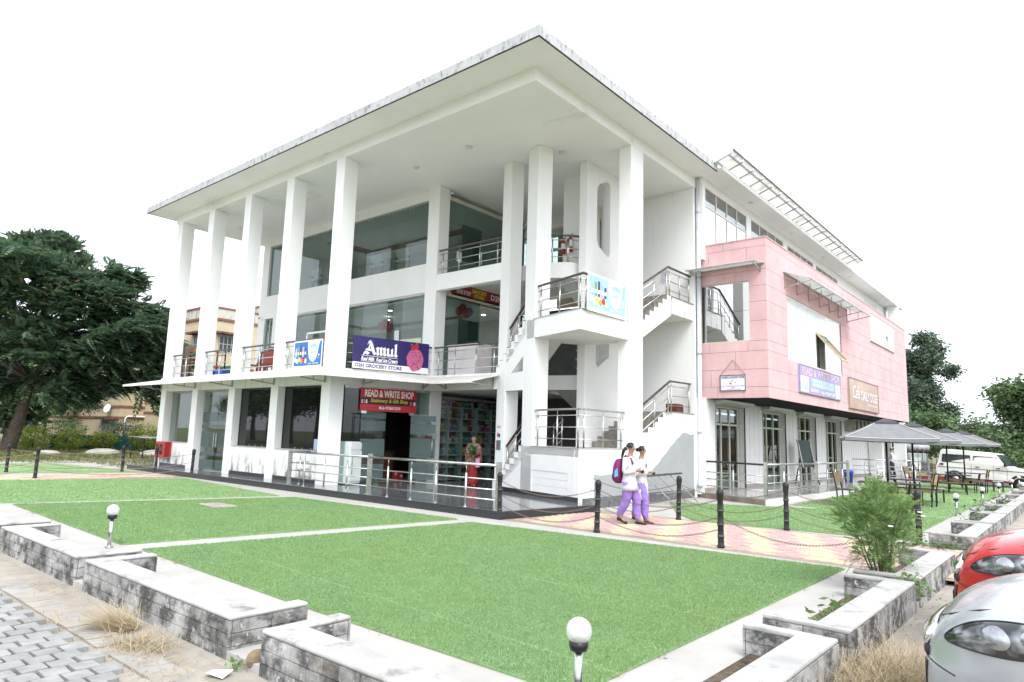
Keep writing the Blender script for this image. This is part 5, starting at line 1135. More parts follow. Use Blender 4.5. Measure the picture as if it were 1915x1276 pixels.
for i, (x, y, z, lb) in enumerate(((-23.3,12.7,0,'red plastic chair standing behind the third balcony railing'),(-23.1,13.1,.0,'red plastic chair pushed against the other behind the third railing'),(-22.5,12.7,0,'red plastic chair nearest the fourth column on the balcony'))): chair_stack(lb, x, y, random.uniform(-.6,.6))
t = thing('red_table', 'small red-brown table with a bag on the balcony', 'table', (-23.3,13.5,Z1)); MB().obox((-23.3,13.5,Z1+1.0),(1.1,.6,.05)).build('top', mat('table_red', (.22,.05,.03), .5), t)
for a in (-.5,.5):
    for b in (-.25,.25): MB().bar((-23.3+a,13.5+b,Z1),(-23.3+a,13.5+b,Z1+1.0),.05).build('leg', MATS['table_red'], t)
m = MB(); m.ball((-23.5,13.5,Z1+1.14),.17,10,8,(1.3,1,.7)); m.ball((-23.2,13.45,Z1+1.1),.13,10,8,(1.4,1,.6)); m.build('bag', mat('grey_bag', (.25,.25,.27), .8, var=.3), label='grey cloth bag on the small balcony table', cat='bag')
m = MB(); m.obox((-23.55,12.55,Z1+.85),(.35,.14,.75),rz=.3); m.build('black_coat', mat('black_cloth', (.015,.015,.017), .9), label='black coat hung on a chair behind the balcony railing', cat='coat', bevel=.06)
t = thing('white_sliding_window', 'white framed glass partition behind the blue balcony poster', 'window', (-20.3,13.4,Z1)); 
for a, b in (((-21.0,13.4,Z1),(-21.0,13.4,Z1+1.55)),((-21.0,13.4,Z1+1.55),(-19.3,13.4,Z1+1.55)),((-19.3,13.4,Z1),(-19.3,13.4,Z1+1.55))): MB().bar(a,b,.06).build('frame', P_white, t)
MB().box(-21.0,-19.3,13.39,13.40,Z1,Z1+1.5).build('pane', M_glass_green, t)
MB().box(-17.55,-17.2,11.66,11.80,1.115,1.45).build('jerry_can', mat('pale_blue_plastic', (.36,.42,.62), .5), label='pale blue plastic can on the window sill beside the big column', cat='can', bevel=.03)
m = MB(); m.obox((-9.7,19.3,2.72),(.35,.5,.26)); m.build('brick_pile', mat('brick_red', (.20,.06,.045), .9, var=.3, vscale=12), label='small pile of red bricks on the lower stair landing', cat='bricks', bevel=.01)

# ------------------------------------------------------------------ cafe terrace
t = thing('chalkboard_easel', 'black chalkboard on an easel on the cafe deck', 'chalkboard', (-8.6,28.3,.175), 1.25)
MB().obox((0,-.05,1.2),(.75,.04,1.05),rx=-.14).build('board', mat('slate', (.025,.045,.045), .5), t, local=True); 
for a in (-.38,.38): MB().bar((a,-.18,.68),(a,.05,1.76),.05).build('frame', M_steel_dull, t, local=True)
for a, b in ((-.5,-.3),(.5,-.3),(0,.45)): MB().bar((a,b,0),(a*.3,.05,1.6),.035).build('leg', M_blackmetal, t, local=True)
m = MB(); m.lathe([(.15,0),(.19,.42),(.21,.43),(.21,.47),(.17,.55),(.05,.56)],16); m.build('dustbin', mat('blue_bin_plastic', (.02,.06,.40), .35), label='blue plastic dustbin at the end of the cafe deck rail', cat='dustbin', smooth=True, loc=(-7.9,31.9,.17))
M_can = mat('grey_canvas', (.21,.215,.225), .85, var=.06, vscale=6); M_can_trim = mat('canvas_trim', (.55,.55,.54), .8); M_bench = mat('bench_wood', (.22,.15,.095), .6, var=.2, vscale=8); M_tan = mat('tan_wood', (.50,.34,.19), .6, var=.12, vscale=10)
def parasol(label, x, y, rz, s=1.0):
    t = thing('parasol', label, 'parasol', (x,y,0), rz, 'grey square parasols over the picnic tables'); h = 1.98; r = 1.12*s; ap = 2.52
    MB().cyl((0,0,0),(0,0,ap-.08),.03,10).build('pole', M_blackmetal, t, local=True, smooth=True)
    c = [(-r,-r),(r,-r),(r,r),(-r,r)]; k = .22; n = 6; V = []; F = []
    def P(u, i, j):     # u 0..1 from rim to top, panel edge i->j, slight sag
        return
    m = MB()
    for i in range(4):
        a = Vector((*c[i],h)); b = Vector((*c[(i+1) % 4],h)); A = Vector((c[i][0]*k,c[i][1]*k,ap-.12)); B = Vector((c[(i+1) % 4][0]*k,c[(i+1) % 4][1]*k,ap-.12)); N = 6; g_ = []
        for p in range(N+1):
            for q in range(N+1):
                u = p/N; v = q/N; w_ = (a.lerp(b, v)).lerp(A.lerp(B, v), u); w_.z -= .03*sin(pi*v)*(1-u)+.02*sin(pi*u); g_.append(w_)
        m.add(g_, [(p*(N+1)+q, p*(N+1)+q+1, (p+1)*(N+1)+q+1, (p+1)*(N+1)+q) for p in range(N) for q in range(N)])
    m.build('canopy', M_can, t, local=True, smooth=False)
    for i in range(4):
        a = Vector((*c[i],h)); b = Vector((*c[(i+1) % 4],h)); A = Vector((c[i][0]*k,c[i][1]*k,ap-.115))
        e = MB(); N = 8
        e.tube([a.lerp(A,u/N)+Vector((0,0,.012-.02*sin(pi*u/N))) for u in range(N+1)], .012, 5); e.build('ridge_trim', M_can_trim, t, local=True)
        v_ = MB(); pts = [a.lerp(b,q/6)-Vector((0,0,.03*sin(pi*q/6))) for q in range(7)]; v_.add([*pts, *[p-Vector((0,0,.09)) for p in pts]], [(q,q+1,q+8,q+7) for q in range(6)]); v_.build('valance', M_can, t, local=True)
        v2 = MB(); v2.tube([p-Vector((0,0,.0)) for p in pts], .010, 4); v2.build('rim_trim', M_can_trim, t, local=True)
        rb = MB(); rb.bar((0,0,ap-.18), a*.97-Vector((0,0,.03)), .02); rb.build('rib', M_blackmetal, t, local=True)
    v = MB(); kk = r*k*1.25; v.add([(-kk,-kk,ap-.11),(kk,-kk,ap-.11),(kk,kk,ap-.11),(-kk,kk,ap-.11),(0,0,ap+.03),(-kk,-kk,ap-.16),(kk,-kk,ap-.16),(kk,kk,ap-.16),(-kk,kk,ap-.16)], [(0,1,4),(1,2,4),(2,3,4),(3,0,4),(0,5,6,1),(1,6,7,2),(2,7,8,3),(3,8,5,0)]); v.build('top_cap', mat('cap_canvas', (.07,.072,.08), .8), t, local=True)
    return t
def ptable(label, x, y, rz):
    t = thing('picnic_table', label, 'table', (x,y,0), rz, 'picnic tables with attached benches')
    MB().box(-.75,.75,-.36,.36,.70,.73).build('tabletop', mat('black_tabletop', (.035,.035,.038), .4), t, local=True, bevel=.006)
    for a in (-1,1):
        for e in (-.45,.45): MB().bar((e,a*.05,.30),(e*1.2,a*.30,.70),.045).build('brace', M_blackmetal, t, local=True)
        MB().box(-.70,.70,a*.72-.14,a*.72+.14,.41,.45).build('bench', M_bench, t, local=True, bevel=.006)
        for e in (-.58,.58): MB().bar((e,a*.72,0),(e,a*.72,.41),.05).build('leg', M_blackmetal, t, local=True)
    for e in (-.45,.45): MB().bar((e,-.72,.28),(e,.72,.28),.05).build('crossbar', M_blackmetal, t, local=True)
    return t
def tchair(label, x, y, rz):
    t = thing('cafe_chair', label, 'chair', (x,y,0), rz, 'tan-backed cafe chairs'); MB().box(-.2,.2,-.2,.2,.43,.46).build('seat', M_bench, t, local=True, bevel=.006); MB().obox((0,.24,.80),(.38,.025,.30),rx=-.22).build('backrest', M_tan, t, local=True, bevel=.005)
    for a in (-.18,.18): MB().bar((a,.18,0),(a,.20,.45),.03).bar((a,.20,.45),(a,.30,.96),.03).build('rear_leg', M_blackmetal, t, local=True); MB().bar((a,-.18,0),(a,-.18,.44),.03).build('front_leg', M_blackmetal, t, local=True)
def stool(label, x, y, rz):
    t = thing('stool', label, 'stool', (x,y,0), rz, 'wood-topped black stools'); MB().box(-.19,.19,-.19,.19,.42,.45).build('seat', mat('stool_top', (.42,.38,.34), .6, var=.1), t, local=True, bevel=.006)
    for a in (-.16,.16):
        for b in (-.16,.16): MB().bar((a,b,0),(a,b,.42),.028).build('leg', M_blackmetal, t, local=True)
    for a in (-.16,.16): MB().bar((a,-.16,.12),(a,.16,.12),.016).build('stretcher', M_blackmetal, t, local=True)
TB = [(-4.35,21.7,'nearest parasol with its left corner before the cafe windows','nearest picnic table behind the feathery bush'),(-4.25,24.9,'second parasol tucked behind the nearest one','picnic table with the tan chair by the bollard'),(-4.3,32.2,'third parasol in front of the white jeep','long picnic table in front of the white jeep'),(-4.15,35.8,'farthest parasol in front of the creeper wall','farthest picnic table beside the jeep')]
for x, y, l1, l2 in TB: parasol(l1, x, y, radians(18), 1.0); ptable(l2, x, y, radians(8))
tchair('tan-backed chair beside the second picnic table', -3.72, 23.6, radians(-100)); tchair('tan-backed chair on the deck side of the nearest table', -5.5, 21.9, radians(80)); tchair('tan-backed chair left of the third picnic table', -5.6, 32.6, radians(75)); tchair('tan-backed chair right of the third picnic table', -3.35, 33.3, radians(-95))
stool('single light-topped stool standing alone on the turf', -3.80, 26.1, .2); stool('stool at the end of the nearest picnic table', -4.9, 20.9, .3); stool('stool behind the tan chair near the far tables', -5.2, 30.6, .1); stool('stool to the right of the farthest table', -2.95, 35.4, .2)
# ------------------------------------------------------------------ people
SKIN = mat('skin_brown', (.36,.20,.135), .55, var=.05, vscale=8); HAIR = mat('black_hair', (.012,.010,.009), .4, var=.2, vscale=30)
def skin_body(joints, bones, root, subdiv=2):
    """one continuous surface grown round the skeleton"""
    names = list(joints); idx = {n: i for i, n in enumerate(names)}
    me = bpy.data.meshes.new('b'); me.from_pydata([joints[n][0] for n in names], [(idx[a], idx[b]) for a, b in bones], [])
    ob = bpy.data.objects.new('b', me); COL.objects.link(ob)
    sk = ob.modifiers.new('s', 'SKIN'); sk.use_smooth_shade = True
    lay = me.skin_vertices[0].data if me.skin_vertices else None
    if lay is None:
        import bmesh
        bm = bmesh.new(); bm.from_mesh(me); bm.verts.layers.skin.verify(); bm.to_mesh(me); bm.free(); lay = me.skin_vertices[0].data
    for n in names:
        r = joints[n][1]; lay[idx[n]].radius = r if hasattr(r, '__len__') else (r, r); lay[idx[n]].use_root = (n == root)
    ss = ob.modifiers.new('d', 'SUBSURF'); ss.levels = subdiv; ss.render_levels = subdiv
    dg = bpy.context.evaluated_depsgraph_get(); out = bpy.data.meshes.new_from_object(ob.evaluated_get(dg)); bpy.data.objects.remove(ob); bpy.data.meshes.remove(me)
    out.polygons.foreach_set('use_smooth', [True]*len(out.polygons)); return out
def ring(c, rx, ry, n=16, ax=(1,0,0), ay=(0,1,0), wob=0, ph=0):
    c = Vector(c); ax = Vector(ax); ay = Vector(ay); return [c+ax*rx*cos(a)*(1+wob*sin(5*a+ph))+ay*ry*sin(a)*(1+wob*sin(5*a+ph)) for a in [2*pi*i/n for i in range(n)]]
def limb_loft(mb, pts, rad, n=12, wob=0, flat=1.0, cap=True):
    """tapered sleeve or trouser leg following pts"""
    pts = [Vector(p) for p in pts]; R = []
    for i, p in enumerate(pts):
        d = (pts[min(i+1,len(pts)-1)]-pts[max(i-1,0)]).normalized(); q = Vector((0,1,0)) if abs(d.y) < .9 else Vector((1,0,0)); a = d.cross(q).normalized(); b = d.cross(a)
        R.append([p+a*rad[i]*cos(t)*(1+wob*sin(4*t+i))+b*rad[i]*flat*sin(t)*(1+wob*cos(5*t+i*2)) for t in [2*pi*k/n for k in range(n)]])
    mb.loft(R, cap)
def hand_joints(J, B, wrist, base, d, up, side, s=1.0, curl=.6, pre='h'):
    """palm and five separate fingers"""
    d = Vector(d).normalized(); up = Vector(up).normalized(); lat = d.cross(up).normalized()*side; wrist = Vector(wrist)
    J[pre+'palm'] = (wrist+d*.055*s, (.030*s,.018*s)); B.append((base, pre+'palm'))
    for k, (o, l) in enumerate(((-.027,.062),(-.009,.072),(.009,.068),(.026,.052))):
        a = wrist+d*.088*s+lat*o*s; b = a+(d*cos(curl)-up*sin(curl))*l*.55*s; c = b+(d*cos(curl*2)-up*sin(curl*2))*l*.5*s
        J[pre+'a%d' % k] = (a, .0095*s); J[pre+'b%d' % k] = (b, .0085*s); J[pre+'c%d' % k] = (c, .007*s); B += [(pre+'palm',pre+'a%d' % k),(pre+'a%d' % k,pre+'b%d' % k),(pre+'b%d' % k,pre+'c%d' % k)]
    a = wrist+d*.035*s-lat*.032*s; b = a+(d*.7-lat*.7).normalized()*.035*s; J[pre+'t0'] = (a,.010*s); J[pre+'t1'] = (b,.009*s); J[pre+'t2'] = (b+d*.03*s,.0075*s); B += [(pre+'palm',pre+'t0'),(pre+'t0',pre+'t1'),(pre+'t1',pre+'t2')]
def face(t, hc, fw, rt, s=1.0, smile=True, lip=(.35,.09,.08)):
    """eyes, brows, nose, mouth and ears on a head at hc looking along fw"""
    hc = Vector(hc); fw = Vector(fw).normalized(); rt = Vector(rt).normalized(); up = rt.cross(fw)
    for k in (-1,1):
        e = hc+fw*.083*s+rt*.032*k*s+up*.006*s; MB().ball(e,.0115*s,8,6).build('eye', mat('eye_white', (.6,.58,.55), .3), t, smooth=True); MB().ball(e+fw*.006*s,.0072*s,8,6).build('pupil', HAIR, t, smooth=True)
        m = MB(); m.tube([e+fw*.008*s-rt*.018*s*k*0+up*.022*s-rt*.016*s, e+fw*.010*s+up*.026*s, e+fw*.006*s+up*.021*s+rt*.016*s], .004*s, 5); m.build('eyebrow', HAIR, t)
        MB().ball(hc+rt*.078*k*s-fw*.005*s-up*.002*s,.024*s,8,6,(.5,.6,1.1)).build('ear', SKIN, t, smooth=True)
    m = MB(); n0 = hc+fw*.092*s; m.loft([ring(n0+up*.012*s,.006*s,.006*s,8,rt,fw), ring(n0+fw*.010*s-up*.014*s,.010*s,.010*s,8,rt,fw), ring(n0+fw*.012*s-up*.026*s,.016*s,.012*s,8,rt,fw), ring(n0-up*.034*s,.010*s,.006*s,8,rt,fw)]); m.build('nose', SKIN, t, smooth=True)
    mo = hc+fw*.088*s-up*.052*s; m = MB(); w_ = .026*s; c = .006*s if smile else 0
    m.tube([mo-rt*w_+up*c-fw*.010*s, mo-up*c*.4+fw*.003*s, mo+rt*w_+up*c-fw*.010*s], [.003*s,.007*s,.003*s], 6); m.build('mouth', mat('lips', lip, .5), t, smooth=True)
    if smile: m = MB(); m.tube([mo-rt*w_*.6+up*c*.7+fw*.001*s, mo+fw*.006*s, mo+rt*w_*.6+up*c*.7+fw*.001*s], .0035*s, 5); m.build('teeth', mat('teeth', (.75,.74,.70), .3), t)
def woman(label, P, yaw, H, coat_len, step, pack, look, stride_swap=1, elbow=.5, top_col=None):
    """walking woman in a white coat; local +x is forward, y is left; built then rotated by yaw"""
    s = H/1.62; t = thing('person', label, 'person', P, yaw)
    k = stride_swap; J = {}; B = []
    hipz = .86*s; J['pelvis'] = ((0,0,hipz), (.125*s,.10*s)); J['waist'] = ((.01*s,0,1.02*s), (.115*s,.085*s)); J['chest'] = ((.02*s,0,1.22*s), (.135*s,.095*s)); J['neckb'] = ((.015*s,0,1.36*s), (.06*s,.055*s)); J['neck'] = ((.03*s,0,1.42*s), .046*s); J['jaw'] = ((.05*s,0,1.475*s), (.058*s,.062*s)); J['head'] = ((.045*s,0,1.535*s), (.078*s,.088*s)); J['crown'] = ((.03*s,0,1.585*s), (.06*s,.066*s))
    B += [('pelvis','waist'),('waist','chest'),('chest','neckb'),('neckb','neck'),('neck','jaw'),('jaw','head'),('head','crown')]
    feet = {}
    for side, nm, ph in ((1,'l',k),(-1,'r',-k)):
        fx = step*ph; kn = (fx*.45+.06*s, side*.085*s, .46*s); an = (fx, side*.075*s, .085*s+(.05*s if ph < 0 else 0)); toe = (fx+.13*s, side*.085*s, .03*s)
        J[nm+'hip'] = ((0,side*.09*s,.80*s),.10*s); J[nm+'knee'] = (kn,.062*s); J[nm+'ank'] = (an,.042*s); J[nm+'heel'] = ((fx-.035*s, side*.075*s, an[2]-.045*s),.036*s); J[nm+'toe'] = (toe,(.036*s,.022*s)); feet[nm] = (kn, an, toe)
        B += [('pelvis',nm+'hip'),(nm+'hip',nm+'knee'),(nm+'knee',nm+'ank'),(nm+'ank',nm+'heel'),(nm+'ank',nm+'toe')]
        sh_ = Vector((0,side*.165*s,1.30*s)); el = Vector((-.03*s+.06*s*ph*-1*.4, side*.215*s, 1.04*s)); wr = Vector((.20*s, side*.10*s, 1.07*s+elbow*.02*s))
        J[nm+'sh'] = (sh_,.055*s); J[nm+'el'] = (el,.040*s); J[nm+'wr'] = (wr,.026*s); B += [('chest',nm+'sh'),(nm+'sh',nm+'el'),(nm+'el',nm+'wr')]
        d = (Vector((.27*s,side*.02*s,1.08*s))-wr); hand_joints(J, B, wr, nm+'wr', d, (0,0,1), side, s, .75, nm)
    me = skin_body(J, B, 'pelvis'); me.materials.append(SKIN); link('body', me, t, local=True)
    # hands clasp a small dark pouch (phone)
    m = MB(); m.obox((.30*s,0,1.055*s),(.03*s,.10*s,.06*s)); m.build('phone', M_blackmetal, t, local=True)
    hc = Vector((.052*s,0,1.525*s)); fw = Vector((cos(look), sin(look), -.05)); rt = Vector((sin(look), -cos(look), 0))
    # shift feature origin so geometry local; parent empties are rotated, so build in local frame
    LOCAL[0] = True
    try:
        face(t, hc, fw, rt, s)
        # hair: cap, bun or ponytail
        m = MB(); R = []
        for i in range(8):
            th = .05+i*.23; r = .098*s*sin(th); z = hc.z+.018*s+.098*s*cos(th); R.append([Vector((hc.x-.014*s+(r*1.04*cos(a) if cos(a) < .55 or i < 3 else r*.60), r*.93*sin(a), z)) for a in [2*pi*q/16 for q in range(16)]])
        m.loft(R); m.build('hair', HAIR, t, smooth=True)
        if pack:
            m = MB(); m.tube([(-.045*s,-.03*s,1.53*s),(-.10*s,-.05*s,1.47*s),(-.12*s,-.07*s,1.38*s),(-.13*s,-.08*s,1.27*s)],[.04*s,.034*s,.028*s,.008*s],8); m.build('ponytail', HAIR, t, smooth=True)
        else: MB().ball((-.06*s,0,1.55*s),.045*s,10,8).build('hair_bun', HAIR, t, smooth=True)
        # white coat with sleeves and collar
        cw = mat('white_coat', (.60,.605,.63), .8, var=.06, vscale=9, bump=.9, bscale=11); R = []
        for (z, rx, ry, x) in ((1.355,.075,.10,.012),(1.335,.095,.165,.012),(1.28,.118,.19,.015),(1.18,.128,.182,.02),(1.05,.122,.165,.015),(.95,.130,.172,.01),(.85,.148,.188,.008),(coat_len+.08,.165,.20,.006),(coat_len,.172,.206,.006)):
            R.append(ring((x*s,0,z*s), rx*s, ry*s, 20, wob=.015 if z < 1 else 0, ph=z*9))
        m = MB(); m.loft(R, True)
        for nm, side in (('l',1),('r',-1)):
            a, b, c = J[nm+'sh'][0], J[nm+'el'][0], J[nm+'wr'][0]
            limb_loft(m, [a-Vector((0,side*.02*s,-.01*s)), a.lerp(b,.35), b.lerp(a,.1), b, b.lerp(c,.3), c.lerp(b,.08)], [.078*s,.070*s,.060*s,.062*s,.055*s,.045*s], 12, .03)
        m.build('coat', cw, t, smooth=True)
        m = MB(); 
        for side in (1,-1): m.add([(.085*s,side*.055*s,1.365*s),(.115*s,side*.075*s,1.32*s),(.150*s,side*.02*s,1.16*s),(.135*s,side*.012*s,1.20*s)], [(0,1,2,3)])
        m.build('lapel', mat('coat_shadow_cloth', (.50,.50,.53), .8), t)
        m = MB(); m.add([(.098*s,.045*s,1.36*s),(.098*s,-.045*s,1.36*s),(.142*s,0,1.20*s)], [(0,1,2)]); m.build('tunic_neck', mat('lilac_cloth', (.30,.19,.54), .85, var=.12, vscale=7, bump=1.0, bscale=13), t)
        m = MB(); m.add([(.172*s,-.07*s,coat_len*s+.16*s),(.172*s,-.16*s,coat_len*s+.16*s),(.178*s,-.16*s,coat_len*s+.06*s),(.178*s,-.07*s,coat_len*s+.06*s)], [(0,1,2,3)])
        # salwar: loose lilac trousers gathered at the ankle
        sal = MATS['lilac_cloth']
        for nm, side in (('l',1),('r',-1)):
            kn, an, toe = feet[nm]; m = MB(); hp = Vector((0,side*.085*s,.84*s)); kn = Vector(kn); an = Vector(an)
            limb_loft(m, [hp, hp.lerp(kn,.35), hp.lerp(kn,.7), kn, kn.lerp(an,.3)+Vector((-.015*s,0,0)), kn.lerp(an,.65)+Vector((-.02*s,0,0)), an+Vector((-.005*s,0,.035*s)), an+Vector((0,0,.0))], [.115*s,.108*s,.094*s,.084*s,.082*s,.080*s,.062*s,.048*s], 18, .11); m.build('trouser_leg', sal, t, smooth=True)
            f_ = MB(); to = Vector(toe); he = an+Vector((-.05*s,0,-.045*s))
            f_.loft([[c_+Vector((0,side_*w_,0))+Vector((0,0,zz)) for side_, zz in ((-1,-.0),(1,-.0),(1,hh),(-1,hh))] for c_, w_, hh in ((he+Vector((0,0,-.035*s)),.022*s,.06*s),(an+Vector((.01*s,0,-.082*s)),.038*s,.085*s),(an.lerp(to,.6)+Vector((.01*s,0,-.050*s-.0)),.042*s,.05*s),(to+Vector((.04*s,0,-.03*s)),.025*s,.03*s))]); f_.build('shoe', M_blackmetal, t, smooth=True)
        if pack:
            mg = mat('magenta_bag', (.20,.015,.11), .7, var=.1); R = []
            for (z, rx, ry) in ((.80,.05,.10),(.84,.085,.155),(1.0,.105,.17),(1.18,.095,.16),(1.27,.06,.12),(1.30,.02,.06)): R.append([Vector((-.215*s-.02*s*(1.1-z)+rx*s*(abs(cos(a))**.6)*(1 if cos(a) > 0 else -1), ry*s*(abs(sin(a))**.6)*(1 if sin(a) > 0 else -1), z*s)) for a in [2*pi*q/20 for q in range(20)]])
            m = MB(); m.loft(R); m.build('backpack', mg, t, smooth=True)
            m = MB(); m.loft([[Vector((-.30*s+rx*s*cos(a), ry*s*sin(a), z*s)) for a in [2*pi*q/14 for q in range(14)]] for z, rx, ry in ((.84,.03,.10),(.90,.06,.13),(1.0,.055,.12),(1.04,.02,.08))]); m.build('backpack_pocket', mat('magenta_dark', (.14,.01,.085), .7), t, smooth=True)
            bl = mat('bag_blue', (.12,.42,.72), .6)
            for side in (-1,1):
                m = MB(); m.tube([(-.12*s,side*.10*s,1.26*s),(-.03*s,side*.125*s,1.37*s),(.09*s,side*.12*s,1.31*s),(.135*s,side*.125*s,1.2*s)], .020*s, 6); m.build('backpack_strap', mg, t, smooth=True)
                m = MB(); m.tube([(-.26*s,side*.11*s,1.26*s),(-.305*s,side*.13*s,1.12*s),(-.315*s,side*.13*s,1.0*s)], .009*s, 5); m.build('backpack_piping', mat('bag_piping', (.45,.55,.8), .6), t)
            m = MB(); m.add([(-.25*s,-.165*s,1.05*s),(-.18*s,-.182*s,1.12*s),(-.16*s,-.182*s,.95*s),(-.25*s,-.172*s,.92*s)], [(0,1,2,3)]); m.build('backpack_patch', bl, t)
        else:
            m = MB(); m.obox((.155*s,-.09*s,1.22*s),(.012*s,.035*s,.06*s)); m.obox((.15*s,-.095*s,1.29*s),(.01*s,.03*s,.03*s)); m.build('id_badge', M_blackmetal, t)
    finally: LOCAL[0] = False
    return t
YW = radians(8)
woman('woman in a white coat and lilac salwar carrying a magenta backpack', (-7.24,12.36,.012), YW, 1.62, .67, .17, True, -.45, 1)
woman('smiling woman in a longer white coat walking beside the backpack carrier', (-7.16,12.68,.012), YW+.15, 1.56, .50, .14, False, -1.0, -1)

def simple_person(label, P, yaw, H, top, legs, hair=True, skirt=None, shawl=None, arm=(.12,.02), extra=None, stride=.12, look=0):
    s = H/1.65; t = thing('person', label, 'person', P, yaw); J = {}; B = []
    J['pelvis'] = ((0,0,.88*s),(.12*s,.095*s)); J['waist'] = ((0,0,1.03*s),(.115*s,.085*s)); J['chest'] = ((0,0,1.25*s),(.14*s,.095*s)); J['neckb'] = ((0,0,1.39*s),(.06*s,.055*s)); J['neck'] = ((.012*s,0,1.445*s),.047*s); J['jaw'] = ((.03*s,0,1.50*s),(.058*s,.06*s)); J['head'] = ((.025*s,0,1.56*s),(.078*s,.087*s)); J['crown'] = ((.012*s,0,1.61*s),(.06*s,.065*s))
    B += [('pelvis','waist'),('waist','chest'),('chest','neckb'),('neckb','neck'),('neck','jaw'),('jaw','head'),('head','crown')]; F = {}
    for side, nm in ((1,'l'),(-1,'r')):
        fx = stride*side; J[nm+'hip'] = ((0,side*.09*s,.82*s),.095*s); kn = Vector((fx*.5+.03*s,side*.09*s,.47*s)); an = Vector((fx,side*.085*s,.085*s)); to = Vector((fx+.14*s,side*.095*s,.03*s)); J[nm+'knee'] = (kn,.06*s); J[nm+'ank'] = (an,.042*s); J[nm+'toe'] = (to,(.036*s,.022*s)); F[nm] = (kn, an, to)
        sh_ = Vector((0,side*.175*s,1.33*s)); el = Vector((-.02*s,side*.24*s,1.06*s)); wr = Vector((arm[0]*s+.04*s*side,side*(.22-arm[0]*.4)*s,(.86+arm[0]*.9)*s)); J[nm+'sh'] = (sh_,.055*s); J[nm+'el'] = (el,.040*s); J[nm+'wr'] = (wr,.027*s)
        B += [('pelvis',nm+'hip'),(nm+'hip',nm+'knee'),(nm+'knee',nm+'ank'),(nm+'ank',nm+'toe'),('chest',nm+'sh'),(nm+'sh',nm+'el'),(nm+'el',nm+'wr')]; hand_joints(J, B, wr, nm+'wr', (wr-el).normalized()+Vector((.2,-side*.3,0)), (0,0,1), side, s, .7, nm)
    me = skin_body(J, B, 'pelvis'); me.materials.append(SKIN); link('body', me, t, local=True)
    def b(m, name, mt, smooth=True): return m.build(name, mt, t, smooth=smooth, local=True)
    hc = Vector((.03*s,0,1.55*s)); m = MB(); R = []
    for i in range(7):
        th = .05+i*.24; r = .098*s*sin(th); z = hc.z+.02*s+.098*s*cos(th); R.append([Vector((hc.x-.016*s+(r*1.04*cos(a) if cos(a) < .5 or i < 3 else r*.55), r*.95*sin(a), z)) for a in [2*pi*q/14 for q in range(14)]])
    m.loft(R); b(m, 'hair', HAIR)
    for k in (-1,1): b(MB().ball(hc+Vector((.085*s,.030*k*s,.008*s)),.011*s,8,6), 'eye', HAIR); b(MB().ball(hc+Vector((-.01*s,.08*k*s,0)),.022*s,8,6), 'ear', SKIN)
    b(MB().loft([ring(hc+Vector((.09*s,0,.01*s)),.006*s,.006*s,8), ring(hc+Vector((.105*s,0,-.025*s)),.014*s,.014*s,8), ring(hc+Vector((.09*s,0,-.036*s)),.008*s,.008*s,8)]), 'nose', SKIN); b(MB().tube([hc+Vector((.082*s,-.024*s,-.055*s)),hc+Vector((.09*s,0,-.056*s)),hc+Vector((.082*s,.024*s,-.055*s))],.006*s,6), 'mouth', mat('lips', (.35,.09,.08), .5))
    m = MB(); m.loft([ring((0,0,z*s), rx*s, ry*s, 18) for z, rx, ry in ((1.395,.07,.09),(1.37,.095,.17),(1.30,.115,.195),(1.18,.125,.185),(1.02,.12,.165),(.88,.135,.175),(.78 if not skirt else .84,.14,.18))])
    for nm, side in (('l',1),('r',-1)):
        a, c, d = J[nm+'sh'][0], J[nm+'el'][0], J[nm+'wr'][0]; limb_loft(m, [a-Vector((0,side*.02*s,-.01)), a.lerp(c,.5), c, c.lerp(d,.4), d.lerp(c,.06)], [.078*s,.066*s,.058*s,.052*s,.042*s], 12)
    b(m, 'top', top)
    if skirt:
        m = MB(); m.loft([ring((0,0,z*s), rx*s, ry*s, 24, wob=.05, ph=z*3) for z, rx, ry in ((.98,.13,.165),(.80,.150,.18),(.5,.14,.165),(.2,.145,.17),(.03,.155,.185))]); b(m, 'skirt', skirt)
    else:
        for nm in 'lr':
            kn, an, to = F[nm]; sd = 1 if nm == 'l' else -1; hp = Vector((0,sd*.085*s,.86*s)); m = MB(); limb_loft(m, [hp, hp.lerp(kn,.5), kn, kn.lerp(an,.5), an-Vector((0,0,.02))], [.115*s,.10*s,.08*s,.07*s,.06*s], 14); b(m, 'trouser_leg', legs)
    for nm in 'lr':
        kn, an, to = F[nm]; b(MB().tube([an+Vector((-.05,0,-.04)), an+Vector((.03,0,-.045)), to+Vector((.03,0,0))],[.035*s,.042*s,.028*s],8), 'shoe', M_blackmetal)
    if shawl:
        m = MB(); m.loft([ring((-.01*s,0,z*s), rx*s, ry*s, 22, wob=w_, ph=z*7) for z, rx, ry, w_ in ((1.42,.08,.11,0),(1.38,.125,.215,.01),(1.25,.155,.265,.02),(1.05,.16,.28,.03),(.86,.165,.29,.04),(.72,.16,.27,.05))]); b(m, 'shawl', shawl)
    return t, s
sari = mat('red_sari', (.26,.012,.018), .7, var=.1, vscale=9, stains=[((.62,.42,.10), (14,14,9), .60, .64, .8, None, None)]); shawl_m = mat('paisley_shawl', (.22,.12,.085), .85, var=.2, vscale=7, stains=[((.40,.34,.29), (9,9,7), .55, .60, .7, None, None), ((.10,.05,.045), (12,12,10), .60, .64, .7, None, None)])
t, s = simple_person('woman in a red sari and brown paisley shawl holding green leaves', (-14.2,15.05,DZ), radians(-62), 1.52, sari, sari, skirt=sari, shawl=shawl_m, arm=(.20,.3), stride=.03)
V = RNG.normal(0, 1, (90,3)); V /= np.linalg.norm(V, axis=1)[:,None]; Q = []
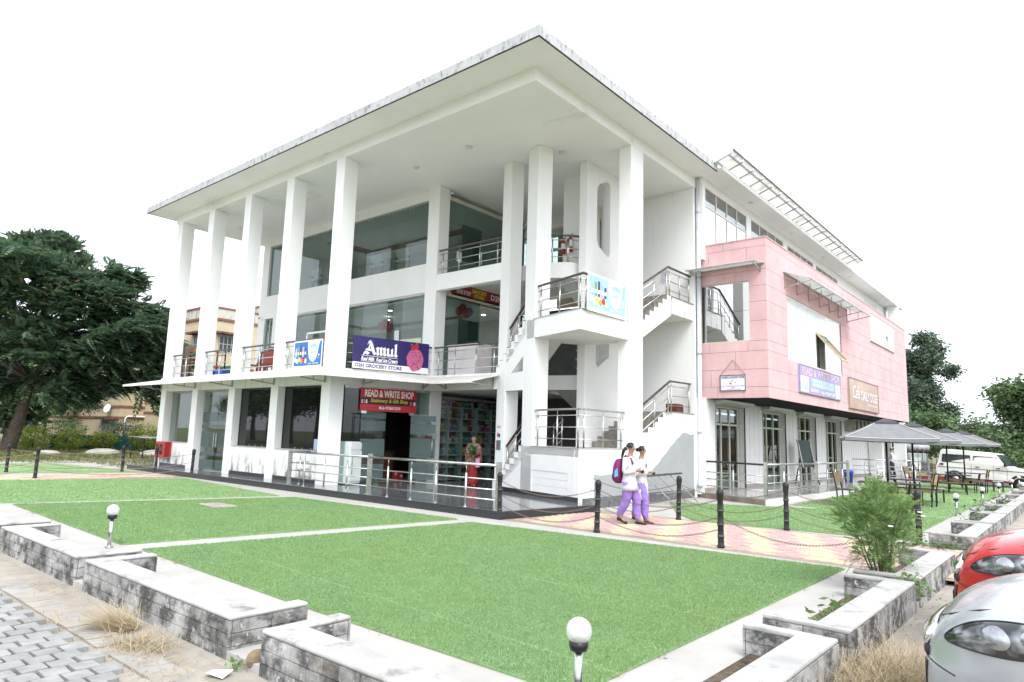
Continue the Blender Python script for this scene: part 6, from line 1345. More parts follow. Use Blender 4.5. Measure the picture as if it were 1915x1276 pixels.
for v in V:
    c = np.array([.26,.05,1.10])+v*np.array([.06,.09,.13])*RNG.uniform(.5,1); a = RNG.normal(0,.05,3); bb = RNG.normal(0,.05,3); Q += [c, c+a, c+a+bb, c+bb]
M_herb = leafmat('herb_leaf', [((.07,.13,.045),2),((.11,.18,.07),1),((.045,.09,.03),1)])
tri_soup('leaf_bunch', np.array(Q), 4, M_herb, t, local=True)
m = MB(); m.loft([[Vector((.22+x_,.20+y_,z_)) for x_, y_ in ((-.02,-.06),(.02,-.06),(.02,.06),(-.02,.06))] for z_ in (.60,.86)]); m.build('carry_bag', mat('pink_bag', (.62,.20,.36), .6), t, local=True)
wc = mat('white_shirt', (.72,.73,.75), .8); simple_person('man in a white shirt walking on the far cafe deck', (-9.0,46.2,.0), radians(200), 1.68, wc, mat('dark_trousers', (.03,.03,.04), .8), arm=(.05,0), stride=.16)
simple_person('girl in a white tunic with a dark bag beyond the ramp rail', (-7.75,45.4,-.25), radians(60), 1.35, wc, wc, arm=(.05,0), stride=.08)
# ------------------------------------------------------------------ parked cars (noses towards the planters)
def lerp1(x, xs, ys): return float(np.interp(x, xs, ys))
M_tyre = mat('tyre_rubber', (.018,.018,.018), .85, var=.1); M_chrome = mat('chrome', (.75,.75,.75), .08, metal=1, var=0); M_lens = glass('headlight_lens', (.93,.95,.95), 1, 1.5); M_trim = mat('black_trim', (.02,.02,.022), .5)
M_refl = mat('headlight_reflector', (.62,.64,.66), .12, metal=.9, var=.1, vscale=6); M_glass_car = glass('car_glass', (.25,.30,.30), 1, 1.6)
from mathutils.bvhtree import BVHTree
def headmat():
    m = bpy.data.materials.new('headlight_unit'); m.use_nodes = True; nt = m.node_tree; L = nt.links.new; b = nt.nodes['Principled BSDF']
    tc = nt.nodes.new('ShaderNodeTexCoord'); v = _node(nt, 'ShaderNodeTexNoise', Scale=9, Detail=2); L(tc.outputs['Object'], v.inputs['Vector'])
    cr = nt.nodes.new('ShaderNodeValToRGB'); e = cr.color_ramp.elements; e[0].position = .46; e[0].color = (.018,.02,.022,1); e[1].position = .66; e[1].color = (.34,.36,.38,1); L(v.outputs['Fac'], cr.inputs[0]); L(cr.outputs[0], b.inputs['Base Color'])
    b.inputs['Metallic'].default_value = .35; b.inputs['Roughness'].default_value = .12; b.inputs['Coat Weight'].default_value = 1; b.inputs['Coat Roughness'].default_value = .01; return m
M_head = headmat()
def car(label, loc, rz, paint, L=3.75, Wd=1.66):
    """small hatchback: x forward (nose at x=0, tail at x=-L), y left. Body lofted from cross sections, details pressed onto it"""
    t = thing('parked_car', label, 'car', loc, rz); hw = Wd/2; LOCAL[0] = True
    xs = [.02,-.03,-.08,-.16,-.28,-.45,-.70,-1.0,-1.15,-1.45,-1.85,-2.4,-2.95,-3.4,-3.65,-L]
    top = [.50,.66,.77,.85,.905,.955,1.0,1.04,1.06,1.24,1.47,1.54,1.51,1.38,1.06,.84]
    wid = [.36,.47,.55,.62,.70,.765,.805,.815,.82,.82,.82,.82,.82,.81,.78,.70]
    bot = [.26,.22,.20,.19,.18,.18,.18,.18,.18,.18,.18,.18,.18,.19,.23,.30]
    shl = [.48,.60,.68,.74,.79,.83,.86,.88,.89,.90,.91,.92,.93,.93,.90,.80]
    R = []; k = hw/.82
    for x, tp, w_, b_, sh_ in zip(xs, top, wid, bot, shl):
        w_ *= k; cab = tp > sh_+.22; tw = w_*(.74 if cab else .84)
        prof = [(0,b_),(w_*.82,b_),(w_*.97,b_+.10),(w_*1.0,(b_+sh_)/2),(w_*.995,sh_-.08),(w_*.965,sh_-.01),(tw if not cab else w_*.90,((sh_*.6+tp*.4) if not cab else sh_+.04)),(tw*.80,tp-.035 if not cab else tp-.06),(tw*.45,tp-.008 if not cab else tp-.01),(0,tp)]
        R.append([Vector((x, y, z)) for y, z in prof]+[Vector((x, -y, z)) for y, z in prof[-2:0:-1]])
    m = MB(); m.loft(R); me0 = m.mesh('body', paint, True)
    tmp = bpy.data.objects.new('tmp', me0); COL.objects.link(tmp); sb = tmp.modifiers.new('s', 'SUBSURF'); sb.levels = 3
    dg = bpy.context.evaluated_depsgraph_get(); me = bpy.data.meshes.new_from_object(tmp.evaluated_get(dg)); bpy.data.objects.remove(tmp); me.name = 'body'
    link('body', me, t); bvh = BVHTree.FromPolygons([v.co.copy() for v in me.vertices], [tuple(p.vertices) for p in me.polygons])
    def press(p, n, off=.004):
        n = Vector(n).normalized(); h = bvh.ray_cast(Vector(p)+n*1.5, -n)
        return (h[0]+h[1]*off) if h[0] is not None else Vector(p)
    def patch(poly, n, ax, ay, org, name, mt, off=.006, bulge=.0, smooth=True, G=14):
        """poly in (a,b) of the frame org/ax/ay; cut as a fine grid and pressed on the body along n"""
        ax = Vector(ax).normalized(); ay = Vector(ay).normalized(); org = Vector(org); from mathutils.geometry import tessellate_polygon as tp_
        c = (sum(p[0] for p in poly)/len(poly), sum(p[1] for p in poly)/len(poly)); K = 5; mb = MB(); V = []; nP = len(poly)
        for q in range(K+1):
            f_ = 1-q/K
            for (a_, b_) in poly:
                p = org+ax*(c[0]+(a_-c[0])*f_)+ay*(c[1]+(b_-c[1])*f_); V.append(press(p, n, off+bulge*(1-f_*f_)))
        mb.add(V, [(q*nP+i, q*nP+(i+1) % nP, (q+1)*nP+(i+1) % nP, (q+1)*nP+i) for q in range(K) for i in range(nP)]); o = mb.build(name, mt, t, smooth=smooth)
        return [V[i] for i in range(nP)]
    def soft(poly, k=3):
        for _ in range(k): poly = [q for a, b in zip(poly, poly[1:]+poly[:1]) for q in ((a[0]*.75+b[0]*.25, a[1]*.75+b[1]*.25), (a[0]*.25+b[0]*.75, a[1]*.25+b[1]*.75))]
        return poly
    def dens(poly, n=4): return [(a[0]+(b[0]-a[0])*i/n, a[1]+(b[1]-a[1])*i/n) for a, b in zip(poly, poly[1:]+poly[:1]) for i in range(n)]
    for s_ in (-1,1):
        nn = Vector((.55, s_*.80, .22)); ax = Vector((-.80, s_*.55, 0)); ay = Vector((0,0,1)); org = Vector((-.20, s_*.53*k, .675))
        HL = soft([(-.03,-.02),(.05,-.04),(.30,-.03),(.50,.03),(.58,.13),(.48,.165),(.32,.15),(.16,.11),(.05,.05)])
        rim = patch(HL, nn, ax, ay, org, 'headlight', M_head, .008, .022)
        m = MB(); m.tube(rim, .0045, 5, close=True); m.build('headlight_seal', M_trim, t)
        IN = ell(.27,.055,.062,.048,24); patch(IN, nn, ax, ay, org, 'headlight_reflector', mat('bright_reflector', (.52,.54,.57), .22, metal=.9, var=.2, vscale=14), .031, .012)
        patch(ell(.41,.09,.045,.035,20), nn, ax, ay, org, 'indicator_lamp', MATS['bright_reflector'], .030, .01)
        # bonnet shut line, from beside the grille up along the wing to the screen
        ln = [press((x, s_*y*k, 1.5), (0,0,1), .001) for x, y in ((-.10,.40),(-.16,.50),(-.30,.585),(-.55,.645),(-.85,.67),(-1.08,.68))]; m = MB(); m.tube(ln, .005, 5); m.build('bonnet_line', M_trim, t)
        ln = [press((-1.0, s_*2, z), (0,s_,0), .001) for z in (.25,.45,.65,.85)]; m = MB(); m.tube(ln, .005, 5); m.build('door_line', M_trim, t)
        m = MB(); m.ball((-1.42,s_*(hw+.10),1.05),.10,10,8,(.7,1,.65)); m.bar((-1.42,s_*(hw-.05),1.0),(-1.42,s_*(hw+.06),1.03),.04); m.build('wing_mirror', paint, t, smooth=True)
        for x in (-.72,-3.1):
            w_ = MB(); w_.lathe([(.10,-.08),(.28,-.085),(.295,-.06),(.295,.06),(.28,.085),(.10,.08)],24); o = link('wheel', w_.mesh('wheel', M_tyre, True), t); o.location = (x,s_*(hw-.07),.295); o.rotation_euler = (pi/2,0,0)
            h = MB(); h.lathe([(.02,-.02),(.19,-.012),(.19,.012),(.02,.02)],20); hub = link('hubcap', h.mesh('hubcap', M_refl, True), o); hub.location = (0,0,-.085*s_)
            ar = MB(); ar.tube([(x+.345*cos(a),s_*(hw-.005),.295+.345*sin(a)) for a in np.linspace(0,pi,14)], .022, 6); ar.build('arch_lip', M_trim, t)
    def nose_bar(name, mt, z0, z1, out_, ys):
        R_ = []
        for y in ys:
            a = press((0, y*k, z0), (1, y*1.1, .05), .0); c_ = press((0, y*k, z1), (1, y*1.1, .05), .0); o_ = Vector((1, y*1.1, 0)).normalized(); e_ = out_*(1-.55*abs(y/ys[0])**3)
            R_.append([a-o_*.02, a+o_*e_*.8, a.lerp(c_,.5)+o_*e_*1.25, c_+o_*e_*.7, c_-o_*.02])
        m_ = MB(); m_.loft(R_); return m_.build(name, mt, t, smooth=True)
    nose_bar('chrome_grille', M_chrome, .60, .705, .055, np.linspace(-.47,.47,23)); nose_bar('grille_slot', M_trim, .545, .592, .022, np.linspace(-.50,.50,23))
    nose_bar('bonnet_gap', M_trim, .712, .726, .010, np.linspace(-.47,.47,23))
    patch(dens([(-.42,-.08),(.42,-.08),(.46,.07),(-.46,.07)],6), (1,0,.1), (0,1,0), (0,0,1), (0,0,.44), 'grille_mesh', M_trim, .006)
    patch(dens([(-.24,-.055),(.24,-.055),(.24,.055),(-.24,.055)]), (1,0,0), (0,1,0), (0,0,1), (0,0,.36), 'number_plate', P_white, .02)
    ln = [press((.0, y*k, .56-.05*abs(y)), (1, y*.9, .1), .002) for y in np.linspace(-.75,.75,21)]; m = MB(); m.tube(ln, .0035, 5); m.build('bumper_line', M_trim, t)
    MB().ball(press((0,0,.645),(1,0,.2),.02),.05,14,8,(.35,1,.9)).build('badge', M_chrome, t, smooth=True)
    patch(dens([(-.60,0),(.60,0),(.52,.46),(-.52,.46)],5), (.6,0,.8), (0,1,0), (-.80,0,.60), (-1.22,0,1.08), 'windscreen', M_glass_car, .010)
    for s_ in (-1,1): patch(dens([(-.75,0),(.85,0),(.70,.36),(-.45,.38)],5), (0,s_,.3), (-1,0,0), (0,0,1), (-2.25,0,1.0), 'side_window', M_glass_car, .008)
    LOCAL[0] = False
    return t
P_silver = mat('silver_car_paint', (.50,.53,.56), .26, metal=.55, var=.02, coat=.6); P_redcar = mat('red_car_paint', (.52,.012,.018), .25, metal=.15, var=.02, coat=.8)
car('silver hatchback with swept-back headlight at the lower right corner', (-.80,5.24,-.065), radians(178), P_silver).scale = (1.06,1.06,1.08)
car('red hatchback parked beyond the silver car at the right edge', (-1.02,7.95,-.065), radians(182), P_redcar).scale = (1.06,1.06,1.10)

# ------------------------------------------------------------------ white jeep
def jeep():
    t = thing('jeep', 'long white jeep with a driver in blue behind the far parasols', 'jeep', (-3.95,42.3,-.20), 0); LOCAL[0] = True
    W_ = mat('jeep_white', (.82,.82,.80), .3, var=.02, coat=.4)
    # x forward. side profile; loft over width
    prof = [(-2.05,.50),(-2.07,.95),(-1.98,1.30),(-1.88,1.80),(-1.78,1.88),(.15,1.82),(.52,1.78),(.95,1.20),(1.05,1.14),(2.05,1.02),(2.12,.95),(2.14,.55),(2.05,.48)]
    hw = .84; m = MB(); R = []
    for y, s_, up in ((-hw,1,.0),(-hw*.98,1,0),(hw*.98,1,0),(hw,1,0)): R.append([Vector((x, y*(.93 if z > 1.25 else 1), z)) for x, z in prof])
    m.loft(R); m.build('body', W_, t, bevel=.04)
    for s_ in (-1,1):
        y = s_*(hw*.93+.008)
        def win(x0, x1, z0, z1, nm, sl=0):
            w_ = MB(); w_.prism([(x0,z0),(x1,z0),(x1-sl,z1),(x0+.04,z1)], y-.01*s_, y+.004*s_, fr=lambda a,b,c:(a,c,b)); w_.build(nm, M_glass_car, t)
            f_ = MB(); q = [(x0,y,z0),(x1,y,z0),(x1-sl,y,z1),(x0+.04,y,z1)]
            for a, b in zip(q, q[1:]+q[:1]): f_.bar(a, b, .03)
            f_.build('window_seal', M_trim, t)
        win(-1.80,-.55,1.24,1.62,'rear_side_window'); win(-.42,.42-.0,1.22,1.60,'middle_side_window'); win(.52-.05,.92+.0,1.20,1.58,'front_side_window',.28)
        st = MB(); st.box(-2.0,2.0,s_*(hw+.004)-.006,s_*(hw+.004)+.006,.96,.985); st.build('side_stripe', M_trim, t)
        for x0 in (-.48,.46,1.02): d = MB(); d.box(x0-.006,x0+.006,s_*(hw+.002)-.004,s_*(hw+.002)+.004,.55,1.2); d.build('door_seam', mat('seam_grey', (.3,.3,.28), .6), t)
        for x0 in (-.30,.58): MB().box(x0,x0+.16,s_*(hw+.01)-.015,s_*(hw+.01)+.015,1.05,1.09).build('door_handle', M_trim, t)
        MB().box(-1.9,-1.72,s_*(hw+.005)-.01,s_*(hw+.005)+.01,1.07,1.15).build('fuel_flap', M_trim, t)
        for x in (-1.22,1.55):
            w_ = MB(); w_.lathe([(.12,-.10),(.32,-.10),(.345,-.07),(.345,.07),(.32,.10),(.12,.10)],22); o = link('wheel', w_.mesh('wheel', M_tyre, True), t); o.location = (x,s_*(hw-.09),.345); o.rotation_euler = (pi/2,0,0)
            h = MB(); h.lathe([(.02,-.02),(.2,-.012),(.2,.012),(.02,.02)],18); q = link('rim', h.mesh('rim', M_refl, True), o); q.location = (0,0,-.10*s_)
            ar = MB(); ar.tube([(x+.43*cos(a),s_*(hw+.02),.345+.43*sin(a)) for a in np.linspace(-.1,pi+.1,14)], .05, 6); ar.build('wheel_arch', M_trim, t)
        MB().obox((.98,s_*(hw+.14),1.28),(.10,.16,.20)).build('wing_mirror', M_trim, t, bevel=.02)
        MB().box(-1.0,.95,s_*(hw-.02)-.06,s_*(hw-.02)+.06,.42,.47).build('side_step', M_trim, t)
    m = MB(); m.add([(.56,-.74,1.74),(.56,.74,1.74),(.97,.78,1.20),(.97,-.78,1.20)], [(0,1,2,3)]); m.build('windscreen', M_glass_car, t)
    MB().box(2.10,2.24,-.82,.82,.48,.66).build('front_bumper', M_trim, t, bevel=.03); MB().box(-2.16,-2.04,-.82,.82,.46,.62).build('rear_bumper', M_trim, t, bevel=.03)
    w_ = MB(); w_.lathe([(.1,-.09),(.31,-.09),(.33,0),(.31,.09),(.1,.09)],20); o = link('spare_wheel', w_.mesh('spare_wheel', M_tyre, True), t); o.location = (-2.18,.25,1.0); o.rotation_euler = (0,pi/2,0)
    MB().ball((1.45,.6,1.17),.07,10,8).build('front_lamp', P_white, t, smooth=True)
    LOCAL[0] = False; t.rotation_euler = (0, radians(1.8), radians(-9)); return t
jeep()
simple_person('driver in a blue shirt seated inside the white jeep', (-3.45,41.95,-.45), radians(-9), 1.55, mat('blue_shirt', (.08,.20,.42), .8), M_trim, arm=(.3,0), stride=.02)
# ------------------------------------------------------------------ vegetation
def leaves(centres, n_each, spread, size, rng=RNG, droop=.3, aspect=.45, flat=0.0):
    """diamond leaves scattered round clump centres -> (N,4,3)"""
    C_ = np.repeat(np.asarray(centres, float), n_each, 0); N = len(C_)
    P = C_+rng.normal(0, 1, (N,3))*np.asarray(spread)
    d = rng.normal(0, 1, (N,3)); d[:,2] = d[:,2]*.45-droop; d /= np.linalg.norm(d, axis=1)[:,None]
    up = rng.normal(0, 1, (N,3)); up[:,2] += flat; sd = np.cross(d, up); sd /= np.linalg.norm(sd, axis=1)[:,None]+1e-9
    L = (size*rng.uniform(.6, 1.3, N))[:,None]; V = np.empty((N,4,3)); V[:,0] = P; V[:,1] = P+d*L*.5+sd*L*aspect*.5; V[:,2] = P+d*L; V[:,3] = P+d*L*.5-sd*L*aspect*.5
    return V
def fronds(centres, dirs, n_leaf, L, lw, rng=RNG):
    """feather leaves: pairs of narrow leaflets along a drooping rib"""
    out = []; C_ = np.asarray(centres, float); D = np.asarray(dirs, float); D = D/np.linalg.norm(D, axis=1)[:,None]; N = len(C_)
    sd = np.cross(D, np.tile([0,0,1.], (N,1)))+rng.normal(0,.15,(N,3)); sd /= np.linalg.norm(sd, axis=1)[:,None]+1e-9
    Ls = (L*rng.uniform(.7,1.25,N))[:,None]; nrm = np.cross(sd, D)
    for i in range(n_leaf):
        f = (i+.6)/n_leaf; p = C_+D*Ls*f; p[:,2] -= (Ls[:,0]*.35*f*f); w = Ls*.34*math.sin(pi*min(1,.15+f*.85))**.7
        for s_ in (-1,1):
            tip = p+sd*w*s_+D*Ls*.10; tip[:,2] -= w[:,0]*.25; h = D*Ls*(lw); V = np.stack([p, p*.5+tip*.5+h+nrm*.01, tip, p*.5+tip*.5-h*.6+nrm*.01], 1); out.append(V)
    return np.concatenate(out)
def limbs(mb, base, top, r0, r1, bend=.15, n=6, rng=RNG):
    b = np.array(base, float); t_ = np.array(top, float); L = np.linalg.norm(t_-b); off = rng.normal(0, bend*L*.3, 3); pts = []; rs = []
    for i in range(n+1): f = i/n; pts.append(b+(t_-b)*f+off*math.sin(pi*f)); rs.append(r0+(r1-r0)*f)
    mb.tube(pts, rs, 8); return pts
M_bark = mat('tree_bark', (.12,.095,.075), .95, var=.2, vscale=5, bump=.6, bscale=14)
def blob_points(blobs, n, rng=RNG, shell=.35):
    """clump centres spread through several ellipsoids, denser near their surface"""
    out = []; vol = np.array([b[1][0]*b[1][1]*b[1][2] for b in blobs])**.8; cnt = (n*vol/vol.sum()).astype(int)
    for (c, r), k in zip(blobs, cnt):
        v = rng.normal(0,1,(k,3)); v /= np.linalg.norm(v,axis=1)[:,None]; rad = shell+(1-shell)*rng.random(k)**.6; out.append(np.asarray(c)+v*np.asarray(r)*rad[:,None])
    return np.concatenate(out)
def tree(name, label, base, blobs, trunk_top, r0, lm, n_cl, n_leaf, size, spread, group=None, feather=False, n_limb=10, aspect=.45, droop=.3):
    t = thing(name, label, 'tree', base, 0, group); tr = MB(); limbs(tr, (base[0],base[1],base[2]-.3), trunk_top, r0, r0*.55, .08)
    cl = blob_points(blobs, n_cl); idx = RNG.choice(len(blobs), min(n_limb, len(blobs)), replace=False) if len(blobs) > n_limb else range(len(blobs))
    tr.build('trunk', M_bark, t, smooth=True)
    for i in idx:
        m = MB(); limbs(m, trunk_top, tuple(np.array(trunk_top)*.2+np.array(blobs[i][0])*.8), r0*.34, r0*.07, .18); m.build('branch', M_bark, t, smooth=True)
    if feather:
        d = cl-np.array([trunk_top[0],trunk_top[1],trunk_top[2]]); d[:,2] *= .3; d += RNG.normal(0,1,(len(cl),3))*np.linalg.norm(d,axis=1)[:,None]*.45; V = fronds(cl, d, n_leaf, size, .16)
    else: V = leaves(cl, n_leaf, spread, size, aspect=aspect, droop=droop)
    tri_soup('crown', V.reshape(-1,3), 4, lm, t); return t
M_leaf_dark = leafmat('dark_feather_leaf', [((.090,.155,.098),6),((.115,.190,.115),5),((.068,.120,.078),4),((.155,.245,.100),2),((.23,.32,.10),.6)], .42, .38, .4)
M_leaf_mid = leafmat('mid_green_leaf', [((.110,.180,.080),4),((.145,.225,.100),4),((.080,.135,.062),3),((.19,.27,.12),2)], .55, .25)
M_leaf_blue = leafmat('grey_green_leaf', [((.100,.148,.102),4),((.13,.18,.12),4),((.072,.112,.080),3),((.16,.215,.135),1)], .55, .22)
M_leaf_yel = leafmat('yellow_green_leaf', [((.26,.32,.05),3),((.34,.40,.07),2),((.16,.22,.04),2)], .5, .3)
M_leaf_bush = leafmat('bush_leaf', [((.19,.31,.11),4),((.25,.39,.15),3),((.13,.23,.085),3),((.31,.41,.15),1.5),((.26,.27,.10),.8)], .5, .4)
# big feathery tree on the left
blobs = [((-44.6,10.6,9.6),(3.6,3.4,2.6)),((-47.5,8.5,8.6),(3.8,3.4,3.0)),((-43.0,13.0,8.6),(3.0,3.0,2.2)),((-41.0,15.2,7.2),(2.4,2.4,1.9)),((-42.2,13.6,5.6),(2.8,2.6,1.7)),((-44.8,11.6,6.2),(3.2,3.0,2.0)),((-48.5,7.5,5.6),(3.0,3.2,2.2)),((-40.2,16.4,5.0),(1.7,1.7,1.5)),((-39.9,16.2,3.4),(1.1,1.1,1.1)),((-45.6,10.8,11.3),(2.3,2.2,1.3)),((-46.5,10.0,4.2),(2.2,2.2,1.0)),((-41.9,14.3,9.9),(1.3,1.3,.8)),((-43.4,12.6,3.6),(1.6,1.6,.8)),((-48.2,8.8,3.6),(2.6,2.4,1.0)),((-45.2,12.4,4.0),(2.2,2.0,.8)),((-41.6,14.6,4.2),(1.6,1.6,.9))]
pads = []
for c_, r_ in blobs:       # layered flat sprays with gaps between them
    for q in range(7):
        a = RNG.uniform(0,2*pi); f = RNG.uniform(.25,.85); pads.append(((c_[0]+r_[0]*f*cos(a), c_[1]+r_[1]*f*sin(a), c_[2]+r_[2]*RNG.uniform(-.8,.85)*(1-.35*f)), (r_[0]*RNG.uniform(.32,.55), r_[1]*RNG.uniform(.32,.55), RNG.uniform(.28,.55))))
core_b = blobs; blobs = pads+[(c_, tuple(np.array(r_)*.72)) for c_, r_ in blobs if c_[2] > 3]
tree('feathery_tree', 'large dark feathery-leaved tree at the left edge', (-46.4,10.9,-.1), blobs, (-45.4,11.4,4.0), .42, M_leaf_dark, 14500, 6, .74, None, feather=True, n_limb=14)
blobs = core_b
TREE = [o for o in COL.objects if o.name.startswith('feathery_tree')][0]
pods = blob_points([(b[0], (b[1][0]*1.04, b[1][1]*1.04, b[1][2]*1.06)) for b in blobs], 800, shell=.9); pods = pods[pods[:,2] > 8.2]
tri_soup('seed_pods', leaves(pods, 4, (.16,.16,.12), .24, droop=.6, aspect=.22).reshape(-1,3), 4, leafmat('brown_pod', [((.17,.115,.075),3),((.12,.08,.055),2),((.22,.16,.11),1)], .7, .2), TREE)
# trees behind the yellow house and beyond
def round_tree(label, base, H, R_, lm, n_cl=700, n_leaf=26, size=.34, group='background trees', k=9, zlo=.35):
    bl = []
    for i in range(k):
        a = RNG.uniform(0,2*pi); rr = RNG.uniform(.15,.62)*R_; z = base[2]+H*RNG.uniform(zlo+.1,.86); bl.append(((base[0]+rr*cos(a), base[1]+rr*sin(a), z), tuple(np.array([1,1,.8])*R_*RNG.uniform(.32,.52))))
    bl.append(((base[0],base[1],base[2]+H*.86),(R_*.4,R_*.4,H*.13)))
    bl = [((c_[0]+r_[0]*RNG.normal(0,.45), c_[1]+r_[1]*RNG.normal(0,.45), c_[2]+r_[2]*RNG.normal(0,.45)), tuple(np.array(r_)*RNG.uniform(.38,.62)*np.array([1,1,.75]))) for c_, r_ in bl for _ in range(4)]
    return tree('leafy_tree', label, base, bl, (base[0],base[1],base[2]+H*.42), R_*.07+.08, lm, n_cl, n_leaf, size, (size*.9,)*3, group)
round_tree('tall grey-green tree just behind the far corner of the pink block', (-13.8,88,-.1), 14.5, 4.2, M_leaf_blue, 1500, 26, .42, k=14, zlo=.10)
round_tree('tree crowding behind the tall one near the pink block', (-16.5,92,-.1), 9, 5, M_leaf_blue, 700, 24, .45)
round_tree('bright green tree with open crown at the right edge', (-1.9,66,-.1), 8.4, 4.0, M_leaf_mid, 1200, 26, .36, k=13, zlo=.10)
round_tree('green tree cut by the right edge of the picture', (3.0,64,-.1), 7.2, 4.2, M_leaf_mid, 900, 26, .36, k=11, zlo=.08)
round_tree('low tree hanging over the creeper wall', (-5.6,62.5,-.1), 3.6, 1.9, M_leaf_mid, 400, 24, .30, k=8, zlo=.15)
round_tree('dim tree seen under the far parasols', (-10.5,96,-.1), 4.2, 4.0, M_leaf_mid, 500, 22, .5)
round_tree('small distant tree between the wall and the tall tree', (-9.8,110,-.1), 4.6, 3.6, M_leaf_blue, 450, 22, .5)
round_tree('distant tree glimpsed behind the cafe deck', (-17.5,75,-.1), 6, 4.5, M_leaf_mid, 600, 22, .45)
round_tree('distant tree right of the one behind the cafe deck', (-12.5,78,-.1), 5.0, 3.6, M_leaf_mid, 500, 22, .45)
round_tree('tree rising behind the yellow house roof', (-70,30,-.1), 13.2, 4, M_leaf_mid, 500, 24, .5)
for i, (x, y) in enumerate(((-84,20),(-74,17.6),(-66,15.5),(-60,14.3))): round_tree('background tree %s the left edge' % ['far beyond','just outside','behind the trunk at','under the crown at'][i], (x,y,-.1), (11,12,7,4.5)[i], (6,6,4,2.6)[i], M_leaf_mid, 600, 24, .5)
# trees across the road behind the camera, seen in the dark panes
for i, (x, y, H) in enumerate(((-56,-18,10),(-68,-22,11),(-80,-26,11),(-92,-30,12),(-62,-34,10),(-104,-34,12))): round_tree('roadside tree mirrored in the dark window glass', (x,y,-.1), H, 5.5, M_leaf_mid, 420, 18, .6, group='roadside trees across the yard')

# feathery bush in the planter
t = thing('planter_bush', 'tall feathery light green bush growing in the planter', 'bush', (-1.98,9.42,.1))
st = []
for i in range(11):
    a = RNG.uniform(0,2*pi); r = RNG.uniform(.12,.42); tp = (-1.98+r*cos(a)*1.05, 9.42+r*sin(a)*1.2, RNG.uniform(.75,1.12)); m = MB(); p = limbs(m, (-1.98+.06*cos(a),9.42+.06*sin(a),.05), tp, .012, .004, .12); m.build('stem', M_bark, t, smooth=True); st += p[2:]
cl = blob_points([((-1.98,9.42,.98),(.36,.42,.22)),((-2.22,9.12,.90),(.24,.26,.20)),((-1.86,9.60,.86),(.22,.24,.20)),((-2.02,9.35,.72),(.36,.40,.20)),((-1.95,9.45,.50),(.20,.24,.22)),((-2.0,9.4,1.16),(.16,.18,.14)),((-2.1,9.2,.55),(.22,.25,.2)),((-1.85,9.65,.58),(.2,.24,.2)),((-1.98,9.42,.30),(.14,.16,.14))], 760, shell=.35)
d = cl-np.array([-1.98,9.42,.35]); d += RNG.normal(0,.25,d.shape); V = fronds(cl, d, 9, .17, .05); tri_soup('foliage', V.reshape(-1,3), 4, M_leaf_bush, t)
for i, p in enumerate(((-1.80,9.0,.80),(-1.62,9.72,.93),(-1.75,9.2,.62),(-1.60,9.80,.88))):
    m = MB()
    for k in range(6): a = k*pi/3; m.ball((p[0]+.016*cos(a),p[1]+.016*sin(a),p[2]),.016,6,5,(1,1,.5))
    m.build('flower', mat('white_petal', (.80,.79,.74), .6), t, smooth=True)
# smaller plants
def weed(label, p, n, size, lm, h, spread, name='weed', group=None):
    t = thing(name, label, 'plant', p, 0, group); V = []; c = np.array(p)+np.c_[RNG.normal(0,spread,n),RNG.normal(0,spread,n),RNG.uniform(.02,h,n)]
    V = leaves(c, 3, (size*.4,)*3, size, droop=-.1); m = MB()
    for i in range(4): m.tube([p, (p[0]+RNG.normal(0,spread*.6),p[1]+RNG.normal(0,spread*.6),p[2]+h*.9)], .004, 4)
    m.build('stem', M_leaf_bush, t); tri_soup('foliage', V.reshape(-1,3), 4, lm, t)
weed('small leafy seedling nearest the silver car in the long planter', (-1.98,7.0,.03), 14, .09, M_leaf_bush, .14, .05, 'seedling'); weed('second small seedling in the long planter', (-1.95,7.55,.03), 16, .09, M_leaf_bush, .17, .06, 'seedling')
weed('weeds at the foot of the planter past the brick path', (-1.98,14.05,-.02), 40, .09, M_leaf_mid, .12, .16); weed('rose plant beside the first right-hand globe lamp', (-2.05,19.2,.03), 40, .09, M_leaf_mid, .45, .16, 'rose_plant'); weed('small plant in the planter by the second right lamp', (-2.0,22.0,.03), 30, .09, M_leaf_mid, .25, .14); weed('green tuft in the planter by the third right lamp', (-2.0,25.0,.03), 40, .10, M_leaf_mid, .28, .18)
weed('creeping weed hanging over the planter end by the red car', (-1.60,8.95,.05), 60, .06, M_leaf_bush, .22, .09); weed('tiny green sprout at the wall gap in the front left', (-4.9,2.72,-.06), 10, .05, M_leaf_bush, .05, .03)
# dry straw
M_straw = leafmat('dry_straw', [((.42,.34,.21),4),((.50,.42,.28),3),((.30,.23,.14),2)], .8, .2)
def straw(label, c, n, r, h, L, dirv=None):
    N = n; P = np.array(c)+np.c_[RNG.normal(0,r[0],N),RNG.normal(0,r[1],N),np.abs(RNG.normal(0,h,N))]; d = RNG.normal(0,1,(N,3)); d[:,2] = np.abs(d[:,2])*.45
    if dirv is not None: d += np.array(dirv)*2.2
    d /= np.linalg.norm(d,axis=1)[:,None]; sd = np.cross(d,[0,0,1.]); sd /= np.linalg.norm(sd,axis=1)[:,None]+1e-9; l = (L*RNG.uniform(.5,1.2,N))[:,None]; V = np.empty((N,4,3)); V[:,0] = P-sd*.002; V[:,1] = P+sd*.002; V[:,2] = P+d*l+sd*.0012; V[:,2,2] -= .25*l[:,0]**2; V[:,3] = P+d*l-sd*.0012; V[:,3,2] -= .25*l[:,0]**2
    V[...,2] = np.maximum(V[...,2], -.06); tri_soup('dry_straw', V.reshape(-1,3), 4, M_straw, kind='stuff', label=label)
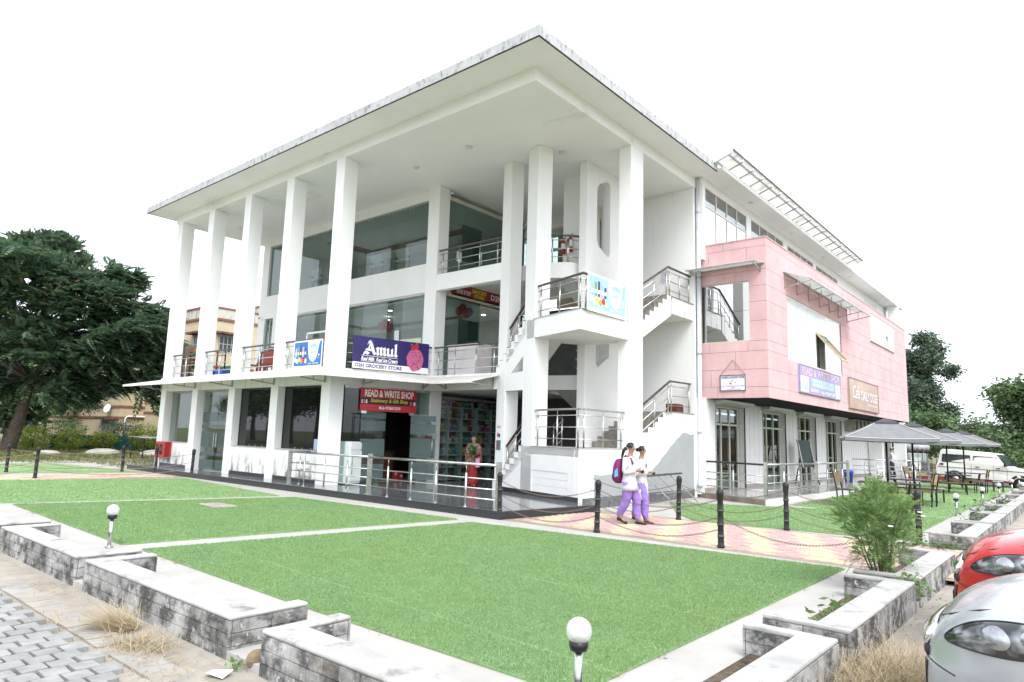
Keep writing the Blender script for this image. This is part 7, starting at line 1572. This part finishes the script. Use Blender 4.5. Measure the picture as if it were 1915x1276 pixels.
straw('heap of dry straw beside the silver car', (-1.22,5.9,-.05), 2600, (.17,.42), .07, .24); straw('bundle of straw lying against the left planter', (-6.45,2.55,-.04), 500, (.06,.05), .02, .38, (-.9,-.35,.1)); straw('scattered dry grass at the foot of the left planter', (-5.9,2.45,-.055), 700, (.22,.12), .015, .12)
for (x, y) in ((-7.1,2.2),(-5.2,2.3),(-4.2,2.2),(-8.4,2.6)): straw('thin dry grass wisps on the dirt', (x,y,-.055), 160, (.25,.14), .008, .09)
# tufts along turf edges
V = []
E_ = [((-10,4.02),(-2.7,3.93)),((-17,4.2),(-10.6,4.0)),((-2.70,3.95),(-2.68,10.5)),((-9.3,9.92),(-2.7,10.55)),((-9.9,4.1),(-9.2,9.9)),((-9.3,10.70),(-27,10.70))]
cs = []
for (a, b) in E_:
    L_ = math.dist(a, b)
    for i in range(int(L_*.8)):
        f = RNG.random(); cs.append((a[0]+(b[0]-a[0])*f+RNG.normal(0,.02), a[1]+(b[1]-a[1])*f+RNG.normal(0,.02), .0))
V = leaves(np.array(cs), 12, (.03,.03,.004), .05, droop=-.5, aspect=.10); tri_soup('edge_weeds', V.reshape(-1,3), 4, leafmat('edge_weed', [((.24,.17,.08),3),((.20,.24,.08),1),((.32,.22,.12),2)], .8, .2), kind='stuff', label='dry weeds sprouting along the turf edges')
# rough grass and hedge on the left
N = 60000; X = RNG.uniform(-62,-28,N); Y = RNG.uniform(4,26,N); k = ~((X > -34.2) & (Y < 10.9)) & (Y < 30) & ~((X < -57) & (Y > 19.5)); X = X[k]; Y = Y[k]
V = leaves(np.c_[X,Y,np.full(len(X),-.08)], 1, (.02,.02,.0), .26, droop=-.8, aspect=.13); tri_soup('rough_grass', V.reshape(-1,3), 4, leafmat('rough_grass_blade', [((.20,.20,.08),3),((.14,.19,.06),4),((.28,.25,.13),3),((.09,.14,.045),2)], .8, .25), kind='stuff', label='rough uncut grass under the large left tree')
def shrub(label, c, r, lm, n=160, size=.16): 
    t = thing('shrub', label, 'shrub', (c[0],c[1],-.08), 0, 'shrubs along the green net'); cl = blob_points([(c, r)], n, shell=.4); tri_soup('foliage', leaves(cl, 10, (size*.6,)*3, size, droop=-.35).reshape(-1,3), 4, lm, t); m = MB(); m.tube([(c[0],c[1],-.1),(c[0],c[1],c[2])], .05, 6); m.build('stem', M_bark, t)
shrub('yellow-green shrub left of the teal net', (-50.2,13.2,.75), (1.2,1.0,.75), M_leaf_yel); shrub('yellow-green hedge clump behind the left bollards', (-49.6,15.0,.65), (1.3,1.0,.7), M_leaf_yel); shrub('bright round shrub in front of the yellow house', (-48.2,19.0,.85), (1.05,1.0,.85), M_leaf_yel, 200); shrub('yellow-green low clump in the middle of the teal net', (-49.5,16.9,.6), (.9,.9,.55), M_leaf_yel); shrub('grey-green bush under the house windows', (-52.5,19.2,1.3), (1.5,1.3,.8), M_leaf_blue); shrub('dark hedge in the shade of the large tree', (-56,16.5,1.1), (2.6,1.6,1.0), M_leaf_mid)
# ------------------------------------------------------------------ yellow house on the left
M_yel_wall = mat('yellow_house_wall', (.60,.50,.345), .85, var=.06, vscale=.7, bump=.1, bscale=12, stains=[((.40,.32,.22), (.5,.5,.2), .55, .75, .4, None, None)]); M_band = mat('red_house_band', (.27,.12,.09), .8, var=.1); M_parapet = mat('mouldy_parapet', (.58,.55,.48), .85, var=.05, stains=[((.06,.06,.055), (2.2,2.2,.35), .52, .68, .8, None, None)])
def house(label, x0, x1, y0, y1, H, wins, loc=None, bands=(2.2,3.05,5.2,6.1), parapet=True):
    """box with near corner (x1,y0): faces -y and +x are seen; wins: (face, along, z, w, h)"""
    t = thing('yellow_house', label, 'building', ((x0+x1)/2,(y0+y1)/2,0), 0); ph = 1.0 if parapet else .2
    MB().box(x0,x1,y0,y1,-.2,H-ph).build('wall', M_yel_wall, t); 
    for z in bands:
        if z < H-ph: MB().box(x0-.02,x1+.06,y0-.06,y1+.02,z,z+.17).build('band', M_band, t)
    if parapet:
        MB().box(x0,x1,y0,y1,H-ph+.17,H-.12).build('parapet', M_parapet, t); MB().box(x0-.05,x1+.10,y0-.10,y1+.05,H-ph,H-ph+.17).build('band', M_band, t); MB().box(x0-.03,x1+.07,y0-.07,y1+.03,H-.12,H).build('parapet_cap', M_band, t)
    for (f, a, z, w_, h_) in wins:
        if f == 'f': fr = frame((a,y0,z),(1,0,0),(0,0,1))
        else: fr = frame((x1,a,z),(0,1,0),(0,0,1))
        m = MB(); m.prism(rect(0,w_,0,h_), .0, .02, fr=fr); o = m.build('window', mat('dark_pane', (.05,.06,.065), .15), t)
        for q in range(5): b = MB(); b.prism(rect(w_*q/4-.03,w_*q/4+.03,0,h_), .02, .05, fr=fr); b.build('frame', mat('window_grey', (.40,.42,.42), .6), o)
        for q in (0,.5,1): b = MB(); b.prism(rect(0,w_,h_*q-.03,h_*q+.03), .02, .045, fr=fr); b.build('frame', MATS['window_grey'], o)
        b = MB(); b.prism(rect(-.4,w_+.4,h_+.12,h_+.26), .0, .55, fr=fr); b.build('sunshade', mat('shade_slab', (.24,.13,.10), .9, var=.3, stains=[((.06,.055,.05),(3,3,1),.45,.65,.7,None,None)]), t)
    return t
house('low yellow house wing with red bands behind the green net', -75, -56.5, 20.2, 40, 9.6, [('f',-59.6,.8,1.3,1.2),('f',-57.7,1.25,.4,.7),('r',26.5,.0,2.2,2.3),('f',-60,4.0,1.4,1.2),('r',24,4.2,1.6,1.3)], bands=(2.15,3.0,5.3,6.2))
house('tall yellow house with stained parapet seen between the columns', -62, -47.1, 22.0, 46, 10.35, [('f',-49.0,7.0,1.1,1.2),('r',22.9,7.1,1.2,1.15),('r',25.4,4.0,1.4,1.3),('r',23.8,1.0,1.6,1.4)], bands=(2.6,3.4,5.9))
house('far yellow house with taller roof behind the tall columns', -60, -45, 28.5, 60, 11.9, [('r',30,7.5,1.5,1.4)], bands=(5.9,9.4))
t = thing('ac_outdoor_unit', 'white air conditioner unit on the yellow house wall', 'air conditioner', (-47.0,24.9,2.6)); MB().box(-47.1,-46.75,24.4,25.3,2.5,3.15).build('case', P_white, t, bevel=.03); m = MB(); m.tube([(-46.74,24.75+.22*cos(a),2.82+.22*sin(a)) for a in np.linspace(0,2*pi,18,endpoint=False)], .02, 5, close=True); m.build('fan_guard', M_shelf, t)
t = thing('wall_pipe', 'pale bent pipe rising in front of the yellow house', 'pipe', (-56.2,21,0)); MB().tube([(-56.3,20.6,0),(-56.3,20.6,2.2),(-56.3,20.75,2.35),(-56.3,24.4,2.35)], .06, 8).build('tube', P_white, t, smooth=True)
t = thing('dish_antenna', 'white dish antenna on the low yellow house ledge', 'dish', (-58.3,20.0,2.5)); m = MB(); m.lathe([(.02,0),(.2,.05),(.36,.14),(.37,.15),(.2,.07),(.01,.03)],16); o = m.build('dish', P_white, t, local=True, smooth=True); o.rotation_euler = (1.2,0,.4); o.location = (0,0,.35); MB().cyl((0,0,0),(0,0,.35),.03,6).build('mast', M_steel_dull, t, local=True)
t = thing('tin_shed', 'sloping tin roof shelter beside the white building', 'shed', (-36,16,0)); MB().prism([(-36.6,13.6),(-33.4,13.0),(-31.0,16.6),(-34.2,17.6)], 1.12, 1.15).build('roof', mat('tin_sheet', (.42,.46,.50), .35, metal=.6, var=.1), t)
for p in ((-36.3,13.7),(-33.6,13.2),(-31.3,16.4),(-34.0,17.3)): MB().cyl((p[0],p[1],-.1),(p[0],p[1],1.12),.035,8).build('post', M_blackmetal, t)
MB().bar((-36.3,13.7,.95),(-33.6,13.2,.95),.04).build('beam', M_blackmetal, t)
m = MB(); 
pts = [(-50.6,14.2),(-50.2,16.0),(-49.6,17.6),(-49.0,19.4),(-48.2,21.0)]
m.add([(x,y,z) for x,y in pts for z in (-.1,.95)], [(2*i,2*i+2,2*i+3,2*i+1) for i in range(4)]); o = m.build('garden_net', mat('teal_net', (.02,.13,.12), .8, var=.1, vscale=4), label='teal shade net fence in front of the yellow house', cat='net fence'); so = o.modifiers.new('t','SOLIDIFY'); so.thickness = .02
for i, (x, y, s_, lb) in enumerate(((-41.5,11.6,.5,'leftmost pale stone in the grass'),(-42.0,14.4,.75,'flat pale stone in the middle of the grass'),(-40.5,16.6,.7,'rounded pale stone on the right in the grass'))):
    m = MB(); m.ball((x,y,.1),s_,10,7,(1,1.2,.35)); o = m.build('stone', mat('pale_stone', (.50,.47,.42), .9, var=.1), label=lb, cat='stone', smooth=True)
t = thing('wash_line', 'washing line with dark clothes under the large tree', 'washing line', (-54,13.5,0)); MB().tube([(-56,11.5,1.75),(-53,14.5,1.68),(-51.5,16.2,1.9)], .02, 5).build('line', M_trim, t)
for i in range(5): x = -55.2+i*.55; MB().box(x,x+.45,11.9+i*.62,11.95+i*.62,.85,1.72).build('garment', mat('garment_%d' % (i % 3), ((.05,.06,.10),(.03,.03,.035),(.35,.38,.45))[i % 3], .9), t)
# ------------------------------------------------------------------ right background
M_brickw = mat('old_brick', (.20,.10,.075), .9, var=.2, vscale=2, bump=.2, bscale=20); bwl = thing('brick_wall', 'old dark brick building overgrown with creepers at the right', 'building', (-1,68,0)); MB().box(-7.4,12,66.6,72,-.1,3.5).build('wall', M_brickw, bwl); MB().box(-7.9,12.4,66.2,72.4,3.5,3.75).build('roof_slab', mat('dark_slab', (.08,.08,.08), .9), bwl)
cl = np.c_[RNG.uniform(-7.2,8,900), RNG.uniform(66.1,66.5,900), np.abs(RNG.normal(0,1.7,900))]; cl[:,2] = np.minimum(cl[:,2],3.7); tri_soup('creeper', leaves(cl, 10, (.3,.12,.3), .26).reshape(-1,3), 4, M_leaf_mid, bwl)
t = thing('transformer', 'grey electricity transformer beyond the parasols', 'transformer', (-10.6,64,0)); mg = mat('transformer_grey', (.42,.46,.47), .5, var=.1)
MB().box(-11.2,-9.9,63.4,64.4,.6,1.35).build('tank', mg, t, bevel=.05); MB().cyl((-11.3,63.9,1.8),(-9.7,63.9,1.8),.30,14).build('conservator', mg, t, smooth=True)
for i in range(8): MB().box(-11.5+i*.0,-11.22,63.45+i*.12,63.5+i*.12,.65,1.3).build('fin', mg, t)
for x in (-10.9,-10.5,-10.1): MB().lathe([(.06,1.35),(.09,1.42),(.05,1.46),(.09,1.52),(.05,1.56),(.03,1.7)],10,(x,63.6,0)).build('insulator', mat('brown_porcelain', (.16,.06,.04), .2), t, smooth=True)
MB().box(-11.3,-9.7,63.3,64.5,-.1,.6).build('plinth', M_stone_dark, t); MB().box(-10.95,-10.25,63.25,63.32,.1,1.0).build('panel_box', mat('panel_white', (.62,.66,.66), .5), t)
for i in range(3):
    fx = -18+i*4.2; t = thing('wire_fence', ['left bay of the dark wire fence before the transformer','middle bay of the dark wire fence before the transformer','right bay of the dark wire fence before the transformer'][i], 'fence', (fx,60,0), 0, 'wire fence bays')
    for k in range(15): MB().cyl((fx+k*.3,60,-.1),(fx+k*.3,60,1.75),.018,5).build('picket', M_trim, t)
    for z in (.3,1.6): MB().bar((fx,60,z),(fx+4.2,60,z),.05).build('rail', M_trim, t)
for i in range(8):
    x = -11+i*1.15; m = MB(); m.box(x,x+1.1,47.2,47.5,-.1,.14); m.build('kerb_stone', mat('kerb_red', (.34,.045,.04), .7) if i % 3 != 1 else mat('kerb_navy', (.03,.04,.10), .7), bevel=.02, label='red-painted kerb stone along the far road' if i % 3 != 1 else 'dark blue kerb stone along the far road', cat='kerb', group='painted kerb stones on the far road' if i % 3 != 1 else 'blue kerb stones on the far road')
MB().box(-30,16,43.4,52,-.16,-.066).build('far_road', mat('asphalt', (.10,.10,.10), .9, var=.15, vscale=3), kind='structure')
t = thing('handcart_stall', 'cream and brown vendor stall beyond the cafe deck', 'stall', (-13.2,52.3,0)); MB().box(-14.0,-12.2,51.8,52.8,.1,1.2).build('body', mat('stall_cream', (.55,.45,.30), .7), t, bevel=.02); MB().box(-14.2,-12.0,51.6,53,1.2,1.28).build('top', M_wood, t); MB().box(-13.9,-12.3,51.77,51.8,.3,.65).build('panel', P_orange, t)
MB().box(-11.9,-10.3,50.6,51.4,.0,.55).build('green_crate', mat('teal_plastic', (.01,.16,.13), .5), label='teal plastic crate beyond the far deck rail', cat='crate', bevel=.04)
t = thing('gate_house', 'small white-roofed kiosk behind the jeep', 'kiosk', (-9.6,98,0)); MB().box(-11,-8.4,97,99.5,-.1,2.6).build('wall', M_cafe, t); MB().box(-11.4,-8,96.6,99.9,2.6,2.9).build('roof', P_white, t)
# litter on the front yard
m = MB(); m.add([(-4.98,2.60,-.05),(-4.80,2.66,-.02),(-4.76,2.56,-.05),(-4.9,2.5,-.03)], [(0,1,2,3)]); m.build('crumpled_paper', P_white, label='crumpled white paper on the dirt by the left planter', cat='litter')
m = MB(); m.ball((-4.83,2.86,-.0),.09,8,6,(.8,1,.8)); m.build('rubble_stone', mat('brown_rubble', (.26,.19,.12), .9, var=.2), label='brown rubble stone wedged between two planters', cat='stone')
# pebbles on both dirt strips
N = 1500; c = np.concatenate([np.c_[RNG.uniform(-8,-2.2,N//2),RNG.uniform(.6,2.7,N//2)], np.c_[RNG.uniform(-1.5,-.6,N//2),RNG.uniform(5,14,N//2)]]); Q = []
for x, y in c:
    r = RNG.uniform(.004,.016); q = [(x+r*cos(a+.3), y+r*sin(a+.3)*RNG.uniform(.6,1), -.066) for a in (0,pi/2,pi,3*pi/2)]; tz = (x,y,-.066+r*.8)
    for i in range(4): Q += [q[i], q[(i+1) % 4], tz]
tri_soup('gravel', np.array(Q), 3, leafmat('gravel_stone', [((.36,.32,.27),3),((.48,.45,.40),2),((.22,.19,.16),2)], .9, 0), kind='stuff', label='loose gravel on the dirt')
bpy.context.view_layer.update()
